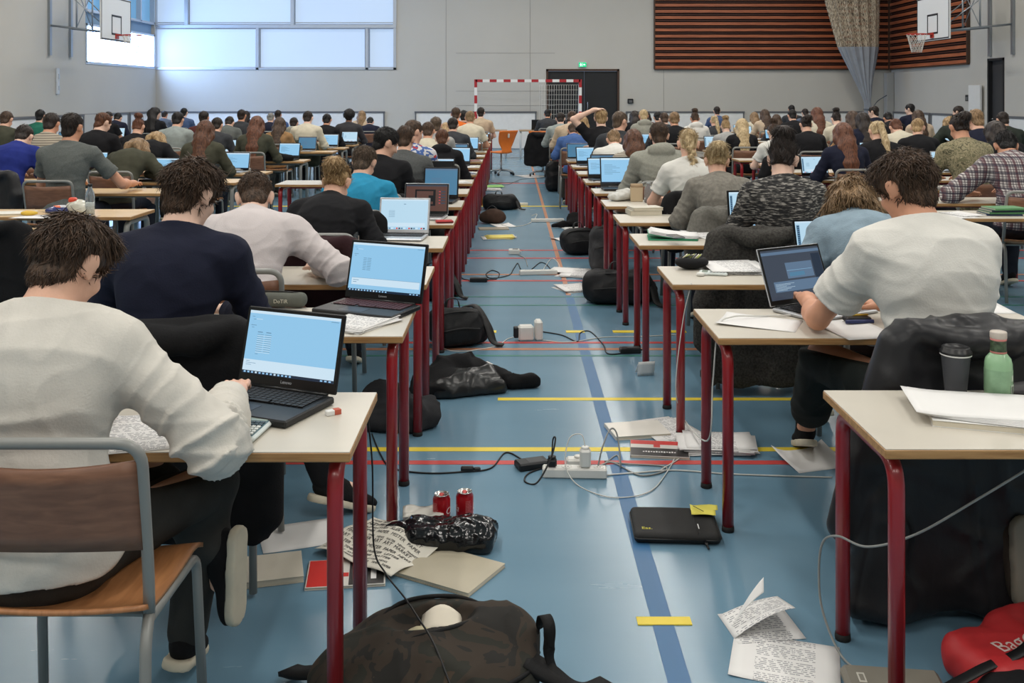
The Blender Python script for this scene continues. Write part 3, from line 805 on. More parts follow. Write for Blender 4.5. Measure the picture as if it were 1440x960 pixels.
# ---- floor markings
LZ = [0.]
def line(name_i, pts_or_box, m):
    x0, x1, y0, y1 = pts_or_box
    LZ[0] += .00012; t = .0008 + LZ[0]
    o = MB().box(((x0 + x1) / 2, (y0 + y1) / 2, t / 2), (x1 - x0, y1 - y0, t)).build('floor_line', m); tag(o, None, None, None, 'structure'); return o
YEL = mat('yellow_floor_line', (224, 200, 60), .45); RED = mat('red_floor_line', (190, 66, 62), .45); BLU = mat('blue_floor_line', (58, 104, 146), .45)
ORA = mat('brown_floor_line', (176, 122, 92), .45); GRN = mat('green_floor_line', (58, 120, 110), .45)
line(0, (.425, .49, .5, 8.0), BLU); line(0, (.435, .475, 8.0, 28.), ORA)
line(0, (-9, 9.6, 4.485, 4.535), YEL); line(0, (-9, 9.6, 4.325, 4.37), RED); line(0, (-.075, 9.6, 5.235, 5.28), YEL)
line(0, (-9, 9.6, 6.12, 6.15), GRN); line(0, (-9, 9.6, 6.27, 6.32), ORA); line(0, (-9, 9.6, 6.44, 6.48), RED)
line(0, (-9, 9.6, 7.6, 7.63), GRN); line(0, (-9, 9.6, 7.92, 7.95), GRN); line(0, (-9, 9.6, 8.6, 8.65), RED); line(0, (-9, 9.6, 8.9, 8.95), ORA); line(0, (-9, 9.6, 9.8, 9.85), RED); line(0, (-9, 9.6, 10.3, 10.35), RED)
line(0, (-9, 9.6, 14.4, 14.5), YEL); line(0, (-9, 9.6, 18.2, 18.3), RED)
for a, b in ((672, 698), (730, 746), (796, 822), (862, 895), (935, 965)): line(0, ((a - 720) * 6.75 / FPX, (b - 720) * 6.75 / FPX, 6.73, 6.79), YEL)
line(0, ((896 - 720) * 3.03 / FPX, (972 - 720) * 3.03 / FPX, 3.01, 3.055), YEL)
# ---- fixed things on the walls
STEEL = mat('steel', (190, 190, 190), .25, metal=1.); GALV = mat('galvanised_tube', (158, 164, 170), .4, metal=.7)
def exit_sign():
    r = empty('exit_sign', ((819 - 720) * YB / FPX, YB, 2.55))
    G_ = mat('lit_green_sign', (20, 150, 100), .4, emit=(30, 200, 130), estr=1.0); Wt = mat('lit_white_mark', (240, 255, 245), .4, emit=(225, 255, 240), estr=1.2)
    MB().box((0, -.035, 0), (.24, .07, .15), bev=.008).build('housing', mat('sign_housing', (206, 214, 210), .5), r)
    f = MB().box((0, -.073, 0), (.23, .006, .14)).build('sign_face', G_, r)
    m = MB(); y = -.0775; bx = lambda x, z, w, h, a=0.: m.box((x, y, z), (w, .003, h), rot=rot('y', a))
    bx(-.055, .035, .022, .022); bx(-.05, .004, .018, .045, .3); bx(-.075, .0, .035, .010, .7); bx(-.03, .008, .035, .010, -.5); bx(-.065, -.035, .012, .04, .5); bx(-.032, -.03, .012, .04, -.5)
    bx(.005, 0, .006, .1); bx(.04, 0, .05, .012); bx(.062, .012, .03, .012, .8); bx(.062, -.012, .03, .012, -.8)
    m.build('running_figure', Wt, f); tag(r, 'small lit green exit sign with running figure above the dark double door', 'exit sign')
exit_sign()
def hoop(sx, label):
    """wall-hung basketball goal on a folding frame; board faces across the hall"""
    q = 1 if sx < 0 else -1; bx = -9.45 if sx < 0 else 9.88; yc = 23.35 if sx > 0 else 23.75
    r = empty('basketball_hoop', (bx, yc, 2.9))
    MB().box((0, 0, .525), (.035, 1.8, 1.05), bev=.006).build('backboard', mat('white_backboard', (222, 224, 224), .4), r)
    m = MB(); xo = q * .0195; T = .045
    for z in (.03, 1.02): m.box((xo, 0, z), (.004, 1.76, T * .6))
    for y in (-.87, .87): m.box((xo, y, .525), (.004, T * .6, 1.0))
    for z in (.17, .60): m.box((xo, 0, z), (.004, .59, T))
    for y in (-.275, .275): m.box((xo, y, .385), (.004, T, .45))
    m.build('board_marking', mat('black_line_paint', (40, 42, 46), .5), r)
    a = np.arange(33) * 2 * PI / 32; c = q * .39
    RIM = mat('red_rim', (186, 56, 44), .4)
    m = MB().tube(np.stack([c + .225 * np.cos(a), .225 * np.sin(a), np.full(33, .15)], 1)[:-1], .011, 8, closed=True)
    m.box((q * .09, 0, .15), (.16, .12, .03)).box((q * .03, 0, .12), (.03, .16, .12)); rim = m.build('rim', RIM, r)
    m = MB()
    for i in range(12):
        for sgn in (-1, 1):
            t = np.linspace(0, 1, 9); an = i * PI / 6 + sgn * t * 1.2; rr = .225 - .115 * t ** .8
            m.tube(np.stack([c + rr * np.cos(an), rr * np.sin(an), .14 - .42 * t], 1), .005, 4)
    m.build('net', mat('white_cord', (226, 222, 214), .8), rim)
    m = MB(); wx = sx - bx
    for y in (-.55, .55):
        m.tube([(-q * .03, y * .6, .9), (wx, y, 1.6)], .025, 8); m.tube([(-q * .03, y * .6, .2), (wx, y, .35)], .025, 8); m.tube([(-q * .03, y * .6, .25), (wx, y, 1.5)], .014, 6)
        m.tube([(wx * .55, y * .8, .25), (wx * .55, y * .8, 1.3)], .022, 8)
        m.box((wx - (-q) * -.0 + q * .03, y, .95), (.06, .10, 2.6))
    m.tube([(wx * .55, -.44, .3), (wx * .55, .44, 1.25)], .012, 6); m.tube([(wx * .55, .44, .3), (wx * .55, -.44, 1.25)], .012, 6)
    m.build('folding_frame', GALV, r)
    tag(r, label, 'basketball hoop', 'basketball hoops')
hoop(XL, 'white-board basketball hoop on the wall by the bright corner window')
hoop(XR, 'white-board basketball hoop in front of the slatted wood side wall')
def goal():
    Yg = 28.7; x0, x1 = (669 - 720) * Yg / FPX, (816 - 720) * Yg / FPX; r = empty('handball_goal', ((x0 + x1) / 2, Yg, 0)); W = (x1 - x0) / 2
    RD = mat('goal_red', (176, 42, 50), .4); WT = mat('goal_white', (232, 232, 230), .4)
    def striped(p0, p1, n, start):
        m = MB(); p0, p1 = V(*p0), V(*p1)
        for i in range(n):
            c = (p0 + (p1 - p0) * (i + .5) / n); L = np.abs(p1 - p0) / n; L[L < 1e-6] = .08; m.box(c, L, mi=(i + start) % 2)
        return m
    striped((-W, 0, 2.04), (W, 0, 2.04), 15, 0).build('crossbar', [RD, WT], r)
    striped((-W, 0, 2.08), (-W, 0, .0), 9, 0).build('post', [RD, WT], r); striped((W, 0, 2.08), (W, 0, .0), 9, 0).build('post', [RD, WT], r)
    m = MB()
    for sg in (-1, 1): m.tube(fillet([(sg * W, .03, 2.02), (sg * W, .75, 1.95), (sg * W, 1.1, .03), (sg * W, .03, .03)], .1), .016, 6)
    m.tube([(-W, 1.1, .03), (W, 1.1, .03)], .016, 6); m.build('net_frame', GALV, r)
    m = MB()
    for i in range(17):
        x = .35 + i * (W - .35) / 16
        t = np.linspace(0, 1, 7); m.tube(np.stack([np.full(7, x), .7 + .38 * t, 1.93 - 1.9 * t], 1), .004, 4)
    for j in range(14):
        t = j / 13; m.tube([(.35 + .25 * t, .7 + .38 * t, 1.93 - 1.9 * t), (W, .7 + .38 * t, 1.93 - 1.9 * t)], .004, 4)
    for j in range(8):
        m.tube([(W, .1 + j * .1, .05), (W, .1 + j * .09, 1.97)], .006, 4)
    m.build('goal_net', mat('white_cord', (226, 222, 214), .8), r)
    tag(r, 'red and white striped handball goal frame in front of the back wall', 'handball goal')
goal()
def divider():
    """gathered hall divider: net above, blue-grey cloth below, tied in at the foot"""
    r = empty('divider_curtain', (10.05, 28.9, 0))
    def rad(z): return float(np.interp(z, [0, .75, 1.15, 1.45, 2.0, 3.0, 4.2, 6.9], [.36, .26, .10, .09, .22, .52, .68, .9]))
    def cx(z): return float(np.interp(z, [0, .8, 1.15, 1.5, 2.3, 3.2, 4.5, 6.9], [.25, .28, .30, .26, .12, -.02, -.18, -.3]))
    n = 120
    def pleats(z0, z1, k):
        zs = np.linspace(z0, z1, k); a = np.arange(n) * 2 * PI / n; vs = []
        for z in zs:
            rr = rad(z) * (1 + .14 * np.sin(a * 15 + .7 * np.sin(a * 4)) + .05 * np.sin(a * 31)); vs.append(np.stack([cx(z) + rr * np.cos(a), .45 * rr * np.sin(a), np.full(n, z)], 1))
        f = [(i * n + j, i * n + (j + 1) % n, (i + 1) * n + (j + 1) % n, (i + 1) * n + j) for i in range(k - 1) for j in range(n)]
        return MB().add(np.vstack(vs), f, 0, True)
    pleats(.02, 3.02, 40).build('curtain_cloth', mat('blue_grey_cloth', (150, 155, 164), .7, var=.08, vscale=5), r)
    s = NT('knotted_net'); s.b.inputs['Roughness'].default_value = .9; s.color(rgb(196, 182, 160))
    wv = s.new('ShaderNodeTexNoise', Scale=9., Detail=2.); s.link(s.coords((6, 6, 1.4)), wv.inputs['Vector'])
    rp = s.ramp(wv.outputs['Fac'], [(.46, (.12, .12, .12)), (.56, (.9, .9, .9))]); s.link(rp, s.b.inputs['Alpha'])
    pleats(3.02, 6.95, 30).build('curtain_net', s.m, r)
    m = MB(); a = np.arange(24) * 2 * PI / 24
    m.tube(np.stack([.295 + .125 * np.cos(a), .07 * np.sin(a), 1.22 + 0 * a], 1), .02, 6, closed=True)
    m.tube(spline([(.4, 0, 1.22), (.75, .5, 1.45), (1.2, 1.0, 1.62)], 6), .014, 6); m.build('tie_rope', mat('grey_rope', (110, 116, 124), .8), r)
    tag(r, 'hanging net and blue-grey hall divider tied together near the right corner', 'curtain')
divider()
def wall_box(name, loc, size, m, label, cat):
    r = empty(name, loc)
    MB().box((0, 0, 0), size, bev=.012).build('casing', m, r)
    MB().box((-size[0] * .5 - .004 if size[0] < size[1] else 0, -size[1] * .5 - .004 if size[0] >= size[1] else 0, -size[2] * .1), tuple(.55 * q if q > .09 else .01 for q in size), bev=.003).build('front_plate', mat('grey_plate', (96, 98, 100), .4), r)
    tag(r, label, cat)
BLK = mat('black_plastic', (26, 27, 29), .45)
wall_box('wall_switch_box', at_depth(886.5, 142, YB - .04), (.17, .08, .14), BLK, 'small black wall box to the right of the dark double door', 'wall box')
wall_box('wall_switch_box', (XR - .04, 25.0, 1.55), (.08, .2, .16), BLK, 'small black wall box below the slatted side wall, left of the white board', 'wall box')
wall_box('white_notice_board', (XR - .08, 24.55, .935), (.06, .62, 1.87), WHITE, 'white upright board on the right wall beside the charcoal door', 'board')
r = empty('wall_bracket', (XL + .03, 23.6, 1.95)); 
MB().box((0, 0, 0), (.05, .12, .62), bev=.01).build('plate', mat('pale_bracket', (206, 212, 220), .5), r)
MB().box((.03, 0, .12), (.03, .05, .12)).box((.03, 0, -.16), (.03, .05, .10)).build('hook', ALU, r); tag(r, 'narrow pale bracket on the left wall below the basketball frame', 'wall bracket')
# ================================================================== LIGHT
wd = bpy.data.worlds.new('world'); scene.world = wd; wd.use_nodes = True
wd.node_tree.nodes['Background'].inputs[0].default_value = (.6, .75, 1, 1); wd.node_tree.nodes['Background'].inputs[1].default_value = .3
def area(name, loc, rot_e, sx, sy, power, c):
    l = bpy.data.lights.new(name, 'AREA'); l.shape = 'RECTANGLE'; l.size = sx; l.size_y = sy; l.energy = power; l.color = c
    o = bpy.data.objects.new(name, l); COL.objects.link(o); o.location = loc; o.rotation_euler = rot_e; return o
TUBE = mat('lit_ceiling_tube', (250, 246, 236), .5, emit=(255, 246, 230), estr=6.0); LAMPB = mat('lamp_housing', (210, 210, 208), .5)
k = 0
for y in (-4.5, .5, 5.5, 10.5, 15.5, 20.5, 25.5):
    for x in (-7.2, -2.4, 2.4, 7.2):
        r = empty('ceiling_lamp', (x, y, ZC - .35))
        MB().box((0, 0, .06), (.34, 2.6, .10), bev=.02).build('housing', LAMPB, r); MB().box((0, 0, 0), (.26, 2.5, .02)).build('lamp_tube', TUBE, r)
        tag(r, 'long fluorescent lamp under the hall ceiling', 'ceiling lamp', 'fluorescent ceiling lamps')
        area('ceiling_light', (x, y, ZC - .42), (0, 0, 0), .3, 2.5, 95, (1., .955, .89))
vs = scene.view_settings; vs.view_transform = 'Standard'; vs.look = 'None'; vs.gamma = 1; vs.exposure = 0.; vs.use_curve_mapping = False
# ================================================================== FURNITURE AND DESK THINGS
def wood_mat(name, c1, c2, rough=.45, scale=(1.2, 18, 18)):
    if name in MATS: return MATS[name]
    s = NT(name); s.b.inputs['Roughness'].default_value = rough
    n = s.new('ShaderNodeTexNoise', Scale=4., Detail=6., Distortion=.6); s.link(s.coords(scale), n.inputs['Vector'])
    s.color(s.ramp(n.outputs['Fac'], [(.3, rgb(*c1)), (.7, rgb(*c2))])); MATS[name] = s.m; return s.m
LAM = mat('grey_laminate', (196, 190, 178), .38, var=.03, vscale=5, bump=.02, bscale=300)
EDGE = wood_mat('plywood_edge', (150, 110, 66), (186, 144, 94))
BIRCH = wood_mat('birch_top', (196, 164, 118), (216, 188, 146), .35)
PLYB = wood_mat('chair_back_ply', (112, 76, 58), (138, 98, 76), .42, (3, 3, 14)); PLYS = wood_mat('chair_seat_ply', (156, 104, 64), (184, 128, 84), .4, (14, 2, 3)); PLYE = wood_mat('chair_ply_edge', (176, 138, 92), (200, 164, 116), .5)
REDP = mat('red_lacquered_tube', (148, 31, 37), .28, spec=.6, coat=.3, var=.06, vscale=6); GREYP = mat('grey_lacquered_tube', (136, 137, 134), .38, metal=.12); RUB = mat('black_rubber', (22, 22, 22), .8)
TH = .72
def make_table(L=1.3, D=.5, red=True, feet=True):
    r = empty('school_desk')
    # slab: laminate face with a banded wooden edge
    m = MB().box((0, 0, TH - .0135), (L, D, .025), mi=1, bev=.003); m.box((0, 0, TH - .001), (L - .004, D - .004, .002), mi=0)
    m.build('desk_top', [LAM if red else BIRCH, EDGE], r)
    P_ = REDP if red else GREYP; hy = D / 2 - .045
    for sx in (-1, 1):
        x = sx * (L / 2 - .045)
        f = MB().tube(fillet([(x, -hy, .012), (x, -hy, TH - .048), (x, hy, TH - .048), (x, hy, .012)], .075, 7), .021, 12).build('leg_frame', P_, r)
        if feet:
            for sy in (-1, 1): MB().lathe([(.0225, 0), (.0235, .006), (.022, .02)], 12, (x, sy * hy, 0)).build('foot_cap', RUB, f)
    MB().box((0, hy - .02, TH - .055), (L - .12, .02, .05), bev=.004).build('rail', P_, r)
    return r
def make_chair():
    r = empty('school_chair'); R = .0128
    m = MB(); m.sheet(lambda u, v: ((u - .5) * .40 * (1 - .10 * (1 - v) * 0), -.20 + .42 * v, .462 + .012 * (2 * u - 1) ** 2 - .03 * np.clip((v - .8) / .2, 0, 1) ** 2 + .022 * np.clip((.25 - v) / .25, 0, 1) ** 2 - .012 * np.sin(v * PI)), 9, 12, .011)
    m.build('seat', PLYS, r)
    m = MB(); 
    def bk(u, v):
        w = .40; x = (u - .5) * w; z = .62 + .205 * v + .014 * np.sin(u * PI) * (v - .5) * -2 * .6; y = -.196 - .042 * v - .03 * (1 - (2 * u - 1) ** 2); return x, y, z
    m.sheet(lambda u, v: bk(1 - u, v), 13, 6, .010); m.build('backrest', [PLYB], r)
    MB().tube(fillet([(-.195, -.15, .45), (-.205, -.182, .56), (-.212, -.245, .862), (.212, -.245, .862), (.205, -.182, .56), (.195, -.15, .45)], .055, 7), R, 10).build('back_frame', GREYP, r)
    for sx in (-1, 1):
        MB().tube(fillet([(sx * .195, -.15, .455), (sx * .205, -.20, .415), (sx * .222, -.255, .01)], .05), R, 10).build('leg', GREYP, r)
        MB().tube(fillet([(sx * .195, -.15, .442), (sx * .197, .17, .437), (sx * .205, .205, .01)], .05), R, 10).build('leg', GREYP, r)
    for y in (-.12, .13): MB().tube([(-.195, y, .44), (.195, y, .44)], .010, 8).build('cross_bar', GREYP, r)
    return r
# ---- laptops
def scr(name, c, st=1.): return mat(name, (20, 22, 26), .25, emit=c, estr=st)
S_BLUE = scr('screen_light_blue', (146, 200, 236), .95); S_PALE = scr('screen_pale', (186, 220, 240), .95); S_LINE = scr('screen_grey_text', (98, 140, 172), .9); S_WHITE = scr('screen_white_row', (206, 230, 246), .95)
S_BAR = scr('screen_taskbar', (26, 44, 66), .8); S_ICON = scr('screen_icon', (150, 200, 240), .95); S_RED = scr('screen_red_icon', (220, 70, 60), .9)
S_DARK = scr('screen_dark_ui', (62, 72, 88), .8); S_DARK2 = scr('screen_dark_ui_panel', (96, 122, 150), .85); S_BROWN = scr('screen_brown_ui', (104, 70, 60), .7); S_BLACK = scr('screen_off', (14, 15, 18), .3); S_DULL = scr('screen_dull_blue', (84, 136, 170), .8)
SCRM = [S_BLUE, S_LINE, S_WHITE, S_BAR, S_ICON, S_RED, S_PALE, S_DARK, S_DARK2, S_BROWN, S_BLACK, S_DULL]
PLB = mat('black_laptop_plastic', (24, 25, 28), .42, bump=.03, bscale=400); PLB2 = mat('laptop_bezel', (12, 13, 15), .3); KEY = mat('laptop_key', (34, 35, 38), .5); SILV = mat('laptop_aluminium', (186, 188, 192), .35, metal=.65); PAD = mat('touchpad', (40, 44, 54), .35); BRAND = mat('pale_lettering', (170, 172, 176), .4)
def make_laptop(w=.345, dpt=.235, hgt=.215, silver=False, style='win', tilt=18, detail=True, brand=None, bev=.012, keycol=None):
    """hinge line at the origin, keyboard towards -y, lid leaning back; rests on z=0"""
    r = empty('laptop'); sh = SILV if silver else PLB; t = .020 if not silver else .014
    b = MB().box((0, -dpt / 2, t / 2 + .002), (w, dpt, t), bev=.004)
    for sx in (-1, 1):
        for sy in (.08, .92): b.lathe([(.008, 0), (.008, .003)], 8, (sx * (w / 2 - .03), -dpt * sy, 0))
    b = b.build('base', sh, r); zt = t + .0022
    if detail:
        m = MB(); kw = w * .86; rows = 6; cols = 15; kd = dpt * .46 / rows; 
        m2 = MB().box((0, -dpt * .30, zt), (kw + .01, dpt * .48, .0012)).build('keyboard_bed', PLB2, b)
        for i in range(rows):
            for j in range(cols):
                if i == rows - 1 and 4 < j < 9: continue
                m.box((-kw / 2 + (j + .5) * kw / cols, -dpt * .07 - (i + .5) * kd, zt + .0025), (kw / cols * .84, kd * .82, .003), bev=.0008)
            if i == rows - 1: m.box((0.003, -dpt * .07 - (i + .5) * kd, zt + .0025), (kw / cols * 3.8, kd * .82, .003), bev=.0008)
        m.build('keyboard', KEY if keycol is None else keycol, b)
        MB().box((-.02 if not silver else 0, -dpt * .78, zt), (w * .30, dpt * .30, .0012), bev=.0004).build('touchpad', PAD if not silver else SILV, b)
        MB().tube([(-w * .42, .004, zt), (w * .42, .004, zt)], .006, 8).build('hinge', PLB2, b)
    R = rot('x', -R_(tilt)); M = mtx((0, .006, zt + .002), R)
    l = MB().box((0, .004, hgt / 2), (w, .008, hgt), mi=0, bev=.004, M=M); l.box((0, -.0012, hgt / 2), (w - .006, .003, hgt - .006), mi=1, M=M); lid = l.build('lid', [sh, PLB2 if style != 'mac_light' else SILV], r)
    bz, bb = bev, .030 if not silver else .022; sw, shh = w - 2 * bz, hgt - bz - bb; zc = bb + shh / 2; m = MB()
    def R_q(u0, v0, u1, v1, mi, lift): m.box(((u0 + u1) / 2 * sw - sw / 2, -.0032 - lift * .0002, bb + (v0 + v1) / 2 * shh), ((u1 - u0) * sw, .0005, (v1 - v0) * shh), mi=mi, M=M)
    bg = {'win': 0, 'win2': 0, 'mac_light': 6, 'mac_dark': 7, 'brown': 9, 'off': 10, 'dull': 11, 'pale': 6, 'plain': 0}[style]
    R_q(0, 0, 1, 1, bg, 0)
    if style in ('win', 'win2'):
        R_q(0, 0, 1, .045, 3, 1)
        for i in range(13): R_q(.02 + i * .042, .010, .042 + i * .042, .036, 4 if i % 5 != 3 else 2, 2)
        for i in range(3): R_q(.86 + i * .045, .012, .885 + i * .045, .034, 4, 2)
        R_q(0, .955, 1, 1, 2, 1); R_q(.03, .90, .06, .906, 1, 2); R_q(.05, .855, .075, .862, 1, 2); R_q(.08, .862, .15, .87, 2, 2)
        R_q(.90, .93, .98, .938, 1, 2); R_q(.03, .76, .09, .768, 1, 2); R_q(.04, .725, .065, .732, 1, 2)
        if style == 'win':
            for i in range(9): R_q(.115, .62 - i * .033, .185, .626 - i * .033, 1, 2); R_q(.20, .62 - i * .033, .275, .626 - i * .033, 1, 2); R_q(.115, .60 - i * .033, .275, .607 - i * .033, 2, 1)
            R_q(.115, .655, .17, .668, 1, 2); R_q(.21, .655, .265, .668, 1, 2); R_q(.115, .31, .145, .318, 1, 2); R_q(0, .045, 1, .22, 2, 1)
            for i, (a, c) in enumerate(((.03, .07), (.03, .14), (.03, .09))): R_q(a, .19 - i * .028, c, .196 - i * .028, 1, 2)
        else:
            for i in range(8): R_q(.17, .68 - i * .034, .215, .69 - i * .034, 1, 2); R_q(.225, .68 - i * .034, .28, .69 - i * .034, 1, 2)
            R_q(.04, .13, .98, .27, 2, 1); R_q(.04, .27, .98, .275, 1, 2); R_q(.06, .22, .14, .23, 1, 2); R_q(.06, .18, .11, .19, 1, 2)
    elif style in ('mac_light', 'pale'):
        R_q(0, .955, 1, 1, 2, 1); R_q(.15, .10, .95, .22, 2, 1)
        for i in range(18): R_q(.03 + i * .052, .012, .068 + i * .052, .06, (4, 5, 3, 1, 2)[i % 5], 2)
        for i in range(7): R_q(.17, .62 - i * .035, .30, .628 - i * .035, 1, 2)
        R_q(.48, .83, .53, .85, 1, 2)
        if style == 'pale':
            R_q(.02, .1, .075, .9, 1, 2)
            for i in range(14): R_q(.03, .14 + i * .054, .065, .165 + i * .054, 3, 3)
    elif style == 'mac_dark':
        R_q(0, .90, 1, .96, 8, 1); R_q(.36, .40, .82, .72, 8, 1); R_q(.37, .56, .80, .565, 0, 2); R_q(.10, .15, .92, .36, 8, 1); R_q(.40, .44, .66, .52, 11, 2); R_q(.84, .1, .99, .86, 3, 1)
        for i in range(6): R_q(.12, .18 + i * .025, .3 + .07 * (i % 3), .185 + i * .025, 2, 2)
    elif style == 'brown':
        R_q(0, .94, 1, 1, 7, 1); R_q(.22, .2, .72, .82, 10, 1); R_q(.26, .26, .66, .76, 9, 2); R_q(.55, .36, .72, .6, 10, 3)
        for i in range(5): R_q(.78, .28 + i * .11, .96, .33 + i * .11, 7, 2); R_q(.8, .29 + i * .11, .84, .32 + i * .11, 5, 3)
    elif style == 'dull':
        R_q(0, .94, 1, 1, 8, 1)
        for i in range(8): R_q(.2, .62 - i * .04, .5, .63 - i * .04, 8, 2)
    elif style == 'plain':
        R_q(0, 0, 1, .05, 3, 1); R_q(0, .93, 1, 1, 2, 1)
        for i in range(7): R_q(.08, .72 - i * .06, .3 + .1 * (i % 3), .735 - i * .06, 1, 2)
    m.build('screen', SCRM, lid)
    if brand:
        m = MB(); m.text(brand, .013, M @ mtx((0, -.0030, bb * .55), rot('x', PI / 2))); m.build('brand_lettering', BRAND, lid)
    return r
# ---- paper
PAPER = mat('white_paper', (226, 225, 224), .85, var=.02)
def printed_mat(name='printed_paper', c=(226, 225, 224), ink=(150, 150, 154), sc=105, th=.55):
    if name in MATS: return MATS[name]
    s = NT(name); s.b.inputs['Roughness'].default_value = .85; cs = s.coords()
    sx = s.new('ShaderNodeSeparateXYZ'); s.link(cs, sx.inputs[0])
    def mth(op, a, b=None):
        n = s.new('ShaderNodeMath', operation=op)
        for i, q in enumerate((a, b)):
            if q is None: continue
            if isinstance(q, (int, float)): n.inputs[i].default_value = q
            else: s.link(q, n.inputs[i])
        return n.outputs[0]
    yy = mth('MULTIPLY', sx.outputs[1], sc); row = mth('GREATER_THAN', mth('FRACT', yy), th)
    xx = mth('ADD', mth('MULTIPLY', sx.outputs[0], 75.), mth('MULTIPLY', mth('FLOOR', yy), 17.3))
    nz = s.new('ShaderNodeTexNoise', Scale=1., Detail=2.); nz.noise_dimensions = '1D'; s.link(xx, nz.inputs['W'])
    word = mth('GREATER_THAN', nz.outputs['Fac'], .47)
    blk = mth('GREATER_THAN', mth('FRACT', mth('MULTIPLY', sx.outputs[1], 13.)), .16)
    mx = s.new('ShaderNodeMath', operation='ABSOLUTE'); s.link(sx.outputs[0], mx.inputs[0]); inm = mth('LESS_THAN', mx.outputs[0], .082)
    s.color(s.mix(mth('MULTIPLY', mth('MULTIPLY', row, word), mth('MULTIPLY', blk, inm)), rgb(*c), rgb(*ink))); MATS[name] = s.m; return s.m
PRINT = printed_mat()
def sheet_mb(w=.21, l=.297, curl=.004, seed=0, t=.0006, fold=None):
    g = np.random.RandomState(seed); a, b, c = g.normal(size=3)
    def fn(u, v):
        z = .0012 + curl * (np.abs((u - .5) * 2) ** 3 * (1 + .6 * a) * (v if a > 0 else 1 - v) + .4 * v ** 4 * abs(b)); return (u - .5) * w, (v - .5) * l, z
    return MB().sheet(fn, 9, 9, t)
def paper(loc, rotz, label, printed=True, w=.21, l=.297, curl=.006, seed=0, group=None, m=None):
    o = sheet_mb(w, l, curl, seed).build('paper_sheet', m or (PRINT if printed else PAPER), None, loc, rotz); tag(o, label, 'paper', group); return o
def paper_stack(loc, rotz, label, n=6, w=.21, l=.297, seed=0, name='paper_stack', cat='papers', spread=.03, t=.0022, mats=None):
    """a pad of loose sheets: each visible sheet slightly turned"""
    r = empty(name, loc, rotz); g = np.random.RandomState(seed)
    for i in range(n):
        a = g.normal() * .12; c, s_ = math.cos(a), math.sin(a); m = MB().sheet(lambda u, v: ((u - .5) * w, (v - .5) * l, np.zeros_like(u) + t + .004 * ((i == n - 1) * np.abs(2 * u - 1) ** 3 * v)), 6, 6, t * .92, M=mtx((g.normal() * spread, g.normal() * spread, i * t), rot('z', a)))
        m.build('sheet', (mats or [PAPER, PRINT])[i % 2 if i < n - 1 else -1], r)
    tag(r, label, cat); return r
PAGE = mat('page_edges', (216, 208, 190), .85, var=.06, vscale=40, stretch=(1, 1, 40))
def book(loc, rotz, label, w=.17, l=.24, t=.025, cover=(200, 196, 186), name='book', cat='book', soft=True, cm=None):
    r = empty(name, loc, rotz)
    MB().box((.002, 0, t / 2), (w - .006, l - .006, t - .005), bev=.001).build('pages', PAGE, r)
    c = cm or mat('cover_%d_%d_%d' % cover, cover, .45, var=.04)
    m = MB().box((0, 0, .0013), (w, l, .0026), bev=.0008).box((0, 0, t - .0013), (w, l, .0026), bev=.0008).box((-w / 2 + .0013, 0, t / 2), (.0026, l, t), bev=.0008); m.build('cover', c, r)
    tag(r, label, cat); return r
# ---- drinks
CLEAR = mat('clear_plastic', (225, 234, 240), .08, trans=.85, ior=1.2); WATERB = mat('bottle_label_blue', (110, 160, 206), .4); CAPW = mat('white_cap', (222, 222, 220), .4); CAPR = mat('red_cap', (196, 40, 44), .4)
def bottle(loc, label, h=.21, r=.033, body=None, cap=None, lab=None, sport=False, rz=0.):
    o = empty('bottle', loc, rz); body = body or CLEAR
    MB().lathe([(r * .85, 0), (r, .006), (r, h * .22), (r * .95, h * .26), (r, h * .30), (r, h * .62), (r * .88, h * .72), (r * .5, h * .84), (r * .42, h * .87), (r * .42, h * .93)], 18).build('bottle_body', body, o)
    if lab: MB().lathe([(r * 1.012, h * .33), (r * 1.012, h * .58)], 18, cap=False).build('bottle_label', lab, o)
    c = MB().lathe([(r * .50, h * .90), (r * .52, h * .905), (r * .52, h * .975), (r * .46, h * .985)], 16)
    if sport: c.lathe([(r * .25, h * .98), (r * .28, h * 1.03), (r * .2, h * 1.06)], 12)
    c.build('bottle_cap', cap or CAPW, o); tag(o, label, 'bottle'); return o
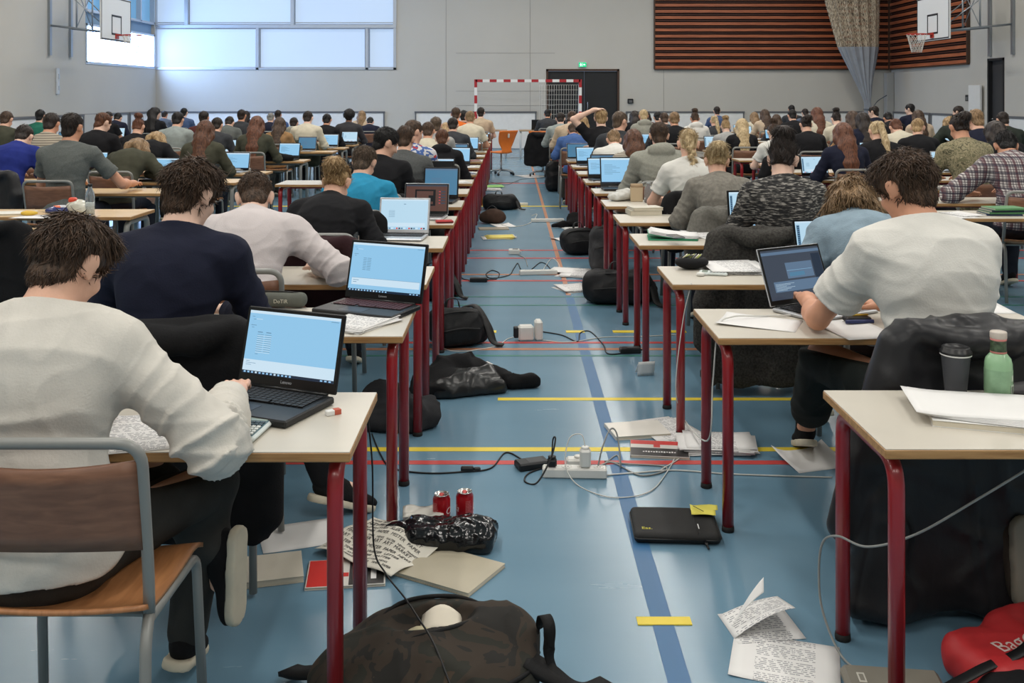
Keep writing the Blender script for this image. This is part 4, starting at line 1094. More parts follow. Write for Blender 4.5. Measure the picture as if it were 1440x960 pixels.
# ---- coats hung over chair backs
def coat(loc, rotz, label, m, w=.48, ztop=.90, zbot=.30, thick=.07, flare=.05, yb=-.235, amp=.010, freq=30, sleeves=(True, True), seed=0, name='coat', cat='coat', fuzz=0., h=.011, collar=True, front=True, skew=0.):
    b = Blend(); H = ztop - zbot; N = np.random.RandomState(seed)
    def body(P):
        t = np.clip((ztop - P[:, 2]) / H, 0, 1); wx = w / 2 * (.86 + .14 * np.minimum(1, t * 5)) + flare * t
        th = thick * (.45 + .35 * np.minimum(1, t * 4)) + .02 * t
        q = np.stack([np.abs(P[:, 0] - skew * t) - wx + .03, np.abs(P[:, 1] - (yb - .045 * (1 - t) * 0 - .02 * t)) - th + .03, np.abs(P[:, 2] - (ztop + zbot) / 2) - H / 2 + .03], 1)
        d = np.linalg.norm(np.maximum(q, 0), axis=1) + np.minimum(q.max(1), 0) - .03
        ph = P[:, 0] * freq + 2.2 * waves(P * V(1, 1, .35), 9., seed)
        return (d - amp * np.sin(ph) * np.clip(t * 1.6, .1, 1) * .8 - amp * .5 * waves(P * V(1.6, 1.6, .5), 22., seed + 1) - amp * 1.1 * ridge(P * V(1.5, 1.5, .6), 15., seed + 2) - amp * .6 * ridge(P * V(.7, .7, 1.6), 20., seed + 3)) * .8
    b.fn(body, (0, yb, (ztop + zbot) / 2), H / 2 + w / 2 + .1, 0)
    if collar:
        b.chain([(-w * .36, yb - .05, ztop - .02), (-w * .12, yb - .075, ztop - .055), (w * .14, yb - .075, ztop - .05), (w * .38, yb - .04, ztop - .02)], [.03, .042, .042, .03], .03)
    for sg, on in zip((-1, 1), sleeves):
        if on: b.chain([(sg * w * .46, yb - .015, ztop - .07), (sg * (w * .55 + flare * .4), yb - .03, ztop - .07 - H * .4), (sg * (w * .54 + flare * .8), yb - .02, max(zbot + .06, ztop - .62))], [.06, .062, .05], .03)
    def f(P):
        d = b(P)
        if fuzz: near = np.abs(d) < .04; d[near] -= fuzz * waves(P[near], 190., seed + 9, 6)
        return d
    lo, hi = b.lo.copy(), b.hi.copy(); lo = np.array([-w / 2 - flare - .2 - abs(skew), yb - .2, max(zbot - .08, .012)]); hi = np.array([w / 2 + flare + .2 + abs(skew), yb + .2, ztop + .08])
    o = solid(name, f, lo, hi, h, m, None, loc, rotz); tag(o, label, cat); return o
# ---- bags and heaps of cloth on the floor
def lump(name, loc, rotz, m, prims, label, cat, amp=.008, freq=18, seed=0, h=.010, fine=.003, parts=()):
    """soft bag or heap; prims are (centre, radii) ellipsoids or (a, b, r1, r2) limbs, flattened on the floor"""
    b = Blend()
    for p in prims:
        if isinstance(p[0], str): b.box(p[1], p[2], p[3], rot('z', p[4]) if len(p) > 4 else None, .035)
        elif len(p) == 2: b.ell(p[0], p[1], None, .04)
        elif len(p) == 3: b.ell(p[0], p[1], rot('z', p[2]), .04)
        else: b.cone(p[0], p[1], p[2], p[3], .03)
    def f(P):
        d = b(P); near = np.abs(d) < .08; Q = P[near]
        jk = 1.5 if cat == 'jacket' else 1.
        d[near] -= amp * 1.2 * waves(Q * V(1, 1, 1.4), freq, seed) + amp * .9 * jk * ridge(Q, freq * .9, seed + 1) + fine * 1.3 * jk * ridge(Q, freq * 2.2, seed + 2)
        return smax(d, .004 - P[:, 2], .01)
    lo = b.lo - .03; lo[2] = -.01; o = solid(name, f, lo, b.hi + .03, h, m, None, loc, rotz); tag(o, label, cat)
    for pn, mb, pm in parts: mb.build(pn, pm, o)
    return o
def soft_bag(loc, rotz, m, w, d, h, label, seed=0, name='backpack', cat='backpack', dark=None, lie=False):
    """backpack: padded body, front pocket, zips, carry loop and shoulder straps"""
    dk = dark or mat('black_web', (20, 20, 21), .6)
    pr = [('box', (0, 0, h * .5), (w / 2, d / 2, h / 2), .42 * min(d, h, w)), ('box', (0, -d * .46, h * .36), (w * .37, d * .17, h * .27), .10 * d + .02)]
    if lie: pr.append(('box', (w * .38, d * .05, h * .34), (w * .22, d * .36, h * .3), .05))
    arc = spline([(-w * .44, -d * .30, h * .55), (-w * .36, -d * .34, h * .90), (0, -d * .36, h * .985), (w * .36, -d * .34, h * .90), (w * .44, -d * .30, h * .55)], 6)
    return lump(name, loc, rotz, m, pr, label, cat, .009, 18, seed, .011, .004, parts=[('zip', MB().tube(arc, .006, 6), dk), ('pocket_zip', MB().tube(spline([(-w * .33, -d * .66, h * .54), (0, -d * .70, h * .60), (w * .33, -d * .66, h * .54)], 6), .005, 6), dk),
        ('carry_loop', strap([(-.05, d * .25, h * .96), (-.03, d * .28, h * 1.12 + .02), (.03, d * .28, h * 1.12 + .02), (.05, d * .25, h * .96)], .026), dk), ('shoulder_strap', strap([(w * .22, d * .30, h * .96), (w * .40, d * .05, h * 1.0), (w * .54, -d * .3, h * .55), (w * .60, -d * .55, .03), (w * .75, -d * .7, .012)], .055, .010), dk)])
def strap(pts, w=.03, t=.004, n=8, up=(0, 0, 1)):
    """flat webbing strap along a smooth path"""
    P = spline(pts, n); T = np.gradient(P, axis=0); T /= np.linalg.norm(T, axis=1)[:, None]; B = np.cross(T, V(*up)); B /= np.linalg.norm(B, axis=1)[:, None] + 1e-9; N = np.cross(B, T)
    k = len(P); v = np.concatenate([P - B * w / 2 - N * t / 2, P + B * w / 2 - N * t / 2, P + B * w / 2 + N * t / 2, P - B * w / 2 + N * t / 2]); f = []
    for i in range(k - 1):
        for a in range(4):
            b2 = (a + 1) % 4; f.append((a * k + i, b2 * k + i, b2 * k + i + 1, a * k + i + 1))
    f += [(0, k, 2 * k, 3 * k)[::-1], (k - 1, 2 * k - 1, 3 * k - 1, 4 * k - 1)]
    return MB().add(v, f, 0, True)
def cable(pts, label, m, r=.0032, name='cable', n=10, cat='cable'):
    o = MB().tube(spline(pts, n), r, 6).build(name, m); tag(o, label, cat); return o
CBLK = mat('black_cable', (20, 20, 22), .5); CWHT = mat('white_cable', (206, 206, 202), .5); CGRY = mat('grey_cable', (140, 142, 140), .5)
WPLAST = mat('white_plastic', (220, 219, 214), .4)
def power_strip(loc, rotz, label, n=4, L=.30, m=None):
    r = empty('power_strip', loc, rotz); MB().box((0, 0, .021), (L, .055, .042), bev=.006).build('strip_body', m or WPLAST, r)
    for i in range(n):
        x = (i - (n - 1) / 2) * L / n
        s_ = MB().lathe([(.022, .0415), (.022, .0435), (.018, .0437), (.017, .0428)], 16, (x, 0, 0)); s_.box((x - .006, 0, .0432), (.004, .004, .001), mi=1).box((x + .006, 0, .0432), (.004, .004, .001), mi=1); s_.build('socket', [WPLAST, BLK], r)
    tag(r, label, 'power strip'); return r
def plug(loc, label, m, size=(.04, .045, .055), rz=0., cat='plug', name='power_plug'):
    r = empty(name, loc, rz); MB().box((0, 0, size[2] / 2), size, bev=.008).build('plug_body', m, r)
    MB().lathe([(.016, 0), (.017, .01), (.010, .012)], 12, (0, 0, size[2] - .002)).build('plug_collar', m, r); tag(r, label, cat); return r
def brick(loc, rotz, label, size=(.13, .055, .03), m=None, name='power_adapter'):
    r = empty(name, loc, rotz); MB().box((0, 0, size[2] / 2), size, bev=.006).build('adapter_body', m or BLK, r)
    MB().box((size[0] * .1, 0, size[2] + .0002), (size[0] * .5, size[1] * .7, .0008)).build('rating_label', mat('adapter_label', (58, 60, 62), .5), r)
    MB().tube([(size[0] / 2 - .002, 0, size[2] / 2), (size[0] / 2 + .02, 0, size[2] / 2)], [.007, .004], 8).build('cable_boot', m or BLK, r); tag(r, label, 'power adapter'); return r

from mathutils.bvhtree import BVHTree
def printed_on(o, name, body, size, org, ux, uy, d, m, shear=0.):
    """lettering laid on the surface of soft thing o: plane through org (ux, uy), dropped along d; all in o's own frame"""
    bv = BVHTree.FromPolygons([v.co[:] for v in o.data.vertices], [tuple(p.vertices) for p in o.data.polygons])
    v, f = text_geo(body, size, .0, shear, 'CENTER'); out = []; d = Vector(d).normalized()
    for q in v:
        p = Vector(V(*org) + q[0] * V(*ux) + q[1] * V(*uy)) - d * .3; h = bv.ray_cast(p, d); out.append((h[0] if h[0] is not None else p + d * .3) - d * .0015)
    return MB().add(np.array([list(q) for q in out]), f).build(name, m, o)
# ================================================================== ROWS OF DESKS AND THE PEOPLE AT THEM
def world2local(w, loc, rz, s):
    return (rot('z', -rz) @ (np.array(w, float) - np.array(loc, float))) / s
TPROTO = {}
def table_at(x, y, label, red=True, L=1.3, D=.5, feet=True, group=None, rz=0.):
    k = (red, L, D, feet)
    if k not in TPROTO:
        t = make_table(L, D, red, feet); TPROTO[k] = t; t.location = (x, y, 0); t.rotation_euler = (0, 0, rz); tag(t, label, 'desk', group); TABLES.append((x, y, L, D)); return t
    t = dup_thing(TPROTO[k], (x, y, 0), rz, label, group); TABLES.append((x, y, L, D)); return t
TABLES = []
CH = []
def chair_at(x, y, label, rz=0., group=None):
    if not CH:
        c = make_chair(); CH.append(c); c.location = (x, y, 0); c.rotation_euler = (0, 0, rz); tag(c, label, 'chair', group); return c
    return dup_thing(CH[0], (x, y, 0), rz, label, group)
def M_top(c, kind=None): return fabric('cloth_%d_%d_%d' % c, c)
# special cloth
def stripe_knit():
    s = NT('flecked_knit'); s.b.inputs['Roughness'].default_value = .95; n = s.new('ShaderNodeTexNoise', Scale=60., Detail=3., Distortion=.4); s.link(s.coords((.45, .45, 2.4), (0, .5, 0)), n.inputs['Vector'])
    s.color(s.ramp(n.outputs['Fac'], [(.44, rgb(26, 26, 28)), (.53, rgb(66, 64, 62)), (.64, rgb(150, 146, 140))])); s.bump(n.outputs['Fac'], .4, .004); return s.m
def plaid():
    s = NT('plaid_cotton'); s.b.inputs['Roughness'].default_value = .9; c = None
    col = rgb(214, 208, 204)
    for sc, rt, ww, cc in ((34, (0, 0, 0), .80, (60, 44, 58)), (34, (0, PI / 2, 0), .80, (60, 44, 58)), (11, (0, 0, 0), .72, (92, 40, 52)), (11, (0, PI / 2, 0), .86, (44, 40, 60)), (68, (0, 0, 0), .93, (40, 40, 52)), (68, (0, PI / 2, 0), .93, (40, 40, 52))):
        w = s.new('ShaderNodeTexWave', Scale=sc / 2.0, Distortion=.6); w.wave_profile = 'SIN'; w.inputs['Detail Scale'].default_value = .4; s.link(s.coords((1, 1, 1), rt), w.inputs['Vector'])
        f = s.ramp(w.outputs['Fac'], [(ww - .04, (0, 0, 0)), (ww + .04, (.75, .75, .75))]); col = s.mix(f, col, rgb(*cc))
    s.color(col); return s.m
def camo(name, cols, sc=9.):
    s = NT(name); s.b.inputs['Roughness'].default_value = .9; n = s.new('ShaderNodeTexNoise', Scale=sc, Detail=3., Distortion=1.2); s.link(s.coords(), n.inputs['Vector'])
    st = [(i / len(cols) * .5 + .28, rgb(*c)) for i, c in enumerate(cols)]; s.color(s.ramp(n.outputs['Fac'], st, 'CONSTANT')); return s.m
def hstripe(name, a, b, sc=26):
    s = NT(name); s.b.inputs['Roughness'].default_value = .9; w = s.new('ShaderNodeTexWave', Scale=sc / 2.); w.bands_direction = 'Z'; s.link(s.coords(), w.inputs['Vector'])
    s.color(s.ramp(w.outputs['Fac'], [(.45, rgb(*a)), (.6, rgb(*b))])); return s.m
def floral():
    s = NT('floral_print'); s.b.inputs['Roughness'].default_value = .9; v = s.new('ShaderNodeTexVoronoi', Scale=34.); s.link(s.coords(), v.inputs['Vector'])
    s.color(s.ramp(v.outputs['Color'], [(.2, rgb(70, 100, 160)), (.42, rgb(206, 206, 210)), (.76, rgb(180, 60, 66))], 'CONSTANT')); return s.m
CL = dict(offwhite=fabric('offwhite_sweat', (206, 202, 194), .05), navy=fabric('navy_knit', (30, 33, 50), .10), lilac=fabric('pale_lilac_jersey', (200, 192, 192), .04), black=fabric('black_jersey', (28, 28, 31), .12), teal=fabric('blue_tee', (44, 138, 176), .08),
          greytee=fabric('grey_marl', (98, 102, 100), .16, vscale=120), greytee2=fabric('charcoal_marl', (86, 88, 88), .2, vscale=120), white=fabric('white_cotton', (216, 214, 208), .04), paleblue=fabric('pale_blue_knit', (138, 158, 172), .10, bump=.5), fleck=stripe_knit(), greyknit=fabric('grey_mohair', (128, 124, 116), .2, bump=.6, vscale=40),
          hoodgrey=fabric('grey_hoodie', (150, 150, 140), .1, vscale=60), plaid=plaid(), camo=camo('camo_jacket', [(84, 82, 62), (146, 136, 108), (112, 108, 82), (168, 158, 130)], 22.), orange=fabric('orange_tee', (222, 112, 46)), floral=floral(), cream=fabric('cream_knit', (206, 198, 178), .06), olive=fabric('olive_cloth', (70, 70, 58), .12), blue=fabric('royal_blue_sweat', (38, 50, 124), .1),
          bstripe=hstripe('beige_stripe', (120, 112, 100), (176, 166, 150)), green=fabric('green_tee', (44, 112, 94)), maroon=fabric('maroon_cloth', (86, 44, 42)), bluegrey=fabric('blue_grey_cloth_top', (92, 104, 124)), dgrey=fabric('dark_grey_cloth', (58, 60, 64)), sage=fabric('sage_sweater', (146, 154, 152)), tan=fabric('tan_fur', (150, 116, 80), .2, bump=.6), bplaid=hstripe('blue_check', (44, 58, 92), (82, 106, 146), 40), dplaid=hstripe('dark_check', (36, 36, 40), (64, 62, 66), 40), midblue=fabric('mid_blue_sweater', (70, 98, 150)), beige=fabric('beige_top', (190, 170, 146)), cstripe=hstripe('cream_stripe_top', (90, 80, 72), (200, 192, 178), 60), lightgrey=fabric('light_grey_top', (160, 160, 158)), dgreen=fabric('dark_green_jacket', (46, 52, 46)))
HERO = dict(nt=2600, hero=True)
def chair_for(o, who, x, y, rz=0.): return chair_at(x, y, 'grey steel and plywood chair of the ' + who, rz)
CHP = {}
def hero(who, label, x, y, yt, pose, hair, hcol, sleeve, top, rz=0., sk=SKIN, arms=None, legs=None, chair=True, chairpos=None, trm=JEANS, topo=None, nt=2600, tl=.032, tw=.0022, tlift=.010, h=.0065, topname='sweater', seed=1, trw=.004, trl=.012, shoe=None, sole=None, trshort=0., tgrav=0.):
    loc = V(x, y, 0); pose = dict(pose); zt, fy = head_top(skeleton(pose), hair)
    s = HC * FPX; s = (HC + (YH - yt) * y / FPX) / (zt + (yt - YH) * fy / FPX)
    if x > 20: k0 = skeleton(pose); x = (x - 720) * (y + s * fy) / FPX - s * k0['hc'][0] * math.cos(rz) + s * fy * math.sin(rz); loc = V(x, y, 0)
    for kk, w in {**(arms or {}), **(legs or {})}.items(): pose[kk] = tuple(world2local(w, loc, rz, s))
    g = make_geo(who, pose, h, hair, sleeve, nt, tl, tw, tlift, topo, True, True, tgrav, trw, trl, trshort, seed)
    m = dict(skin=sk, hair=HAIR[hcol], top=top if not isinstance(top, str) else CL[top], trousers=trm)
    if shoe: m['shoe'] = shoe
    if sole: m['sole'] = sole
    o = place_person(g, loc, rz, s, m, label, None, topname)
    if chair: 
        cx, cy = chairpos or (x, y + .02); CHP[who] = (cx, cy, 0); chair_for(o, who, cx, cy, rz)
    return o
L1N = [2.46, 3.645, 4.65, 5.76, 6.8, 7.9, 8.95, 10.0, 11.1, 12.2, 13.3, 14.4, 15.5, 16.6, 17.7, 18.8, 20.9]
R1N = [2.48, 3.62, 4.65, 5.87, 6.92, 7.95, 9.0, 10.1, 11.2, 12.3, 13.4, 14.5, 15.6, 16.7, 17.8, 18.9, 23.0]
# ------------------------------------------------------------------ nearest people, left of the aisle
hero('man in the white sweatshirt', 'man in off-white long-sleeved sweatshirt, seen from behind, writing at the nearest left desk', 100, 2.33, 300,
     dict(lean=9, curl=14, neck=36, pitch=36, yaw=-24, sh=.185, bulk=1.1, side=-.03), 'messy', 'brown', 'long', 'offwhite', sk=SKIN,
     arms=dict(elR=(-.72, 2.41, .765), haR=(-.755, 2.675, .795), elL=(-1.36, 2.40, .76), haL=(-1.17, 2.62, .775)),
     legs=dict(knR=(-.83, 2.76, .53), anR=(-.90, 2.74, .105), toR=(-.91, 2.92, .05), knL=(-1.05, 2.80, .56), anL=(-.80, 2.72, .36), toL=(-.80, 2.70, .16)),
     chairpos=(-1.0, 2.36), topo=dict(loose=.028, wr=.0065, hem=.535, wf=15., slv=.80), nt=4200, tl=.045, tlift=.006, tw=.0024, h=.006, topname='sweatshirt', trm=GREYTR)
hero('boy in the navy sweater', 'boy in navy sweater with thick brown hair, behind the nearest laptop', 269, 3.42, 221,
     dict(lean=9, curl=10, neck=32, pitch=26, yaw=-24, sh=.19, side=.02), 'messy', 'brown', 'long', 'navy', sk=SKIN3,
     chairpos=(-1.05, 3.44), legs=dict(knR=(-.86, 3.86, .53), anR=(-.70, 3.82, .11), toR=(-.52, 3.88, .05)), topo=dict(loose=.016, wr=.004, wf=20.), nt=4200, tl=.05, tlift=.007, tw=.0024, trm=BLACKTR, seed=4)
hero('boy in the pale lilac top', 'boy in pale lilac long-sleeved top bowed low over the third left desk', 358, 4.42, 239,
     dict(lean=30, curl=22, neck=58, pitch=46, yaw=14, sh=.195, side=-.05), 'short', 'brown', 'long', 'lilac', sk=SKIN3,
     arms=dict(elR=(-.80, 4.60, .80), haR=(-.93, 4.84, .77)), topo=dict(loose=.018, wr=.0045, wf=18.), nt=3600, tl=.026, tlift=.006, seed=6)
hero('woman in black with a blond bun', 'woman in black sweater with messy dark-blond bun, left of the aisle', 473, 5.50, 226,
     dict(lean=28, curl=22, neck=50, pitch=40, yaw=-10, sh=.175, bulk=.96), 'lowbun', 'blond', 'long', 'black', topo=dict(loose=.014), nt=2600, tl=.05, tlift=.005, seed=8, tw=.0024)
hero('boy in the blue t-shirt', 'brown-haired boy in bright blue t-shirt, left of the aisle', 512, 6.58, 203,
     dict(lean=20, curl=14, neck=36, pitch=34, yaw=-12, sh=.19), 'short', 'ash', 'short', 'teal', nt=2400, tl=.035, seed=9, h=.008, topname='t_shirt')
hero('black-haired boy in profile', 'black-haired boy in black sweater, face in profile to the right', 543, 7.66, 177,
     dict(lean=10, curl=10, neck=28, pitch=26, yaw=-62, sh=.185), 'short', 'black', 'long', 'black', nt=1800, tl=.03, seed=10, h=.008)
hero('boy in the charcoal tee', 'boy in charcoal marl t-shirt, behind the black-haired boy', 570, 8.72, 175,
     dict(lean=9, curl=10, neck=26, pitch=22, yaw=-8, sh=.19), 'short', 'brown', 'short', 'greytee2', nt=1200, tl=.03, seed=11, h=.009, topname='t_shirt')
# ------------------------------------------------------------------ nearest people, right of the aisle
hero('man in the white t-shirt', 'man in white t-shirt typing on a silver laptop at the second right desk', 1272, 3.40, 210,
     dict(lean=11, curl=12, neck=30, pitch=26, yaw=24, sh=.183, bulk=1.12), 'curly', 'brown', 'short', 'white', rz=.10, sk=SKIN2,
     arms=dict(elL=(1.135, 3.70, .775), haL=(1.175, 3.955, .790), elR=(1.655, 3.64, .80), haR=(1.46, 3.88, .785)),
     legs=dict(knL=(1.25, 4.00, .56), anL=(1.31, 4.44, .115), toL=(1.335, 4.62, .05), knR=(1.62, 3.92, .54), anR=(1.62, 4.18, .11)),
     topo=dict(loose=.028, wr=.0065, wf=15.), nt=4600, tl=.040, tlift=.010, tw=.0024, h=.006, topname='t_shirt', trm=fabric('black_green_trousers', (34, 38, 36), .15), trw=.006, trl=.03, trshort=.20, seed=14, chairpos=(1.42, 3.37))
hero('girl in the pale blue sweater', 'girl in pale blue fluffy sweater, head bowed behind the silver laptop', 1199, 4.44, 243,
     dict(lean=28, curl=24, neck=55, pitch=50, yaw=-14, sh=.17, bulk=.96), 'fall', 'sand', 'long', 'paleblue', topo=dict(loose=.022), nt=3200, tl=.07, tlift=.006, tw=.003, seed=15, h=.0075, tgrav=.012)
hero('woman in the flecked grey top', 'woman in black and grey flecked top with high dark bun', 1101, 5.64, 174,
     dict(lean=14, curl=14, neck=34, pitch=30, yaw=-26, sh=.172, bulk=.96), 'bun', 'dark', 'long', 'fleck', sk=SKIN3, chairpos=(1.34, 5.66), topo=dict(loose=.024, collar=False), nt=3000, tl=.06, tlift=.003, tw=.0020, seed=16, h=.0075, topname='knitted_top')
hero('woman in the grey cardigan', 'woman in grey mohair cardigan with tied-up light blond hair', 1008, 6.68, 201,
     dict(lean=20, curl=16, neck=36, pitch=32, yaw=-8, sh=.17, bulk=.95), 'lowbun', 'lightblond', 'long', 'greyknit', topo=dict(loose=.02), nt=2200, tl=.06, tlift=.003, tw=.0022, seed=17, h=.008, topname='cardigan')
hero('woman with the blond braid', 'woman in white t-shirt with a long blond braid', 968, 7.72, 179,
     dict(lean=11, curl=10, neck=26, pitch=22, yaw=-6, sh=.168, bulk=.95), 'braid', 'lightblond', 'short', 'white', nt=1800, tl=.05, tlift=.002, tw=.0022, seed=18, h=.008, topname='t_shirt')
hero('boy in the grey hoodie', 'brown-haired boy in light grey hoodie, right of the aisle', 927, 8.76, 170,
     dict(lean=10, curl=10, neck=26, pitch=20, yaw=-6, sh=.19), 'short', 'brown', 'long', 'hoodgrey', topo=dict(loose=.024, hood=True), nt=1400, tl=.03, seed=19, h=.009, topname='hoodie')
hero('man in the plaid shirt', 'black-haired man in white and maroon plaid shirt, leaning on his desk', 1415, 7.92, 182,
     dict(lean=28, curl=16, neck=52, pitch=48, yaw=-16, sh=.195, bulk=1.08, side=.06), 'short', 'black', 'elbow', 'plaid', sk=SKIN2,
     arms=dict(elL=(3.62, 8.22, .785), haL=(3.84, 8.38, .785)), topo=dict(loose=.022), nt=1600, tl=.03, seed=20, h=.008, topname='shirt', chairpos=(4.02, 7.90))
hero('man in the grey t-shirt', 'broad man in grey t-shirt sitting upright, on the left side of the hall', 102, 8.74, 157,
     dict(lean=6, curl=8, neck=18, pitch=12, yaw=-10, sh=.20, bulk=1.06), 'short', 'dark', 'short', 'greytee', sk=SKIN2,
     arms=dict(elR=(-3.50, 8.98, .79), haR=(-3.52, 9.24, .79)), nt=1400, tl=.03, seed=21, h=.008, topname='t_shirt', chairpos=(-4.02, 8.86))
# ------------------------------------------------------------------ everyone further back: x, top of head, distance, pose, sex, hair, colour, sleeve, top, who
PROTO = {'up': dict(lean=8, curl=8, neck=20, pitch=14), 'mid': dict(lean=15, curl=10, neck=30, pitch=28), 'bow': dict(lean=25, curl=16, neck=50, pitch=46), 'low': dict(lean=38, curl=22, neck=74, pitch=66, elL=(-.34, .26, .77), elR=(.34, .26, .77)),
         'upr': dict(lean=8, curl=8, neck=20, pitch=12, yaw=-48), 'upl': dict(lean=8, curl=8, neck=20, pitch=12, yaw=48), 'midr': dict(lean=15, curl=10, neck=30, pitch=30, yaw=-30), 'midl': dict(lean=15, curl=10, neck=30, pitch=30, yaw=30)}
PROTO['arm'] = dict(lean=12, curl=10, neck=24, pitch=20, elL=(-.36, .12, 1.24), haL=(-.10, .14, 1.36), elR=(.16, .22, .86), haR=(-.12, .40, .88))
SEX = {'m': dict(sh=.188), 'f': dict(sh=.165, bulk=.94)}
AISLE = [  # seats beside the aisle: side, row, ...
 ('L', 7, 578, 167, 'upr', 'm', 'short', 'brown', 'short', 'floral', 'boy in the red and blue patterned shirt'),
 ('L', 8, 622, 180, 'mid', 'm', 'short', 'chestnut', 'long', 'black', 'boy in the black hoodie'),
 ('L', 9, 602, 170, 'mid', 'm', 'short', 'brown', 'long', 'cream', 'boy in the cream sweater left of the aisle'),
 ('L', 10, 613, 163, 'up', 'm', 'short', 'ash', 'long', 'lightgrey', 'boy in light grey left of the aisle'),
 ('L', 11, 637, 164, 'mid', 'm', 'short', 'dark', 'long', 'dgrey', 'dark-haired boy in dark grey near the orange tee'),
 ('L', 12, 627, 172, 'bow', 'f', 'long', 'blond', 'long', 'dgreen', 'blond woman in dark green beside the aisle'),
 ('L', 13, 661, 155, 'mid', 'f', 'short', 'sand', 'short', 'cream', 'sandy-haired student in a cream tee'),
 ('L', 14, 641, 150, 'up', 'm', 'short', 'brown', 'short', 'orange', 'boy in the orange t-shirt'),
 ('L', 15, 652, 154, 'up', 'm', 'short', 'black', 'long', 'dgrey', 'black-haired boy behind the orange tee'),
 ('L', 16, 676, 150, 'up', 'm', 'short', 'dark', 'short', 'beige', 'dark-haired boy in a beige tee at the far left aisle end'),
 ('R', 7, 890, 180, 'mid', 'f', 'long', 'chestnut', 'long', 'cstripe', 'girl with long chestnut hair in a striped top'),
 ('R', 8, 863, 181, 'bow', 'm', 'short', 'sand', 'short', 'white', 'sandy-haired boy in a white tee'),
 ('R', 9, 869, 155, 'upr', 'm', 'short', 'ash', 'long', 'dgrey', 'boy with upswept hair turned to the right'),
 ('R', 10, 845, 152, 'arm', 'f', 'curly', 'blond', 'short', 'black', 'curly blond in black raising an arm'),
 ('R', 11, 806, 172, 'bow', 'm', 'short', 'brown', 'long', 'midblue', 'boy in the mid-blue sweater'),
 ('R', 12, 818, 161, 'mid', 'f', 'long', 'blond', 'long', 'dplaid', 'long-haired blond in a dark checked shirt'),
 ('R', 13, 802, 155, 'midr', 'm', 'short', 'brown', 'long', 'beige', 'brown-haired boy in beige, right of the aisle'),
 ('R', 14, 788, 157, 'mid', 'm', 'short', 'dark', 'long', 'sage', 'dark-haired boy in sage, right of the aisle'),
 ('R', 16, 770, 153, 'mid', 'm', 'short', 'black', 'long', 'dgrey', 'black-haired boy in grey in front of the goal'),
]
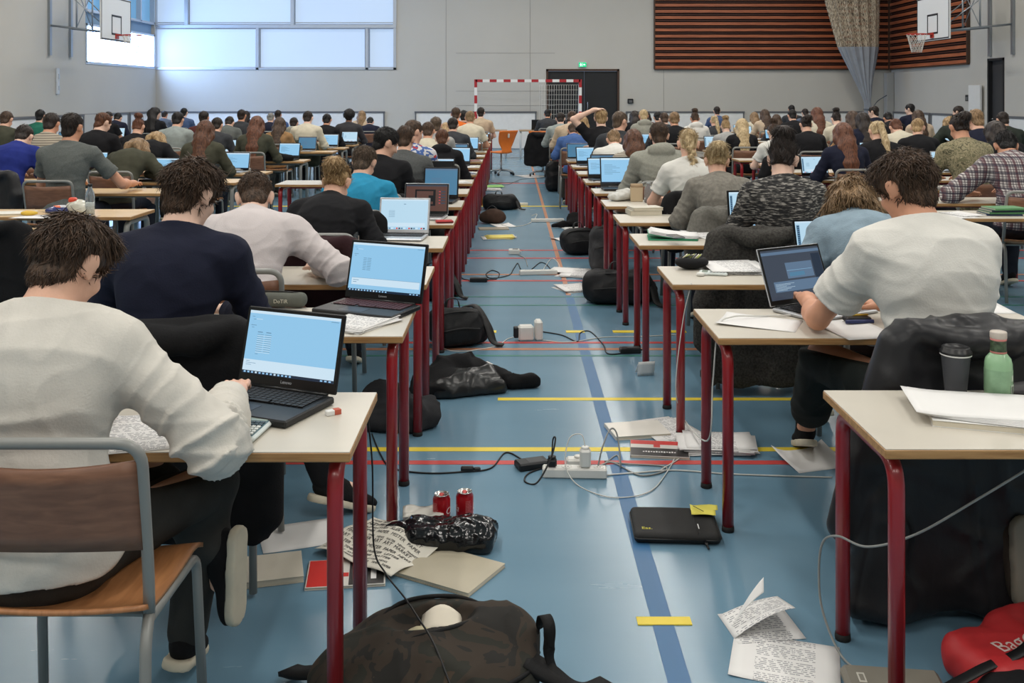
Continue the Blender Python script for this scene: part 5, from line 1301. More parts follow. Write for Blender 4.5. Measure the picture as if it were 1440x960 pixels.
FAR = [
 (168, 193, 9.7, 'low', 'f', 'fall', 'sand', 'long', 'olive', 'girl in olive with hair falling over her desk'),
 (33, 174, 11., 'bow', 'm', 'short', 'dark', 'long', 'blue', 'boy in the royal blue sweatshirt'),
 (70, 157, 12.4, 'mid', 'm', 'short', 'dark', 'short', 'bstripe', 'boy in the beige striped tee'),
 (57, 153, 18, 'up', 'm', 'short', 'black', 'short', 'green', 'boy in the green tee'),
 (9, 155, 15, 'mid', 'm', 'short', 'brown', 'long', 'olive', 'brown-haired boy in olive at the left wall'),
 (141, 157, 12.5, 'midr', 'm', 'short', 'chestnut', 'short', 'black', 'chestnut-haired boy in a black tee'),
 (153, 156, 20, 'mid', 'm', 'short', 'dark', 'short', 'black', 'dark-haired boy in a black tee by the left wall'),
 (166, 158, 20, 'bow', 'm', 'short', 'black', 'long', 'navy', 'black-haired boy in navy by the left wall'),
 (195, 157, 14, 'mid', 'f', 'bun', 'red', 'long', 'black', 'woman in a black jacket with an auburn bun'),
 (217, 150, 20, 'upr', 'f', 'long', 'black', 'long', 'black', 'long-haired woman in black turned to the right'),
 (232, 156, 25, 'mid', 'm', 'short', 'dark', 'long', 'bluegrey', 'boy in blue-grey below the corner window'),
 (221, 184, 12., 'low', 'f', 'fall', 'blond', 'long', 'black', 'blond woman in black slumped over her desk'),
 (250, 156, 14.5, 'mid', 'm', 'short', 'black', 'long', 'sage', 'black-haired man in the sage sweater'),
 (259, 151, 24, 'up', 'm', 'short', 'black', 'long', 'bplaid', 'boy in the blue checked shirt'),
 (287, 155, 19, 'up', 'm', 'short', 'dark', 'long', 'maroon', 'boy in the maroon sweater'),
 (290, 168, 11., 'mid', 'f', 'long', 'chestnut', 'long', 'olive', 'woman with very long brown hair in dark olive'),
 (307, 164, 14.5, 'mid', 'm', 'short', 'dark', 'long', 'dgrey', 'dark-haired boy in dark grey behind the long-haired woman'),
 (323, 163, 18, 'bow', 'm', 'short', 'dark', 'long', 'greytee', 'boy in grey below the back window'),
 (340, 153, 21, 'up', 'm', 'short', 'dark', 'long', 'dgrey', 'dark-haired boy in charcoal below the back window'),
 (350, 156, 23, 'mid', 'f', 'long', 'dark', 'long', 'black', 'dark long-haired girl below the back window'),
 (362, 162, 13, 'mid', 'f', 'long', 'red', 'long', 'olive', 'red-haired woman in an olive jacket'),
 (381, 158, 25, 'mid', 'm', 'short', 'grey', 'long', 'navy', 'grey-haired person in navy at the back wall'),
 (390, 154, 26, 'up', 'm', 'short', 'dark', 'long', 'midblue', 'boy in blue at the back wall'),
 (394, 164, 15, 'mid', 'f', 'long', 'brown', 'long', 'tan', 'woman in the tan furry jacket'),
 (408, 166, 16.4, 'mid', 'm', 'short', 'dark', 'long', 'hoodgrey', 'dark-haired student in a grey hood'),
 (433, 155, 16, 'mid', 'm', 'short', 'dark', 'long', 'cream', 'man in the cream sweater with dark hair'),
 (460, 159, 17, 'mid', 'm', 'short', 'black', 'long', 'black', 'black-haired boy in black by the orange bottle'),
 (491, 154, 18, 'up', 'm', 'afro', 'black', 'long', 'dplaid', 'man with an afro in a dark checked shirt'),
 (509, 155, 23.5, 'mid', 'f', 'long', 'sand', 'long', 'beige', 'sandy long-haired girl at the back'),
 (521, 164, 20, 'bow', 'm', 'short', 'black', 'long', 'navy', 'boy in navy bowed low left of the goal'),
 (975, 151, 18, 'mid', 'f', 'bun', 'brown', 'long', 'white', 'woman in a white hooded top with a high bun'),
 (1008, 149, 24, 'up', 'm', 'short', 'dark', 'long', 'bplaid', 'boy in a blue check below the slat panel'),
 (1004, 162, 19, 'mid', 'f', 'pony', 'lightblond', 'long', 'dgrey', 'woman with a long light-blond ponytail'),
 (1020, 161, 14, 'mid', 'f', 'bun', 'blond', 'long', 'lightgrey', 'woman in light grey with a blond topknot'),
 (1041, 166, 13, 'midr', 'f', 'long', 'lightblond', 'long', 'black', 'woman in black with long light-blond hair'),
 (1060, 157, 24, 'mid', 'f', 'long', 'sand', 'long', 'cream', 'sandy long-haired girl in cream below the slat panel'),
 (1075, 153, 22, 'mid', 'f', 'long', 'brown', 'long', 'beige', 'brown long-haired girl in beige below the slat panel'),
 (1078, 164, 12, 'mid', 'f', 'bun', 'brown', 'short', 'white', 'woman in a white tee with a loose brown bun'),
 (1091, 160, 20, 'mid', 'f', 'long', 'brown', 'long', 'dgrey', 'brown long-haired girl in charcoal'),
 (1113, 147, 25, 'up', 'm', 'short', 'black', 'long', 'dgrey', 'tall black-haired boy at the back, below the slats'),
 (1114, 153, 19, 'mid', 'm', 'short', 'black', 'long', 'black', 'black-haired boy in black, middle of the right block'),
 (1132, 152, 23, 'mid', 'm', 'short', 'dark', 'long', 'bluegrey', 'dark-haired boy in blue-grey below the slats'),
 (1145, 156, 22, 'bow', 'm', 'short', 'dark', 'long', 'sage', 'boy in pale sage bowed beside the laptop'),
 (1133, 162, 14, 'mid', 'f', 'lowbun', 'dark', 'long', 'black', 'dark-haired woman in black with a low bun'),
 (1168, 150, 18, 'mid', 'f', 'long', 'red', 'long', 'cream', 'auburn long-haired woman in cream'),
 (1184, 150, 17, 'mid', 'f', 'bun', 'dark', 'long', 'cream', 'woman in cream with a dark bun'),
 (1184, 171, 10.5, 'mid', 'f', 'long', 'red', 'long', 'navy', 'woman with long auburn hair over a navy top'),
 (1198, 155, 16, 'mid', 'f', 'long', 'brown', 'long', 'tan', 'brown-haired woman in tan below the tied curtain'),
 (1212, 157, 14, 'mid', 'f', 'long', 'dark', 'long', 'navy', 'dark long-haired woman in navy'),
 (1230, 148, 20, 'upl', 'm', 'short', 'dark', 'long', 'navy', 'boy in navy in front of the tied curtain'),
 (1249, 157, 17, 'bow', 'm', 'short', 'black', 'long', 'black', 'black-haired boy bowed in front of the curtain'),
 (1232, 169, 10.5, 'mid', 'f', 'pony', 'lightblond', 'none', 'black', 'woman in an open-backed black top with blond ponytail'),
 (1260, 166, 12.5, 'bow', 'f', 'short', 'red', 'long', 'cream', 'student in cream with dark red hair'),
 (1281, 145, 24, 'upl', 'm', 'short', 'black', 'long', 'navy', 'tall black-haired man in navy, face turned to the left'),
 (1290, 154, 18, 'mid', 'f', 'long', 'brown', 'long', 'beige', 'brown long-haired woman in beige near the right corner'),
 (1287, 165, 11.5, 'midr', 'm', 'buzz', 'blond', 'long', 'black', 'boy in black with cropped blond hair'),
 (1335, 162, 14, 'low', 'f', 'fall', 'blond', 'long', 'dgreen', 'blond woman in a dark jacket resting her head'),
 (1349, 148, 22, 'upl', 'm', 'short', 'dark', 'long', 'dgrey', 'dark-haired boy below the white notice board'),
 (1358, 158, 9.2, 'mid', 'f', 'lowbun', 'dark', 'long', 'camo', 'woman in the camouflage jacket'),
 (1373, 152, 13, 'mid', 'm', 'short', 'sand', 'long', 'navy', 'sandy-haired boy in navy near the charcoal door'),
 (1410, 156, 13.5, 'mid', 'm', 'short', 'dark', 'long', 'dgreen', 'dark-haired boy in dark green at the right'),
 (1399, 170, 11, 'bow', 'f', 'long', 'dark', 'long', 'black', 'dark-haired girl in black behind the plaid shirt'),
 (905, 153, 17, 'mid', 'f', 'short', 'lightblond', 'long', 'hoodgrey', 'white-blond student in a grey hoodie'),
 (892, 155, 19.5, 'mid', 'f', 'long', 'dark', 'long', 'black', 'dark long-haired girl beside the wall switch'),
 (925, 156, 20, 'mid', 'm', 'short', 'black', 'long', 'black', 'black-haired boy in black, first right block row end'),
 (934, 157, 17, 'mid', 'm', 'buzz', 'brown', 'long', 'dgrey', 'close-cropped boy in charcoal'),
 (948, 157, 16, 'mid', 'f', 'curly', 'sand', 'long', 'black', 'curly sandy-haired woman in black'),
 (956, 156, 21, 'mid', 'f', 'long', 'dark', 'long', 'maroon', 'dark long-haired girl in maroon'),
]
SKN = [SKIN, SKIN3, SKIN2, SKIN]
def far_person(i, X, Y, ztop, pose, sex, hair, hc, sleeve, top, who, near, rz=0.):
    p = dict(PROTO[pose]); p.update(SEX[sex]); k = skeleton(p); zt = head_top(k, hair)[0]
    s = float(np.clip(ztop / zt, .90, 1.12)); topo = dict(loose=.016, wr=.003)
    if 'hood' in who: topo['hood'] = True
    g = make_geo('far', p, .011, hair, sleeve, 260, .05 if hair in ('long', 'pony', 'fall', 'bun', 'lowbun', 'braid') else .03, .004, .006, topo, False, True, 0., .004, .012, 0., 1)
    tail = {'up': 'sitting upright', 'mid': 'writing at a desk', 'bow': 'bent over a desk', 'arm': 'elbow in the air', 'low': 'head almost on the desk'}.get(pose[:3].replace('upr', 'up').replace('upl', 'up'), 'at a desk')
    skn = SKIN4 if who.startswith('man with an afro') else SKN[i % 4]
    return place_person(g, (X, Y, 0), rz, s, dict(skin=skn, hair=HAIR[hc], top=CL[top], trousers=(JEANS, BLACKTR, GREYTR)[i % 3]), who + ', ' + tail, None, 'top'), s
# aisle-side desks: near edge, who sits there
WHO = {('L', 0): 'man in the white sweatshirt', ('L', 1): 'boy in the navy sweater', ('L', 2): 'boy in the pale lilac top', ('L', 3): 'woman in black with a blond bun', ('L', 4): 'boy in the blue t-shirt', ('L', 5): 'black-haired boy in profile', ('L', 6): 'boy in the charcoal tee',
       ('R', 1): 'man in the white t-shirt', ('R', 2): 'girl in the pale blue sweater', ('R', 3): 'woman in the flecked grey top', ('R', 4): 'woman in the grey cardigan', ('R', 5): 'woman with the blond braid', ('R', 6): 'boy in the grey hoodie', ('R', 0): ''}
LAPS = []
for i, (side, row, x, yt, pose, sex, hair, hc, sl, top, who) in enumerate(AISLE):
    near = (L1N if side == 'L' else R1N)[row]; Y = near - .22; fy = head_top(skeleton(PROTO[pose]))[1]; X = (x - 720) * (Y + fy) / FPX
    far_person(i, X, Y, HC - (yt - YH) * (Y + fy) / FPX, pose, sex, hair, hc, sl, top, who, near)
    chair_at(X, Y + .02, 'grey chair of the ' + who); WHO[(side, row)] = who; LAPS.append((X, near, who, i))
R1SHIFT = {0: .18}
for row, n in enumerate(L1N):
    w = WHO.get(('L', row)); table_at(-1.05, n + .25, ('red-framed desk of the ' + w) if w else 'empty red-framed desk left of the aisle, row %d' % (row + 1), True, feet=row < 6)
FREE = {15: 'last but one before the goal', 0: None}
for row, n in enumerate(R1N):
    w = WHO.get(('R', row))
    if row == 0: lab = 'nearest right-hand red-framed desk with paper cup and green bottle'
    elif w: lab = 'red-framed desk of the ' + w
    else: lab = 'red-framed desk right of the aisle, ' + FREE.get(row, 'near the goal')
    table_at(1.40 + R1SHIFT.get(row, 0), n + .25, lab, True, feet=row < 6)

# ------------------------------------------------------------------ the outer blocks: rows of pale desks on grey frames
COLSL = [(-4.1, -2.8), (-5.4, -4.1), (-7.9, -6.6), (-9.2, -7.9)]; COLSR = [(3.1, 4.4), (4.4, 5.7), (6.9, 8.2), (8.2, 9.5)]
ROWL = [9.0 + 1.1 * k for k in range(17)]; ROWR = [9.3 + 1.08 * k for k in range(17)]
CELLS = {}
POS = [(-3.84, 8.74), (3.96, 7.92)]
def seat_far(i, rec):
    x, yt, Y0, pose, sex, hair, hc, sl, top, who = rec; best = None; fy = head_top(skeleton(PROTO[pose]))[1]
    cols = COLSL if x < 720 else COLSR if x > 960 else None
    for near in (ROWL if x < 720 else ROWR):
        Y = near - .22; X = (x - 720) * (Y + fy) / FPX
        if X > 9.3 or X < -9.4: continue
        c = 7 * abs(math.log(Y / Y0))
        best_col = None
        cl = cols or [(X - .65, X + .65)]
        if cols is None: cl = [(2.1, 3.05)]
        for ci, (a, b) in enumerate(cl):
            o = max(0, a + .22 - X, X - b + .22)
            q = c + 3.0 * o
            for (X2, who2) in CELLS.get((x < 720, ci, round(near, 2)), []):
                if abs(X - X2) < .56: q += 60
            for (X2, Y2) in POS:
                if abs(min(max(X, a + .2), b - .2) - X2) < .5 and abs(Y - Y2) < .75: q += 40
            if best is None or q < best[0]: best = (q, near, Y, X, ci, (a, b))
    q, near, Y, X, ci, ab = best; X = min(max(X, ab[0] + .20), ab[1] - .20)
    CELLS.setdefault((x < 720, ci, round(near, 2)), []).append((X, who)); POS.append((X, Y)); return near, Y, X, ab
CELLS[(True, 0, 9.0)] = [(-3.84, 'man in the grey t-shirt')]
for X_, who_ in ((3.95, 'man in the plaid shirt'),): CELLS[(False, 0, 8.16)] = [(X_, who_)]
SEATED = []
for i, rec in sorted(enumerate(FAR), key=lambda q: q[1][2]):
    near, Y, X, ab = seat_far(i, rec); x, yt = rec[0], rec[1]
    o, s_ = far_person(i, X, Y, HC - (yt - YH) * (Y + head_top(skeleton(PROTO[rec[3]]))[1]) / FPX, *rec[3:], near)
    chair_at(X, Y + .02, 'grey chair under the ' + rec[-1]); SEATED.append((X, near, rec[-1], i))
for (left, ci, near), occ in CELLS.items():
    a, b = (COLSL if left else COLSR)[ci]
    if not left and 2.0 < occ[0][0] < 3.05: a, b = 2.08, 3.05
    who = occ[0][1]
    if (left, ci, near) == (False, 0, 8.16): table_at(3.75, 8.41, 'red-framed desk under the elbow of the man in the plaid shirt', True, feet=False); continue
    red = (not left)
    lab = ('red-framed desk of the ' if red else 'pale wooden desk of the ') + who + ((' and a neighbour') if len(occ) > 1 else '')
    table_at((a + b) / 2, near + .25, lab, red, L=min(1.28, b - a), feet=False)
# desks with nobody at them that the photo shows
table_at(-3.42, 7.5, 'empty pale desk with crisp packet and water bottle, left side', False, L=1.28, feet=False)
table_at(-4.75, 7.5, 'pale desk at the left edge with open book and pen', False, L=1.28, feet=False)
table_at(-3.70, 6.41, 'pale desk corner at the left edge, nearer than the crisp packet', False, L=1.28, feet=False)
table_at(-2.05, 10.15, 'white-topped red desk between the aisle row and the left block', True, L=.62, feet=False)
table_at(3.80, 7.41, 'red-framed desk with a stack of green books, right side', True, L=1.3, feet=False)
for k, (x, y) in enumerate(((401, 233), (428, 224), (455, 218))):
    pass
# ================================================================== THINGS ON THE DESKS
def put_laptop(x, y, rz, label, style='win', silver=False, detail=False, z=TH, **k):
    r = make_laptop(style=style, silver=silver, detail=detail, **k); r.location = (x, y, z); r.rotation_euler = (0, 0, rz); tag(r, label, 'laptop'); return r
put_laptop(-.665, 2.909, -.40, 'black laptop with light-blue screen on the nearest left desk', 'win', detail=True, w=.345, hgt=.225, brand='Lenovo', tilt=14)
put_laptop(-.545, 4.165, -.42, 'large black laptop with blue screen on the second left desk', 'win2', detail=True, w=.375, hgt=.245, tilt=14, brand='Lenovo', keycol=mat('red_lit_key', (70, 34, 40), .5))
put_laptop(-.685, 6.26, -.10, 'silver laptop with pale screen in front of the blond bun', 'mac_light', True, True, w=.325, hgt=.225, tilt=16)
put_laptop(-.63, 7.27, -.12, 'dark-screened laptop with brown picture behind the silver one', 'brown', True, True, w=.33, hgt=.225, tilt=12)
put_laptop(-.60, 8.34, -.15, 'black laptop with dull blue screen, left of the aisle', 'dull', False, False, w=.30, hgt=.26, tilt=10)
put_laptop(-.72, 9.45, -.06, 'laptop with switched-off dark screen, left of the aisle', 'off', False, False, w=.33, hgt=.24, tilt=8)
put_laptop(1.215, 4.15, .53, 'silver laptop with dark window on screen under the typing hands', 'mac_dark', True, True, w=.36, hgt=.240, tilt=20)
put_laptop(1.62, 5.12, .22, 'black-edged laptop with pale screen before the pale blue sweater', 'pale', False, True, w=.33, hgt=.225, tilt=14)
put_laptop(1.52, 6.30, .15, 'slim laptop with white-blue screen beside the flecked top', 'pale', False, False, w=.30, hgt=.26, tilt=10)
put_laptop(1.03, 9.45, .05, 'wide black laptop with blue screen before the grey hoodie', 'plain', False, False, w=.38, hgt=.28, tilt=12)
put_laptop(1.50, 8.40, .30, 'small dark laptop beside the blond braid', 'pale', False, False, w=.26, hgt=.20, tilt=12)
put_laptop(.99, 10.55, .12, 'dim grey-blue laptop beside the wide black one', 'dull', False, False, w=.31, hgt=.24, tilt=10)
NOLAP = set('boy in the cream sweater left of the aisle;boy in navy bowed low left of the goal'.split(';'))
lp = {}
for X, near, who, i in LAPS + SEATED:
    if abs(X + .86) < .01: continue
    style = ('plain', 'pale', 'plain', 'dull', 'mac_light')[i % 5]
    side = .30 if X < 0 else -.28
    if (i * 7) % 10 < 6 or who.startswith(('boy with upswept', 'curly blond in black', 'red-haired', 'woman with very long', 'girl in olive', 'woman with long auburn')):
        key = (style, i % 2)
        lx, ly = X + side + .05 * ((i % 3) - 1), near + .34
        # keep it on the desk top
        tb = min(TABLES, key=lambda t: abs(t[0] - X) / 1.0 + abs(t[1] - near - .25) * 3); lx = min(max(lx, tb[0] - tb[2] / 2 + .16), tb[0] + tb[2] / 2 - .16)
        lab = ('silver ' if i % 2 else 'black ') + 'laptop of the ' + who
        if key not in lp: lp[key] = put_laptop(lx, ly, (-.15 if X < 0 else .15), lab, style, bool(i % 2), False, w=.31, hgt=.215, tilt=14)
        else: dup_thing(lp[key], (lx, ly, TH), (-.15 if X < 0 else .15), lab)
    else:
        tb = min(TABLES, key=lambda t: abs(t[0] - X) / 1.0 + abs(t[1] - near - .25) * 3)
        px = min(max(X + .22 * (1 if i % 2 else -1), tb[0] - tb[2] / 2 + .12), tb[0] + tb[2] / 2 - .12)
        if i % 2: paper((px, near + .22, TH), .3 * ((i % 5) - 2) * .3, 'white exam sheet of the ' + who, True, seed=i)
        else: paper_stack((px, near + .24, TH), .2 * ((i % 5) - 2) * .3, 'loose white papers of the ' + who, 4, seed=i, spread=.012)
# ---- nearest left desk
def calculator():
    r = empty('calculator', (*on_plane(352, 608, TH)[:2], TH), -.12)
    MB().box((0, 0, .009), (.082, .165, .016), bev=.006).build('casing', mat('pale_calculator_plastic', (206, 214, 212), .4), r)
    MB().box((0, .0, .0172), (.070, .150, .0014), bev=.0006).build('face_plate', mat('green_blue_face', (74, 104, 112), .4), r)
    MB().box((0, .054, .0184), (.060, .030, .0016)).build('display', mat('calculator_display', (150, 162, 150), .2), r)
    m = MB()
    for i in range(6):
        for j in range(5): m.box((-.026 + j * .013, .024 - i * .017, .0195), (.0100, .011, .004), bev=.001, mi=0 if i > 1 else 1)
    m.build('keys', [mat('white_key', (222, 224, 220), .4), mat('dark_key', (60, 76, 84), .4)], r); tag(r, 'white calculator with green-blue face beside the nearest laptop', 'calculator')
calculator()
r = empty('eraser', on_plane(467, 583, TH), .6); MB().box((-.006, 0, .007), (.024, .018, .014), bev=.002).build('rubber', WHITE, r); MB().box((.014, 0, .007), (.02, .019, .0145), bev=.001).build('sleeve', mat('orange_sleeve', (190, 92, 70), .5), r); tag(r, 'small white eraser with orange end on the nearest left desk', 'eraser')
paper((-.98, 2.60, TH), .25, 'white sheet under the arm of the man in the white sweatshirt', True, seed=3)
paper_stack((*on_plane(505, 456, TH)[:2], TH), -.5, 'open writing pad beside the large black laptop', 6, .20, .27, 4, spread=.006)
# pencil case
def pencil_case(loc, rz, label, m, text=None, L=.23, open_=False):
    r = empty('pencil_case', loc, rz); b = Blend(); b.box((0, 0, .032), (L / 2, .035, .030), .026)
    o = solid('case_body', lambda P: b(P) - .003 * waves(P, 40., 3), (-.2, -.1, -.01), (.2, .1, .11), .006, m, r)
    MB().tube(spline([(-L / 2 + .01, 0, .055), (-L * .25, .006, .0655), (0, .004, .0655), (L * .25, -.004, .0655), (L / 2 - .01, 0, .055)], 6), .003, 6).build('zip', mat('dark_zip', (24, 24, 24), .5), o)
    MB().tube([(-L * .36, -.037, .01), (-L * .36, -.036, .045), (-L * .36, -.01, .066)], .003, 6).build('seam_cord', mat('pale_piping', (170, 168, 156), .7), o)
    if text:
        t = MB(); t.text(text, .022, mtx((.03, -.0385, .032), rot('x', PI / 2)), ext=.001); t.build('lettering', mat('cream_print', (196, 192, 176), .6), o)
    tag(r, label, 'pencil case')
pencil_case((*on_plane(388, 432, TH)[:2], TH), -.05, 'grey pencil case with pale lettering behind the nearest laptop', fabric('grey_canvas', (96, 98, 92)), 'DoTiR', .26)
bottle((*on_plane(497, 352, TH)[:2], TH), 'clear water bottle with white cap before the blond bun', .20, .033)
# ---- nearest right desk: papers, cup, bottle
def notebook_pile():
    r = empty('paper_pile', (1.315, 2.72, TH), -.30); nb = MB()
    nb.box((0, 0, .008), (.33, .24, .016), mi=0, bev=.002); nb.box((0, 0, .0165), (.332, .243, .0016), mi=1).box((0, 0, .0008), (.332, .243, .0016), mi=1); nb.build('notebook', [PAGE, WHITE], r)
    MB().box((-.02, .015, .0185), (.30, .21, .002)).build('red_edged_sheet', mat('dark_red_card', (120, 40, 60), .6), r)
    for i in range(5):
        z = .0205 + i * .0016; a = .05 * (i - 2)
        MB().sheet(lambda u, v: ((u - .5) * .335 - .012 * i, (v - .5) * .24 + .006 * i, z + .030 * np.clip(.35 - u, 0, 1) ** 2 * (1 + .25 * i) + .005 * np.clip(v - .7, 0, 1)), 14, 8, .0012, M=mtx((0, 0, 0), rot('z', a))).build('loose_sheet', PAPER, r)
    tag(r, 'pile of white papers on a notebook, on the nearest right desk', 'papers')
notebook_pile()
def paper_cup():
    p = on_plane(1344, 552, TH); r = empty('paper_cup', p)
    MB().lathe([(.030, 0), (.0305, .004), (.041, .112), (.0425, .114)], 28).build('cup_body', mat('charcoal_card', (72, 74, 80), .6), r)
    MB().lathe([(.0425, .1125), (.0445, .1135), (.0445, .117), (.0425, .118)], 28).build('cup_rim', WHITE, r)
    MB().lathe([(.0445, .117), (.0455, .119), (.0455, .125), (.041, .127), (.0395, .136), (.036, .138), (.035, .134), (.0, .134)], 28).build('lid', mat('black_cup_lid', (30, 30, 32), .35), r)
    tag(r, 'charcoal takeaway paper cup with black lid on the nearest right desk', 'cup')
paper_cup()
def green_bottle():
    p = on_plane(1404, 560, TH); r = empty('green_bottle', p, .2)
    MB().lathe([(.034, 0), (.0375, .005), (.038, .09), (.0375, .104), (.034, .118), (.025, .129), (.0215, .134)], 28).build('bottle_body', mat('pale_green_sleeve', (148, 188, 148), .3, var=.05, vscale=20, coat=.3), r)
    MB().lathe([(.0384, .022), (.0388, .025), (.0388, .085), (.0384, .088)], 28, cap=False).build('label_band', mat('green_label', (136, 172, 138), .35, var=.12, vscale=40), r)
    m = MB().lathe([(.0225, .134, 0), (.0228, .139, 1), (.0222, .141, 1), (.0218, .170, 0), (.0228, .172, 0), (.0228, .176, 0)], 24); m.build('neck_sleeve', [mat('pink_ring', (206, 130, 124), .4), mat('dark_floral_sleeve', (66, 82, 62), .4, var=.5, vscale=90)], r)
    MB().lathe([(.0226, .176), (.0232, .178), (.0232, .193), (.0215, .1955), (.0, .196)], 28).build('cap', mat('beige_cap', (196, 186, 176), .4), r)
    m = MB()
    for i in range(12): m.box((0, -.0392, .018 + i * .0022), (.014 if i % 3 else .016, .0012, .0011), M=mtx((0, 0, 0), rot('z', .55)))
    m.box((0, -.0390, .030), (.018, .001, .034), mi=1, M=mtx((0, 0, 0), rot('z', .55))).box((0, -.0390, .066), (.010, .001, .016), mi=1, M=mtx((0, 0, 0), rot('z', .55))); m.build('bar_code', [BLK, mat('code_ground', (190, 206, 188), .4)], r)
    tag(r, 'pale green drinks bottle with beige cap on the nearest right desk', 'bottle')
green_bottle()
r = empty('glasses_case', on_plane(1442, 558, TH), .3); b = Blend(); b.ell((0, 0, .022), (.085, .032, .022)); solid('case_body', b, (-.12, -.06, -.01), (.12, .06, .06), .005, mat('dark_grey_leatherette', (58, 56, 58), .5), r); MB().tube(spline([(-.083, 0, .022), (-.04, -.029, .022), (.04, -.029, .022), (.083, 0, .022)], 6), .0018, 6).build('seam', BLK, r); tag(r, 'dark grey glasses case at the right edge beside the green bottle', 'case')
# ---- second right desk
paper((*on_plane(1068, 454, TH)[:2], TH), 1.15, 'large blank white sheet on the desk of the man in the white t-shirt', False, .21, .30, seed=8)
paper((*on_plane(1200, 463, TH)[:2], TH), .2, 'white sheet hanging over the desk edge at the white t-shirt', False, .21, .30, seed=9)
r = empty('pen_case', on_plane(1205, 452, TH + .003), .1); MB().box((0, 0, .011), (.10, .05, .02), bev=.005).build('tray', mat('black_tin', (30, 28, 30), .4), r)
MB().tube([(-.06, -.035, .008), (.05, -.035, .008)], .0075, 10).build('blue_marker', mat('navy_marker', (44, 56, 104), .4), r); MB().tube([(-.045, .0, .024), (.05, .012, .024)], .004, 8).build('yellow_pencil', mat('pencil_yellow', (206, 170, 60), .5), r); tag(r, 'black pen tin with blue marker beside the white t-shirt', 'pen case')
paper((*on_plane(1370, 430, TH)[:2], TH), .0, 'white sheet at the right edge behind the black jacket', False, .21, .30, seed=11)
# third right desk (pencil pouch, calculator, papers)
r = empty('pencil_pouch', on_plane(973, 378, TH), .1); b = Blend(); b.ell((0, 0, .035), (.088, .06, .036), None, .02); 
solid('pouch_body', lambda P: smax(b(P) - .004 * waves(P, 40., 4), -(d_ell(P, V(0, 0, .066), V(.066, .036, .022))), .006), (-.14, -.1, -.01), (.14, .1, .1), .006, fabric('black_nylon', (24, 24, 26), .1, .7), r)
m = MB(); 
for i in range(9): a = i * .7; m.tube([(-.05 + .012 * i * .8, -.01 + .02 * math.sin(a), .058), (-.02 + .009 * i, .012 * math.cos(a * 2), .074)], .0035, 6, mi=i % 3)
m.build('pens', [mat('pale_pen', (206, 200, 180), .4), mat('lime_pen', (170, 180, 90), .4), mat('grey_pen', (120, 120, 120), .4)], r); tag(r, 'open black pencil pouch full of pens on the third right desk', 'pencil case')
paper_stack((*on_plane(1035, 378, TH)[:2], TH), .15, 'thick pile of white papers beside the black pencil pouch', 9, .24, .30, 12, spread=.02)
r = empty('pocket_calculator', on_plane(1003, 386, TH), 1.3); MB().box((0, 0, .008), (.075, .14, .014), bev=.005).build('casing', mat('pale_calculator_plastic', (206, 214, 212), .4), r); MB().box((0, .04, .0155), (.055, .028, .001)).build('display', mat('calculator_display', (150, 162, 150), .2), r)
m = MB(); [m.box((-.022 + j * .015, .01 - i * .016, .0165), (.010, .010, .003), bev=.001) for i in range(5) for j in range(4)]; m.build('keys', mat('grey_key', (150, 156, 156), .4), r); tag(r, 'pale pocket calculator in front of the white paper pile, third right desk', 'calculator')
r = empty('earphone_case', on_plane(985, 388, TH), 0); MB().lathe([(.012, 0), (.02, .004), (.02, .014), (.012, .018)], 14).build('case_shell', WPLAST, r); MB().tube(spline([(.02, 0, .006), (.035, .012, .004), (.03, .03, .004), (.05, .03, .004)], 6), .0018, 6).build('lead', WPLAST, r); tag(r, 'small white earphone case beside the black pencil pouch', 'case')
# fourth right desk: green folder with papers
r = empty('folder', on_plane(945, 335, TH), -.1); MB().box((0, 0, .004), (.30, .22, .008), bev=.002).sheet(lambda u, v: ((u - .5) * .30, (v - .5) * .22, .010 + .03 * (1 - u) ** 2), 8, 4, .002).build('green_cover', mat('green_folder', (58, 148, 110), .5), r)
for i in range(4): MB().sheet(lambda u, v: ((u - .5) * .29 + .006 * i, (v - .5) * .21 + .01 * i, .014 + .003 * i + .03 * (1 - u) ** 2), 8, 4, .0015).build('sheet', PAPER, r)
tag(r, 'green folder full of white papers on the fourth right desk', 'folder')
paper_stack((*on_plane(992, 330, TH)[:2], TH), .3, 'white papers beside the green folder', 4, .21, .28, 15)
r = empty('phone', on_plane(950, 333, TH + .042), .2); MB().box((0, 0, .004), (.07, .14, .008), bev=.003).build('phone_body', mat('grey_phone', (120, 124, 130), .3), r); MB().box((0, 0, .0083), (.062, .12, .0008)).build('phone_screen', mat('phone_glass', (40, 42, 48), .1), r); tag(r, 'grey phone lying on the green folder', 'phone')
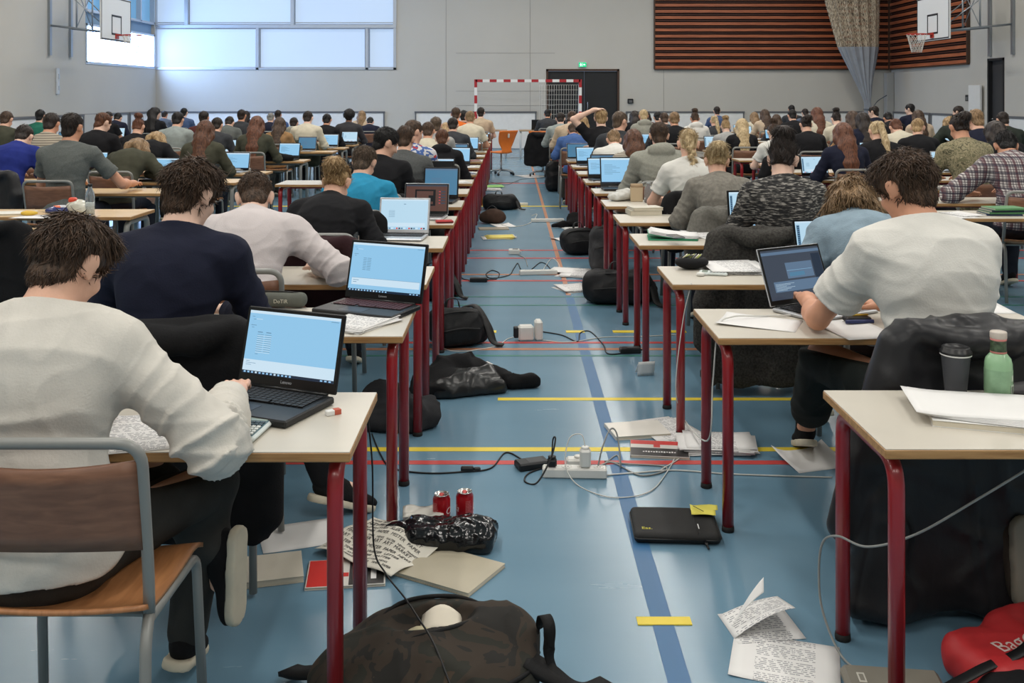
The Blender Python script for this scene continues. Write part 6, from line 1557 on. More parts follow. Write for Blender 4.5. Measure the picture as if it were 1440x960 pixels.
# fifth right desk: thick books
p = on_plane(905, 301, TH); book((p[0], p[1], TH), .1, 'thick cream paperback, lower of two on the fifth right desk', .24, .17, .035, (196, 190, 172)); book((p[0] + .01, p[1], TH + .035), .2, 'cream paperback, upper of two on the fifth right desk', .23, .16, .022, (206, 200, 186))
paper_stack((*on_plane(948, 298, TH)[:2], TH), .1, 'papers in a pale green sleeve beside the cream paperbacks', 4, .24, .24, 18, mats=[PAPER, mat('mint_sleeve', (180, 206, 190), .4)])
lump('plastic_bag', (*on_plane(872, 282, TH)[:2], TH), .2, mat('crumpled_white_bag', (196, 196, 190), .35), [((0, 0, .035), (.11, .07, .04)), ((.06, .02, .05), (.06, .05, .04))], 'crumpled white bag on the sixth right desk', 'bag', .012, 40, 3, .008)
r = empty('paper_carton', on_plane(895, 283, TH)); MB().box((0, 0, .06), (.10, .06, .12), bev=.003).build('carton_body', mat('brown_card', (196, 176, 146), .7), r); MB().sheet(lambda u, v: ((u - .5) * .1, -.03 + .06 * v, .12 + .03 * np.sin(v * PI)), 4, 6, .002).build('folded_top', mat('brown_card_dark', (160, 136, 106), .7), r); tag(r, 'small brown paper carton on the sixth right desk', 'carton')
bottle((*on_plane(912, 285, TH)[:2], TH), 'tall clear tumbler beside the brown carton', .17, .036, None, mat('grey_cap', (150, 154, 156), .4))
paper_stack((*on_plane(880, 262, TH)[:2], TH), .2, 'open white notes before the grey hoodie', 5, .26, .2, 19)
paper_stack((*on_plane(855, 233, TH)[:2], TH), .2, 'messy newspapers on the desk with the dim laptop', 5, .3, .22, 20, spread=.04)
# ---- left block items
p = V(-3.12, 7.36, TH); bottle(p, 'clear water bottle with dark cap on the empty pale desk, left side', .235, .033, None, mat('black_cap', (28, 28, 30), .4))
def crisp_packet():
    r = empty('crisp_packet', (-3.35, 7.40, TH), .5); b = Blend(); b.ell((0, 0, .035), (.11, .075, .035), None, .02)
    f = lambda P: b(P) - .007 * waves(P, 45., 4)
    s = NT('printed_crisp_foil'); s.b.inputs['Roughness'].default_value = .25; v = s.new('ShaderNodeTexVoronoi', Scale=16.); s.link(s.coords(), v.inputs['Vector']); s.color(s.ramp(v.outputs['Color'], [(.2, rgb(40, 52, 110)), (.45, rgb(206, 96, 60)), (.6, rgb(200, 200, 206)), (.75, rgb(44, 54, 100))], 'CONSTANT'))
    solid('packet_body', f, (-.16, -.12, -.01), (.16, .12, .1), .007, s.m, r)
    m = MB(); m.sheet(lambda u, v: (.09 + .04 * v, (u - .5) * .15, .04 + .03 * v + .008 * np.sin(u * 30)), 14, 4, .001); m.build('torn_top', mat('silver_foil', (190, 190, 196), .25, metal=.7), r); tag(r, 'blue and orange crisp packet on the empty pale desk', 'crisp packet')
crisp_packet()
lump('sandwich_bag', (-3.08, 7.34, TH), 0, mat('clear_crumpled_film', (206, 204, 190), .2), [((-.12, .05, .04), (.08, .06, .05)), ((-.16, .04, .07), (.04, .035, .035))], 'crumpled see-through food bag beside the water bottle', 'bag', .012, 40, 6, .008, parts=[('red_wrap', MB().box((-.17, .03, .11), (.06, .05, .04), bev=.012), mat('orange_red_wrap', (216, 76, 52), .4))])
paper((-3.45, 7.24, TH), 1.4, 'white sheet in front of the crisp packet', False, .21, .32, seed=21)
book((-3.72, 7.42, TH), .2, 'open book with yellow wrapper on the pale desk at the left edge', .30, .2, .014, (222, 220, 210))
r = empty('fruit_wrapper', (-3.55, 7.33, TH), .4); b = Blend(); b.ell((0, 0, .018), (.06, .03, .018)); solid('wrapper', lambda P: b(P) - .005 * waves(P, 50., 2), (-.1, -.06, -.01), (.1, .06, .05), .006, mat('yellow_wrapper', (216, 176, 60), .5), r); MB().cone if False else None; tag(r, 'yellow wrapper left of the crisp packet', 'wrapper')
# drinks further back: pixel of the foot, label
def nearest_table_xy(x, yb):
    Y = 1232. / (yb - YH); X = (x - 720) * Y / FPX
    t = min(TABLES, key=lambda t: max(0, abs(t[0] - X) - t[2] / 2 + .05) * 2 + max(0, abs(t[1] - Y) - t[3] / 2 + .05))
    X = min(max(X, t[0] - t[2] / 2 + .06), t[0] + t[2] / 2 - .06); Y = min(max(Y, t[1] - t[3] / 2 + .06), t[1] + t[3] / 2 - .06); return (X, Y, TH)
RBOT = mat('red_bottle_plastic', (206, 54, 56), .35); OBOT = mat('orange_drink', (226, 130, 40), .3); BBOT = mat('blue_bottle_plastic', (90, 150, 206), .2, trans=.4); GBOT = mat('green_bottle_plastic', (70, 150, 120), .25); WBOT = mat('white_bottle_plastic', (222, 224, 226), .35)
for x, yb, lab, h, body, cap, lb, sp in ((144, 208, 'red sports bottle with pale nozzle, left block', .22, RBOT, mat('cream_cap', (216, 206, 170), .4), None, True), (231, 250, 'red bottle top beside the curly brown head, left block', .18, RBOT, CAPR, None, False),
        (490, 199, 'orange drink bottle on a far left desk', .21, OBOT, mat('orange_cap', (206, 96, 30), .4), None, False), (499, 198, 'clear bottle to the right of the orange drink', .21, None, CAPW, None, False), (382, 222, 'blue water bottle in front of the black hat', .24, BBOT, CAPW, WATERB, False),
        (333, 191, 'clear bottle beside the dark-grey boy', .23, None, CAPW, WATERB, False), (396, 205, 'small white bottle before the tan furry jacket', .18, WBOT, CAPW, None, False), (425, 203, 'clear bottle before the cream sweater', .24, None, CAPW, WATERB, False), (485, 196, 'green bottle at the dark checked shirt', .19, GBOT, CAPW, None, False),
        (492, 194, 'white bottle at the dark checked shirt', .21, WBOT, CAPW, None, False), (520, 190, 'white bottle near the wall, left of the goal', .2, WBOT, CAPW, None, False), (295, 219, 'clear bottle in front of the very long brown hair', .2, None, CAPW, WATERB, False), (1043, 209, 'clear water bottle before the loose brown bun', .22, None, CAPW, None, False),
        (1071, 226, 'grey thermos with lime band, right block', .23, mat('grey_thermos', (110, 116, 112), .3, metal=.6), mat('dark_cap', (50, 54, 52), .4), mat('lime_band', (166, 186, 70), .4), False), (1160, 197, 'clear bottle before the navy long-haired woman', .2, None, CAPW, None, False), (647, 221, 'white shaker bottle left of the aisle', .2, WBOT, mat('white_shaker_cap', (216, 218, 210), .4), None, True), (1301, 218, 'pale bottle beside the blue screen, right block', .2, WBOT, CAPW, None, False)):
    bottle(nearest_table_xy(x, yb), lab, h, .033, body, cap, lb, sp)
def tumbler(loc, label, m, lidm=None):
    r = empty('plastic_tumbler', loc); MB().lathe([(.028, 0), (.040, .13), (.042, .132)], 20).build('cup_body', m, r); MB().lathe([(.043, .131), (.043, .138), (.036, .142)], 20).build('lid', lidm or CAPR, r); tag(r, label, 'cup')
tumbler((-4.1, 9.12, TH), 'see-through tumbler with pink-red lid beside the grey t-shirt', mat('frosted_plastic', (190, 170, 150), .25), mat('pink_lid', (206, 60, 90), .4)); tumbler((3.28, 8.3, TH), 'white plastic tumbler on the plaid-shirted man\'s desk', WBOT, WBOT)
# woolly hat, ring binder, long case on the left block desks
lump('woolly_hat', nearest_table_xy(362, 232), 0, fabric('black_wool', (22, 22, 25), .1, bump=.6), [((0, 0, .06), (.12, .09, .08)), ((-.03, 0, .15), (.07, .06, .06)), ((.16, .02, .045), (.14, .08, .05))], 'black woolly hat and gloves heaped on a left-block desk', 'hat', .006, 30, 3, .01)
r = empty('ring_binder', nearest_table_xy(333, 240), .1); MB().box((0, 0, .015), (.34, .24, .03), bev=.004).build('binder_cover', mat('grey_binder', (150, 150, 146), .5), r); MB().box((0, .0, .034), (.30, .22, .010), bev=.002).build('pages', PAPER, r)
m = MB(); [m.tube([(-.09 + .06 * i, .02 * 0 + .05 * math.cos(a), .04 + .025 * math.sin(a)) for a in np.linspace(0, PI, 9)], .003, 6) for i in range(4)]; m.build('rings', STEEL, r); tag(r, 'open ring binder on a left-block desk beside the black hat', 'binder')
r = empty('long_case', nearest_table_xy(409, 213), 0); MB().box((0, 0, .05), (.36, .10, .10), bev=.02).build('case_body', mat('khaki_case', (124, 110, 84), .7), r); MB().box((0, -.051, .06), (.34, .004, .012)).build('zip', BLK, r); tag(r, 'long khaki case on a left-block desk', 'case')
# green books on the right book desk
for i, (c, lab) in enumerate((((44, 60, 96), 'navy exercise book, lowest on the right book desk'), ((70, 120, 80), 'green exercise book, second from the bottom on the right book desk'), ((36, 48, 70), 'dark blue exercise book, third on the right book desk'), ((86, 142, 92), 'green exercise book on top of the pile, right book desk'))):
    book((3.62 + .012 * i, 7.40 - .01 * (i % 2), TH + i * .014), 1.5 + .06 * i, lab, .19, .26, .014, c)
paper_stack((3.28, 7.36, TH), .4, 'white papers left of the green book pile', 3, .2, .27, 33); book((3.98, 7.44, TH), 1.5, 'grey-green folder right of the green book pile', .2, .28, .02, (120, 126, 104), 'folder', 'folder')
# ================================================================== COATS ON CHAIRS
BLKW = fabric('black_wool_coat', (24, 24, 26), .15, bump=.4); PUFF = mat('black_puffer_nylon', (32, 32, 35), .40, var=.15, vscale=10, bump=.12, bscale=70, spec=.4); GWOOL = fabric('grey_boucle_wool', (66, 64, 61), .45, vscale=90, bump=.9, bscale=220); GKN = fabric('grey_knit_shrug', (112, 110, 104), .2, vscale=60, bump=.7)
coat(CHP['boy in the navy sweater'], 0, 'long black wool coat hanging on the chair of the navy sweater', BLKW, .46, .885, .19, .06, .03, seed=2, sleeves=(False, True), yb=-.25, skew=.0)
coat((1.42, 3.37, 0), .06, 'big black padded jacket over the chair of the man in the white t-shirt', PUFF, .54, .90, .03, .085, .16, seed=3, amp=.016, freq=20, yb=-.265, h=.011)
chair_at(1.32, 5.70, 'grey chair under the long grey wool coat') if False else None
coat(CHP['woman in the flecked grey top'], 0, 'long grey boucle wool coat over the chair of the flecked top', GWOOL, .50, .89, .05, .07, .05, seed=4, amp=.012, yb=-.25, fuzz=.004, h=.010)
coat(CHP['woman in the grey cardigan'], 0, 'grey knitted shrug over the chair of the grey cardigan', GKN, .46, .885, .50, .065, .02, seed=5, yb=-.25, fuzz=.002)
coat(CHP['woman with the blond braid'], 0, 'black jacket over the chair of the blond braid', BLKW, .46, .88, .45, .06, .02, seed=6, yb=-.25, h=.014)
coat(CHP['boy in the charcoal tee'], 0, 'black jacket over the chair of the charcoal tee', BLKW, .44, .885, .45, .06, .02, seed=7, yb=-.25, h=.014)
coat(CHP['boy in the blue t-shirt'], 0, 'black jacket over the chair of the blue t-shirt', BLKW, .46, .86, .4, .06, .02, seed=8, yb=-.25, h=.014)
coat(CHP['woman in black with a blond bun'], 0, 'dark maroon jacket over the chair of the blond bun', fabric('dark_maroon_coat', (50, 30, 34)), .46, .86, .35, .06, .02, seed=9, yb=-.25, h=.014)
for i, (X, near, who, k) in enumerate(SEATED):
    if k % 4 == 1 and near < 17: coat((X, near - .2, 0), 0, 'dark jacket behind the ' + who, (BLKW, PUFF, fabric('dark_olive_coat', (52, 54, 44)))[i % 3], .44, .88, .45, .06, .02, seed=3, yb=-.25, h=.018)
chair_at(-2.98, 5.80, 'grey chair with a black coat at the left edge', .1)
coat((-2.98, 5.80, 0), .1, 'black coat over an empty chair at the left edge', BLKW, .48, .90, .25, .08, .05, seed=12, yb=-.25, h=.014)
r = lump('backpack', (-4.35, 7.52, TH), 0, fabric('dark_olive_nylon', (58, 60, 48), .2), [((0, 0, .12), (.24, .14, .14)), ((.1, -.08, .08), (.14, .1, .09))], 'dark olive backpack lying on the pale desk at the left edge', 'backpack', .012, 20, 5, .012, parts=[('strap', strap([(-.15, -.12, .1), (0, -.17, .16), (.15, -.12, .12), (.22, -.05, .05)], .03), BLK)])

# notes left at the aisle ends of the desks
for row in range(6, 15):
    w = WHO.get(('R', row))
    if w and row not in (6,): (paper_stack if row % 2 else paper)((.93 + .03 * (row % 3), R1N[row] + .17, TH), .2 * (row % 3) - .2, 'white notes before the ' + w, **(dict(n=4, seed=row, spread=.02) if row % 2 else dict(seed=row)))
for row in range(7, 15):
    w = WHO.get(('L', row))
    if w and row % 2: paper_stack((-.52, L1N[row] + .15, TH), .3, 'white notes before the ' + w, 3, .16, .22, row, spread=.01)
    elif w: book((-.50, L1N[row] + .14, TH), .2 * (row % 3), ('grey', 'dark red', 'blue')[row % 3] + ' notebook before the ' + w, .14, .20, .012, ((120, 120, 118), (120, 50, 50), (70, 90, 130))[row % 3], 'notebook', 'notebook')
r = empty('wallet', (-.47, 6.92, TH), .2); MB().box((0, 0, .009), (.12, .08, .018), bev=.006).build('wallet_body', mat('red_wallet', (176, 40, 44), .5), r); MB().box((0, -.041, .009), (.11, .003, .004)).build('zip', BLK, r); tag(r, 'small red wallet at the desk end beside the brown-picture laptop', 'wallet')
# ================================================================== THINGS ON THE FLOOR
G = on_plane
# ---- camouflage rucksack, nearest
def rucksack():
    cm = camo('dark_camo_nylon', [(25, 23, 20), (46, 37, 28), (31, 31, 24), (56, 44, 32)], 7.); bk = fabric('black_nylon_web', (22, 22, 23), .12, .7)
    loc = V(-.20, 2.66, 0); b = Blend()
    b.ell((.02, -.02, .085), (.26, .19, .105), None, .04); b.ell((.10, .06, .115), (.17, .12, .085), None, .04); b.ell((-.18, -.06, .06), (.15, .15, .07), None, .05); b.ell((-.02, .10, .10), (.2, .10, .085), None, .04)
    hole = lambda P: d_ell(P, V(-.03, .035, .205), V(.13, .055, .055), rot('z', .12))
    f = lambda P: smax(smax(b(P) - .012 * waves(P, 14., 2) - .011 * ridge(P, 15., 5) - .005 * ridge(P, 38., 3), -hole(P), .012), .004 - P[:, 2], .01)
    o = solid('backpack', f, (-.45, -.35, -.01), (.4, .3, .3), .0085, cm, None, loc, -.05)
    MB().tube(spline([(-.20, .02, .135), (-.12, .11, .185), (.02, .13, .20), (.12, .09, .19), (.08, .0, .195), (-.05, -.05, .18), (-.17, -.06, .14), (-.20, .02, .135)], 8), .006, 6).build('zip', bk, o)
    MB().tube(spline([(-.30, -.10, .10), (-.10, -.17, .12), (.10, -.19, .11), (.24, -.10, .12), (.27, .04, .10)], 8), .006, 6).build('zip', bk, o)
    strap([(.22, .02, .13), (.27, .05, .16), (.285, .02, .21), (.30, -.02, .20), (.30, -.03, .13), (.32, -.04, .08)], .032).build('carry_loop', bk, o)
    strap([(.24, .07, .14), (.28, .11, .14), (.30, .10, .16)], .025).build('strap', bk, o)
    strap([(.24, -.05, .13), (.33, -.07, .09), (.40, -.04, .045), (.46, .02, .03)], .07, .016).build('shoulder_strap', bk, o)
    strap([(-.24, -.05, .09), (-.36, .0, .05), (-.42, .06, .02)], .06, .012).build('shoulder_strap', bk, o)
    MB().sheet(lambda u, v: (-.05 + .11 * u, .015 + .06 * v, .162 + .022 * np.sin(u * PI) * (.4 + v) + .012 * v), 10, 7, .002).build('towel', mat('cream_cloth', (214, 206, 190), .9), o)
    MB().sheet(lambda u, v: (-.09 + .11 * u, -.03 + .05 * v, .155 + .02 * u + .012 * np.sin(u * 5)), 8, 4, .002).build('paper', mat('yellowed_paper', (190, 182, 150), .8), o)
    tag(o, 'dark camouflage backpack lying open by the nearest left desk leg', 'backpack')
rucksack()
# ---- drink cans
def can(loc, rz, label, text_at, group='red cola cans on the floor'):
    r = empty('drink_can', loc, rz); RC = mat('red_can_paint', (176, 24, 34), .28, metal=.35, coat=.4); AL = mat('can_aluminium', (206, 206, 204), .25, metal=.9); W_ = mat('white_can_print', (222, 206, 206), .4); PK = mat('pale_can_print', (206, 120, 120), .4)
    MB().lathe([(.024, 0, 1), (.027, .004, 1), (.033, .012, 0), (.033, .098, 0), (.0265, .112, 1), (.0275, .113, 1), (.0275, .1155, 1), (.0255, .1155, 1), (.0245, .1115, 1), (.0, .1115, 1)], 32).build('can_body', [RC, AL], r)
    t = MB().lathe([(.009, .1118), (.0095, .1135), (.006, .114)], 12, (0, .004, 0)); t.box((0, -.010, .1135), (.010, .018, .0014), bev=.0005); t.build('pull_tab', mat('red_tab', (190, 60, 56), .4), r)
    m = MB()
    def wrap(v, f, a0, mi):
        v = np.array(v, float); a = a0 + v[:, 0] / .0333; rr = .0333 + np.clip(v[:, 2], 0, 1); m.add(np.stack([rr * np.sin(a), -rr * np.cos(a), v[:, 1]], 1), f, mi)
    v, f = text_geo('Coca-Cola', .034, .0004, .30, 'LEFT'); v = v.copy(); v[:, 1] += .058; wrap(v, f, text_at[0], 0)
    g = random.Random(3)
    for i in range(11):
        x = 0.
        while x < .020:
            w_ = g.uniform(.002, .006); wrap([(x, .086 - i * .0056, .0004), (x + w_, .086 - i * .0056, .0004), (x + w_, .0885 - i * .0056, .0004), (x, .0885 - i * .0056, .0004)], [(0, 1, 2, 3)], text_at[1], 1); x += w_ + .0015
    wv = [(-.012, .014, .0004), (.016, .02, .0004), (.014, .030, .0004), (-.012, .022, .0004)]; wrap(wv, [(0, 1, 2, 3)], text_at[1] + (.95 if text_at[1] < 0 else -.55), 0)
    m.build('printing', [W_, PK], r); tag(r, label, 'drink can', group)
can(V(*G(621, 737)[:2], 0), 0, 'red cola can on the left, behind the black plastic bag', (.50, -1.05)); can(V(*G(653.5, 733)[:2], 0), 0, 'red cola can on the right, behind the black plastic bag', (1.15, .15))
def plastic_bag():
    p = G(632, 764); b = Blend(); b.box((.01, 0, .034), (.155, .085, .036), .03, None, .03); b.ell((.08, .0, .05), (.085, .075, .042), None, .03); b.ell((-.15, .02, .025), (.09, .06, .03), None, .03)
    f = lambda P: smax(b(P) - .008 * waves(P, 34., 5) - .007 * ridge(P, 40., 6) - .003 * ridge(P, 90., 7), .003 - P[:, 2], .006)
    m = mat('black_bin_liner', (17, 20, 23), .16, bump=.5, bscale=45, spec=.6)
    o = solid('plastic_bag', f, (-.28, -.16, -.01), (.26, .16, .16), .0055, m, None, (p[0], p[1], 0), -.08); tag(o, 'crumpled shiny black plastic bag in front of the red cans', 'plastic bag')
plastic_bag()
p = G(595, 738); r = empty('food_tray', (p[0], p[1], 0), .1); MB().sheet(lambda u, v: ((u - .5) * .15, (v - .5) * .10, .012 + .038 * np.maximum(np.abs(2 * u - 1), np.abs(2 * v - 1)) ** 6), 14, 12, .001).build('tray_body', mat('silver_foil', (190, 190, 196), .25, metal=.7), r)
MB().sheet(lambda u, v: ((u - .5) * .15, (v - .5) * .10, .053 + .006 * np.sin(u * 9) * np.sin(v * 8)), 12, 10, .001).build('film_lid', mat('crinkled_film', (206, 204, 196), .2), r); tag(r, 'crinkled foil food tray behind the black plastic bag', 'food tray')
def newsprint():
    s = NT('newsprint'); s.b.inputs['Roughness'].default_value = .9; s.color(rgb(214, 210, 198)); p = G(537, 775); INK = mat('newsprint_ink', (50, 50, 54), .9)
    surf_ = lambda x, y: .012 + .030 * np.exp(-((x + .02) ** 2 + (y - .08) ** 2) / .02) + .012 * np.sin(x * 26 + y * 14) * .6 + .010 * np.sin(y * 34 - x * 9) * .6 + .008
    r = empty('newspaper', (p[0], p[1], 0), -.62); 
    MB().sheet(lambda u, v: ((u - .5) * .36, (v - .5) * .30, surf_((u - .5) * .36, (v - .5) * .30)), 40, 34, .0012).build('sheet', s.m, r)
    words = ['WATER', 'ALERT', 'MISTER', 'PAPER', 'NEWS', 'MATTER', 'ART', 'LETTER', 'TIMES', 'MARKET']; m = MB(); g = random.Random(4); y = .135
    while y > -.14:
        sz = g.choice([.011, .014, .020, .012, .026]); x = -.165
        while x < .12:
            w_ = g.choice(words); v, f = text_geo(w_, sz, .0002, 0, 'LEFT'); v = np.array(v); L = v[:, 0].max()
            if x + L > .168: break
            vv = v.copy(); vv[:, 0] += x; vv[:, 1] += y; vv[:, 2] = surf_(vv[:, 0], vv[:, 1]) + .0012 + v[:, 2]; m.add(vv, f); x += L + .012
        y -= sz * 1.25
    m.build('printed_words', INK, r); tag(r, 'crumpled printed newspaper sheet between the desk leg and the black bag', 'newspaper')
newsprint()
def flat_book(name, px, size, rz, label, cat, cover, t=.012, extra=None):
    p = G(*px); return book((p[0], p[1], 0), rz, label, size[0], size[1], t, cover, name, cat)
o = flat_book('notebook', (632, 803), (.30, .235, ), -.52, 'large beige notebook lying on the floor in front of the plastic bag', 'notebook', (176, 168, 148), .014)
def printed_book(px, rz, label, w=.26, l=.19, t=.010, base=(206, 202, 196), flip=1):
    p = G(*px); r = book((p[0], p[1], 0), rz, label, w, l, t, base, 'printed_book', 'book'); m = MB(); z = t + .0003
    m.box((-w * .27, 0, z), (w * .42, l * .96, .0006), mi=0); m.box((w * .26, -l * .02, z), (w * .44, l * .92, .0006), mi=1); m.box((-.02, -l * .1, z + .0002), (w * .22, l * .14, .0006), mi=0)
    m.box((w * .22, -.015, z + .0004), (.018, l * .55, .0005), mi=2).box((w * .35, -.01, z + .0004), (.018, l * .5, .0005), mi=2)
    m.build('cover_print', [mat('cover_red', (196, 48, 44), .45), mat('cover_dark', (44, 42, 42), .45), PAPER], r); return r
def stripe_book(px, rz, label):
    p = G(*px); w, l, t = .26, .20, .012; r = book((p[0], p[1], 0), rz, label, w, l, t, (206, 202, 196), 'printed_book', 'book'); m = MB(); z = t + .0003
    m.box((0, l * .36, z), (w * .98, l * .24, .0006), mi=0).box((-.01, l * .16, z), (.03, l * .2, .0006), mi=0).box((0, -l * .24, z), (w * .98, l * .48, .0006), mi=1)
    [m.box((-.07 + .0115 * i, -l * .24 + .002 * (i % 2), z + .0004), (.0075, .010 + .003 * (i % 3), .0004), mi=2) for i in range(13)]; m.build('cover_print', [mat('cover_red', (196, 48, 44), .45), mat('cover_dark', (44, 42, 42), .45), PAPER], r); return r
printed_book((487, 808), .12, 'red, white and black paperback on the floor between the left desk legs')
p = G(425, 752); paper((p[0], p[1], .0), .35, 'white sheet on the floor under the dark sneaker', False, .30, .22, seed=31, curl=.003)
p = G(374, 806); book((p[0], p[1], 0), .25, 'thick cream book on the floor under the black wool coat', .24, .19, .022, (196, 190, 176))
# ---- laptop sleeve with yellow note
def sleeve():
    p = G(948, 745); r = empty('laptop_sleeve', (p[0], p[1], 0), -.06); b = Blend(); b.box((0, 0, .019), (.155, .125, .018), .017)
    m = mat('black_neoprene', (27, 27, 27), .75, bump=.2, bscale=260)
    solid('sleeve_body', lambda P: b(P) - .0015 * waves(P, 30., 2), (-.2, -.17, -.01), (.2, .17, .06), .006, m, r)
    MB().tube(fillet([(.10, -.128, .02), (-.152, -.128, .02), (-.158, .10, .02), (-.14, .126, .02), (.14, .127, .02), (.157, .11, .02), (.157, -.11, .02), (.14, -.128, .02), (.10, -.128, .02)], .02), .0028, 6).build('zip', BLK, r)
    MB().box((.10, -.135, .014), (.012, .02, .006), bev=.002).tube([(.10, -.14, .012), (.104, -.165, .008)], .004, 6).build('zip_puller', BLK, r)
    MB().box((.075, -.01, .0368), (.003, .2, .0014)).build('seam', BLK, r)
    t = MB(); t.text('Eas.', .026, mtx((-.105, -.075, .0372)), ext=.0006); t.build('brand_lettering', mat('yellow_print', (190, 184, 70), .5), r)
    MB().box((.082, -.05, .0375), (.0035, .04, .001), M=mtx((0, 0, 0), rot('z', .0))).build('white_tag', PAPER, r)
    tag(r, 'black laptop sleeve lying on the aisle floor on the blue line', 'laptop sleeve')
    q = empty('sticky_note', (p[0] + .118, p[1] + .068, .038), -.1); MB().sheet(lambda u, v: ((u - .5) * .09 + .012 * (v > .5) * (u > .5), (v - .5) * .09, .002 + .012 * np.abs(u - .5) + .008 * np.sin(v * 6 + u * 3) ** 2), 10, 10, .0006).build('note_paper', mat('yellow_note', (222, 212, 96), .8), q)
    MB().tube([(-.035, .01, .018), (.0, -.035, .017)], .0012, 5).build('ink_line', BLK, q); tag(q, 'crumpled yellow note lying on the black laptop sleeve', 'note')
sleeve()
# ---- power strips, plugs, cables
p = G(808, 670); power_strip((p[0], p[1], 0), -.05, 'white power strip on the aisle floor with black and white plugs', 4, .27)
ps = p
plug((ps[0] - .095, ps[1], .043), 'black plug in the near white power strip', BLK, (.04, .04, .035), cat='plug'); plug((ps[0] + .045, ps[1], .043), 'upright white charger in the near white power strip', WPLAST, (.045, .05, .075)); plug((ps[0] + .02, ps[1] + .085, .0), 'white charger block lying behind the near power strip', WPLAST, (.10, .05, .05))
p = G(748, 657); brick((p[0], p[1], 0), .35, 'black power adapter left of the near white power strip', (.14, .075, .032))
def pix(*a, z=.004): return [G(x, y, z if len(q) == 2 else q[2]) for q in a for x, y in [q[:2]]]
cable(pix((523, 610), (536, 640), (552, 658), (600, 665), (652, 663), (690, 658), (712, 636), (742, 650), (768, 656)), 'black mains cable running from under the left desks to the near power strip', CBLK, .0036)
r = empty('cable_coupler', G(657, 663, .0), .05); MB().box((0, 0, .012), (.055, .024, .022), bev=.006).box((.042, 0, .011), (.03, .016, .015), bev=.005).build('coupler_body', BLK, r); tag(r, 'black cable coupler on the floor left of the near power adapter', 'cable coupler')
S = ps; cable([(S[0] - .095, S[1], .09), (S[0] - .09, S[1] + .02, .15), (S[0] - .08, S[1] + .01, .155), (S[0] - .10, S[1] - .03, .09), (S[0] - .16, S[1] - .09, .01), (S[0] - .21, S[1] - .06, .004), (S[0] - .19, S[1] + .03, .004), (S[0] - .1, S[1] + .10, .004), (S[0] + .05, S[1] + .14, .004), (S[0] + .1, S[1] + .07, .004)], 'black looped cable of the black plug', CBLK, .0036)
cable([(S[0] + .045, S[1], .125), (S[0] + .03, S[1] + .02, .17), (S[0] - .02, S[1] + .03, .15), (S[0] - .04, S[1] - .02, .06), (S[0] - .0, S[1] - .09, .006), *pix((845, 696), (880, 699), (915, 690), (935, 668), (950, 640), (960, 600)), (.76, 4.62, .25), (.80, 4.66, .55), (.84, 4.66, .725)], 'thin white charger cable rising to the third right desk', CWHT, .0024)
cable([(S[0] + .10, S[1] + .01, .043), (S[0] + .12, S[1] + .02, .12), (S[0] + .16, S[1] + .09, .17), (S[0] + .19, S[1] + .10, .14), (S[0] + .20, S[1] + .05, .02), *pix((868, 640), (850, 652), (835, 660), (860, 650), (900, 668), (935, 662), (930, 655), (880, 652), (850, 648))], 'grey cable standing in a loop beside the near power strip', CGRY, .0036)
cable(pix((850, 668), (900, 664), (950, 661), (1020, 666), (1100, 669), (1170, 671)), 'long white cable along the floor to the right', CWHT, .0034)
cable([(1.28, 4.0, .725), (1.0, 3.95, .728), (.86, 3.9, .735), (.80, 3.86, .70), (.775, 3.84, .5), (.765, 3.9, .25), *pix((958, 585), (975, 610), (960, 640), (930, 660))], 'white laptop cable hanging off the end of the second right desk', CWHT, .0032)
cable([(1.36, 2.52, .69), (1.22, 2.60, .55), (1.08, 2.66, .43), (.98, 2.74, .36), (.93, 2.84, .345), (.905, 2.90, .30), (.90, 2.92, .20), (.905, 2.90, .10), (.93, 2.82, .02), (.97, 2.74, .006), (1.02, 2.66, .004)], 'grey cable hanging under the nearest right desk', CGRY, .0034)
cable([(-.44, 2.98, .70), (-.42, 2.99, .5), (-.415, 2.99, .25), (-.37, 2.92, .20), (-.30, 2.78, .20), (-.25, 2.66, .205), (-.20, 2.56, .19), (-.14, 2.45, .12), (-.08, 2.36, .01)], 'thin black cable running down over the camouflage backpack', CBLK, .0028)
# papers and books around the strip
p = G(896, 607); book((p[0], p[1], 0), .18, 'white paperback on the floor behind the grey cable loop', .27, .20, .018, (222, 218, 210)); 
p = G(925, 613); paper_stack((p[0] + .05, p[1] + .1, 0), .4, 'white papers sticking out behind the white paperback', 4, seed=41)
stripe_book((927, 634), -.12, 'black, white and red paperback on the floor left of the paper stack')
p = G(1008, 628); paper_stack((p[0], p[1], .0), -.1, 'tall stack of white papers on the floor between two red legs', 14, .31, .22, 42, spread=.012)
p = G(1140, 648); paper((p[0], p[1], .0), .3, 'white sheet on the floor under the dark trouser leg', False, .26, .22, seed=43, curl=.03)
r = empty('folded_card', G(908, 528), .2); MB().sheet(lambda u, v: ((u - .5) * .10, .02 * (1 - v) - .02, .085 * v), 4, 5, .001).sheet(lambda u, v: ((u - .5) * .10 + .01, .02 + .05 * v, .004 + .06 * (1 - v)), 4, 5, .001).build('card', PAPER, r); tag(r, 'small folded white card standing on the floor by a red leg', 'card')
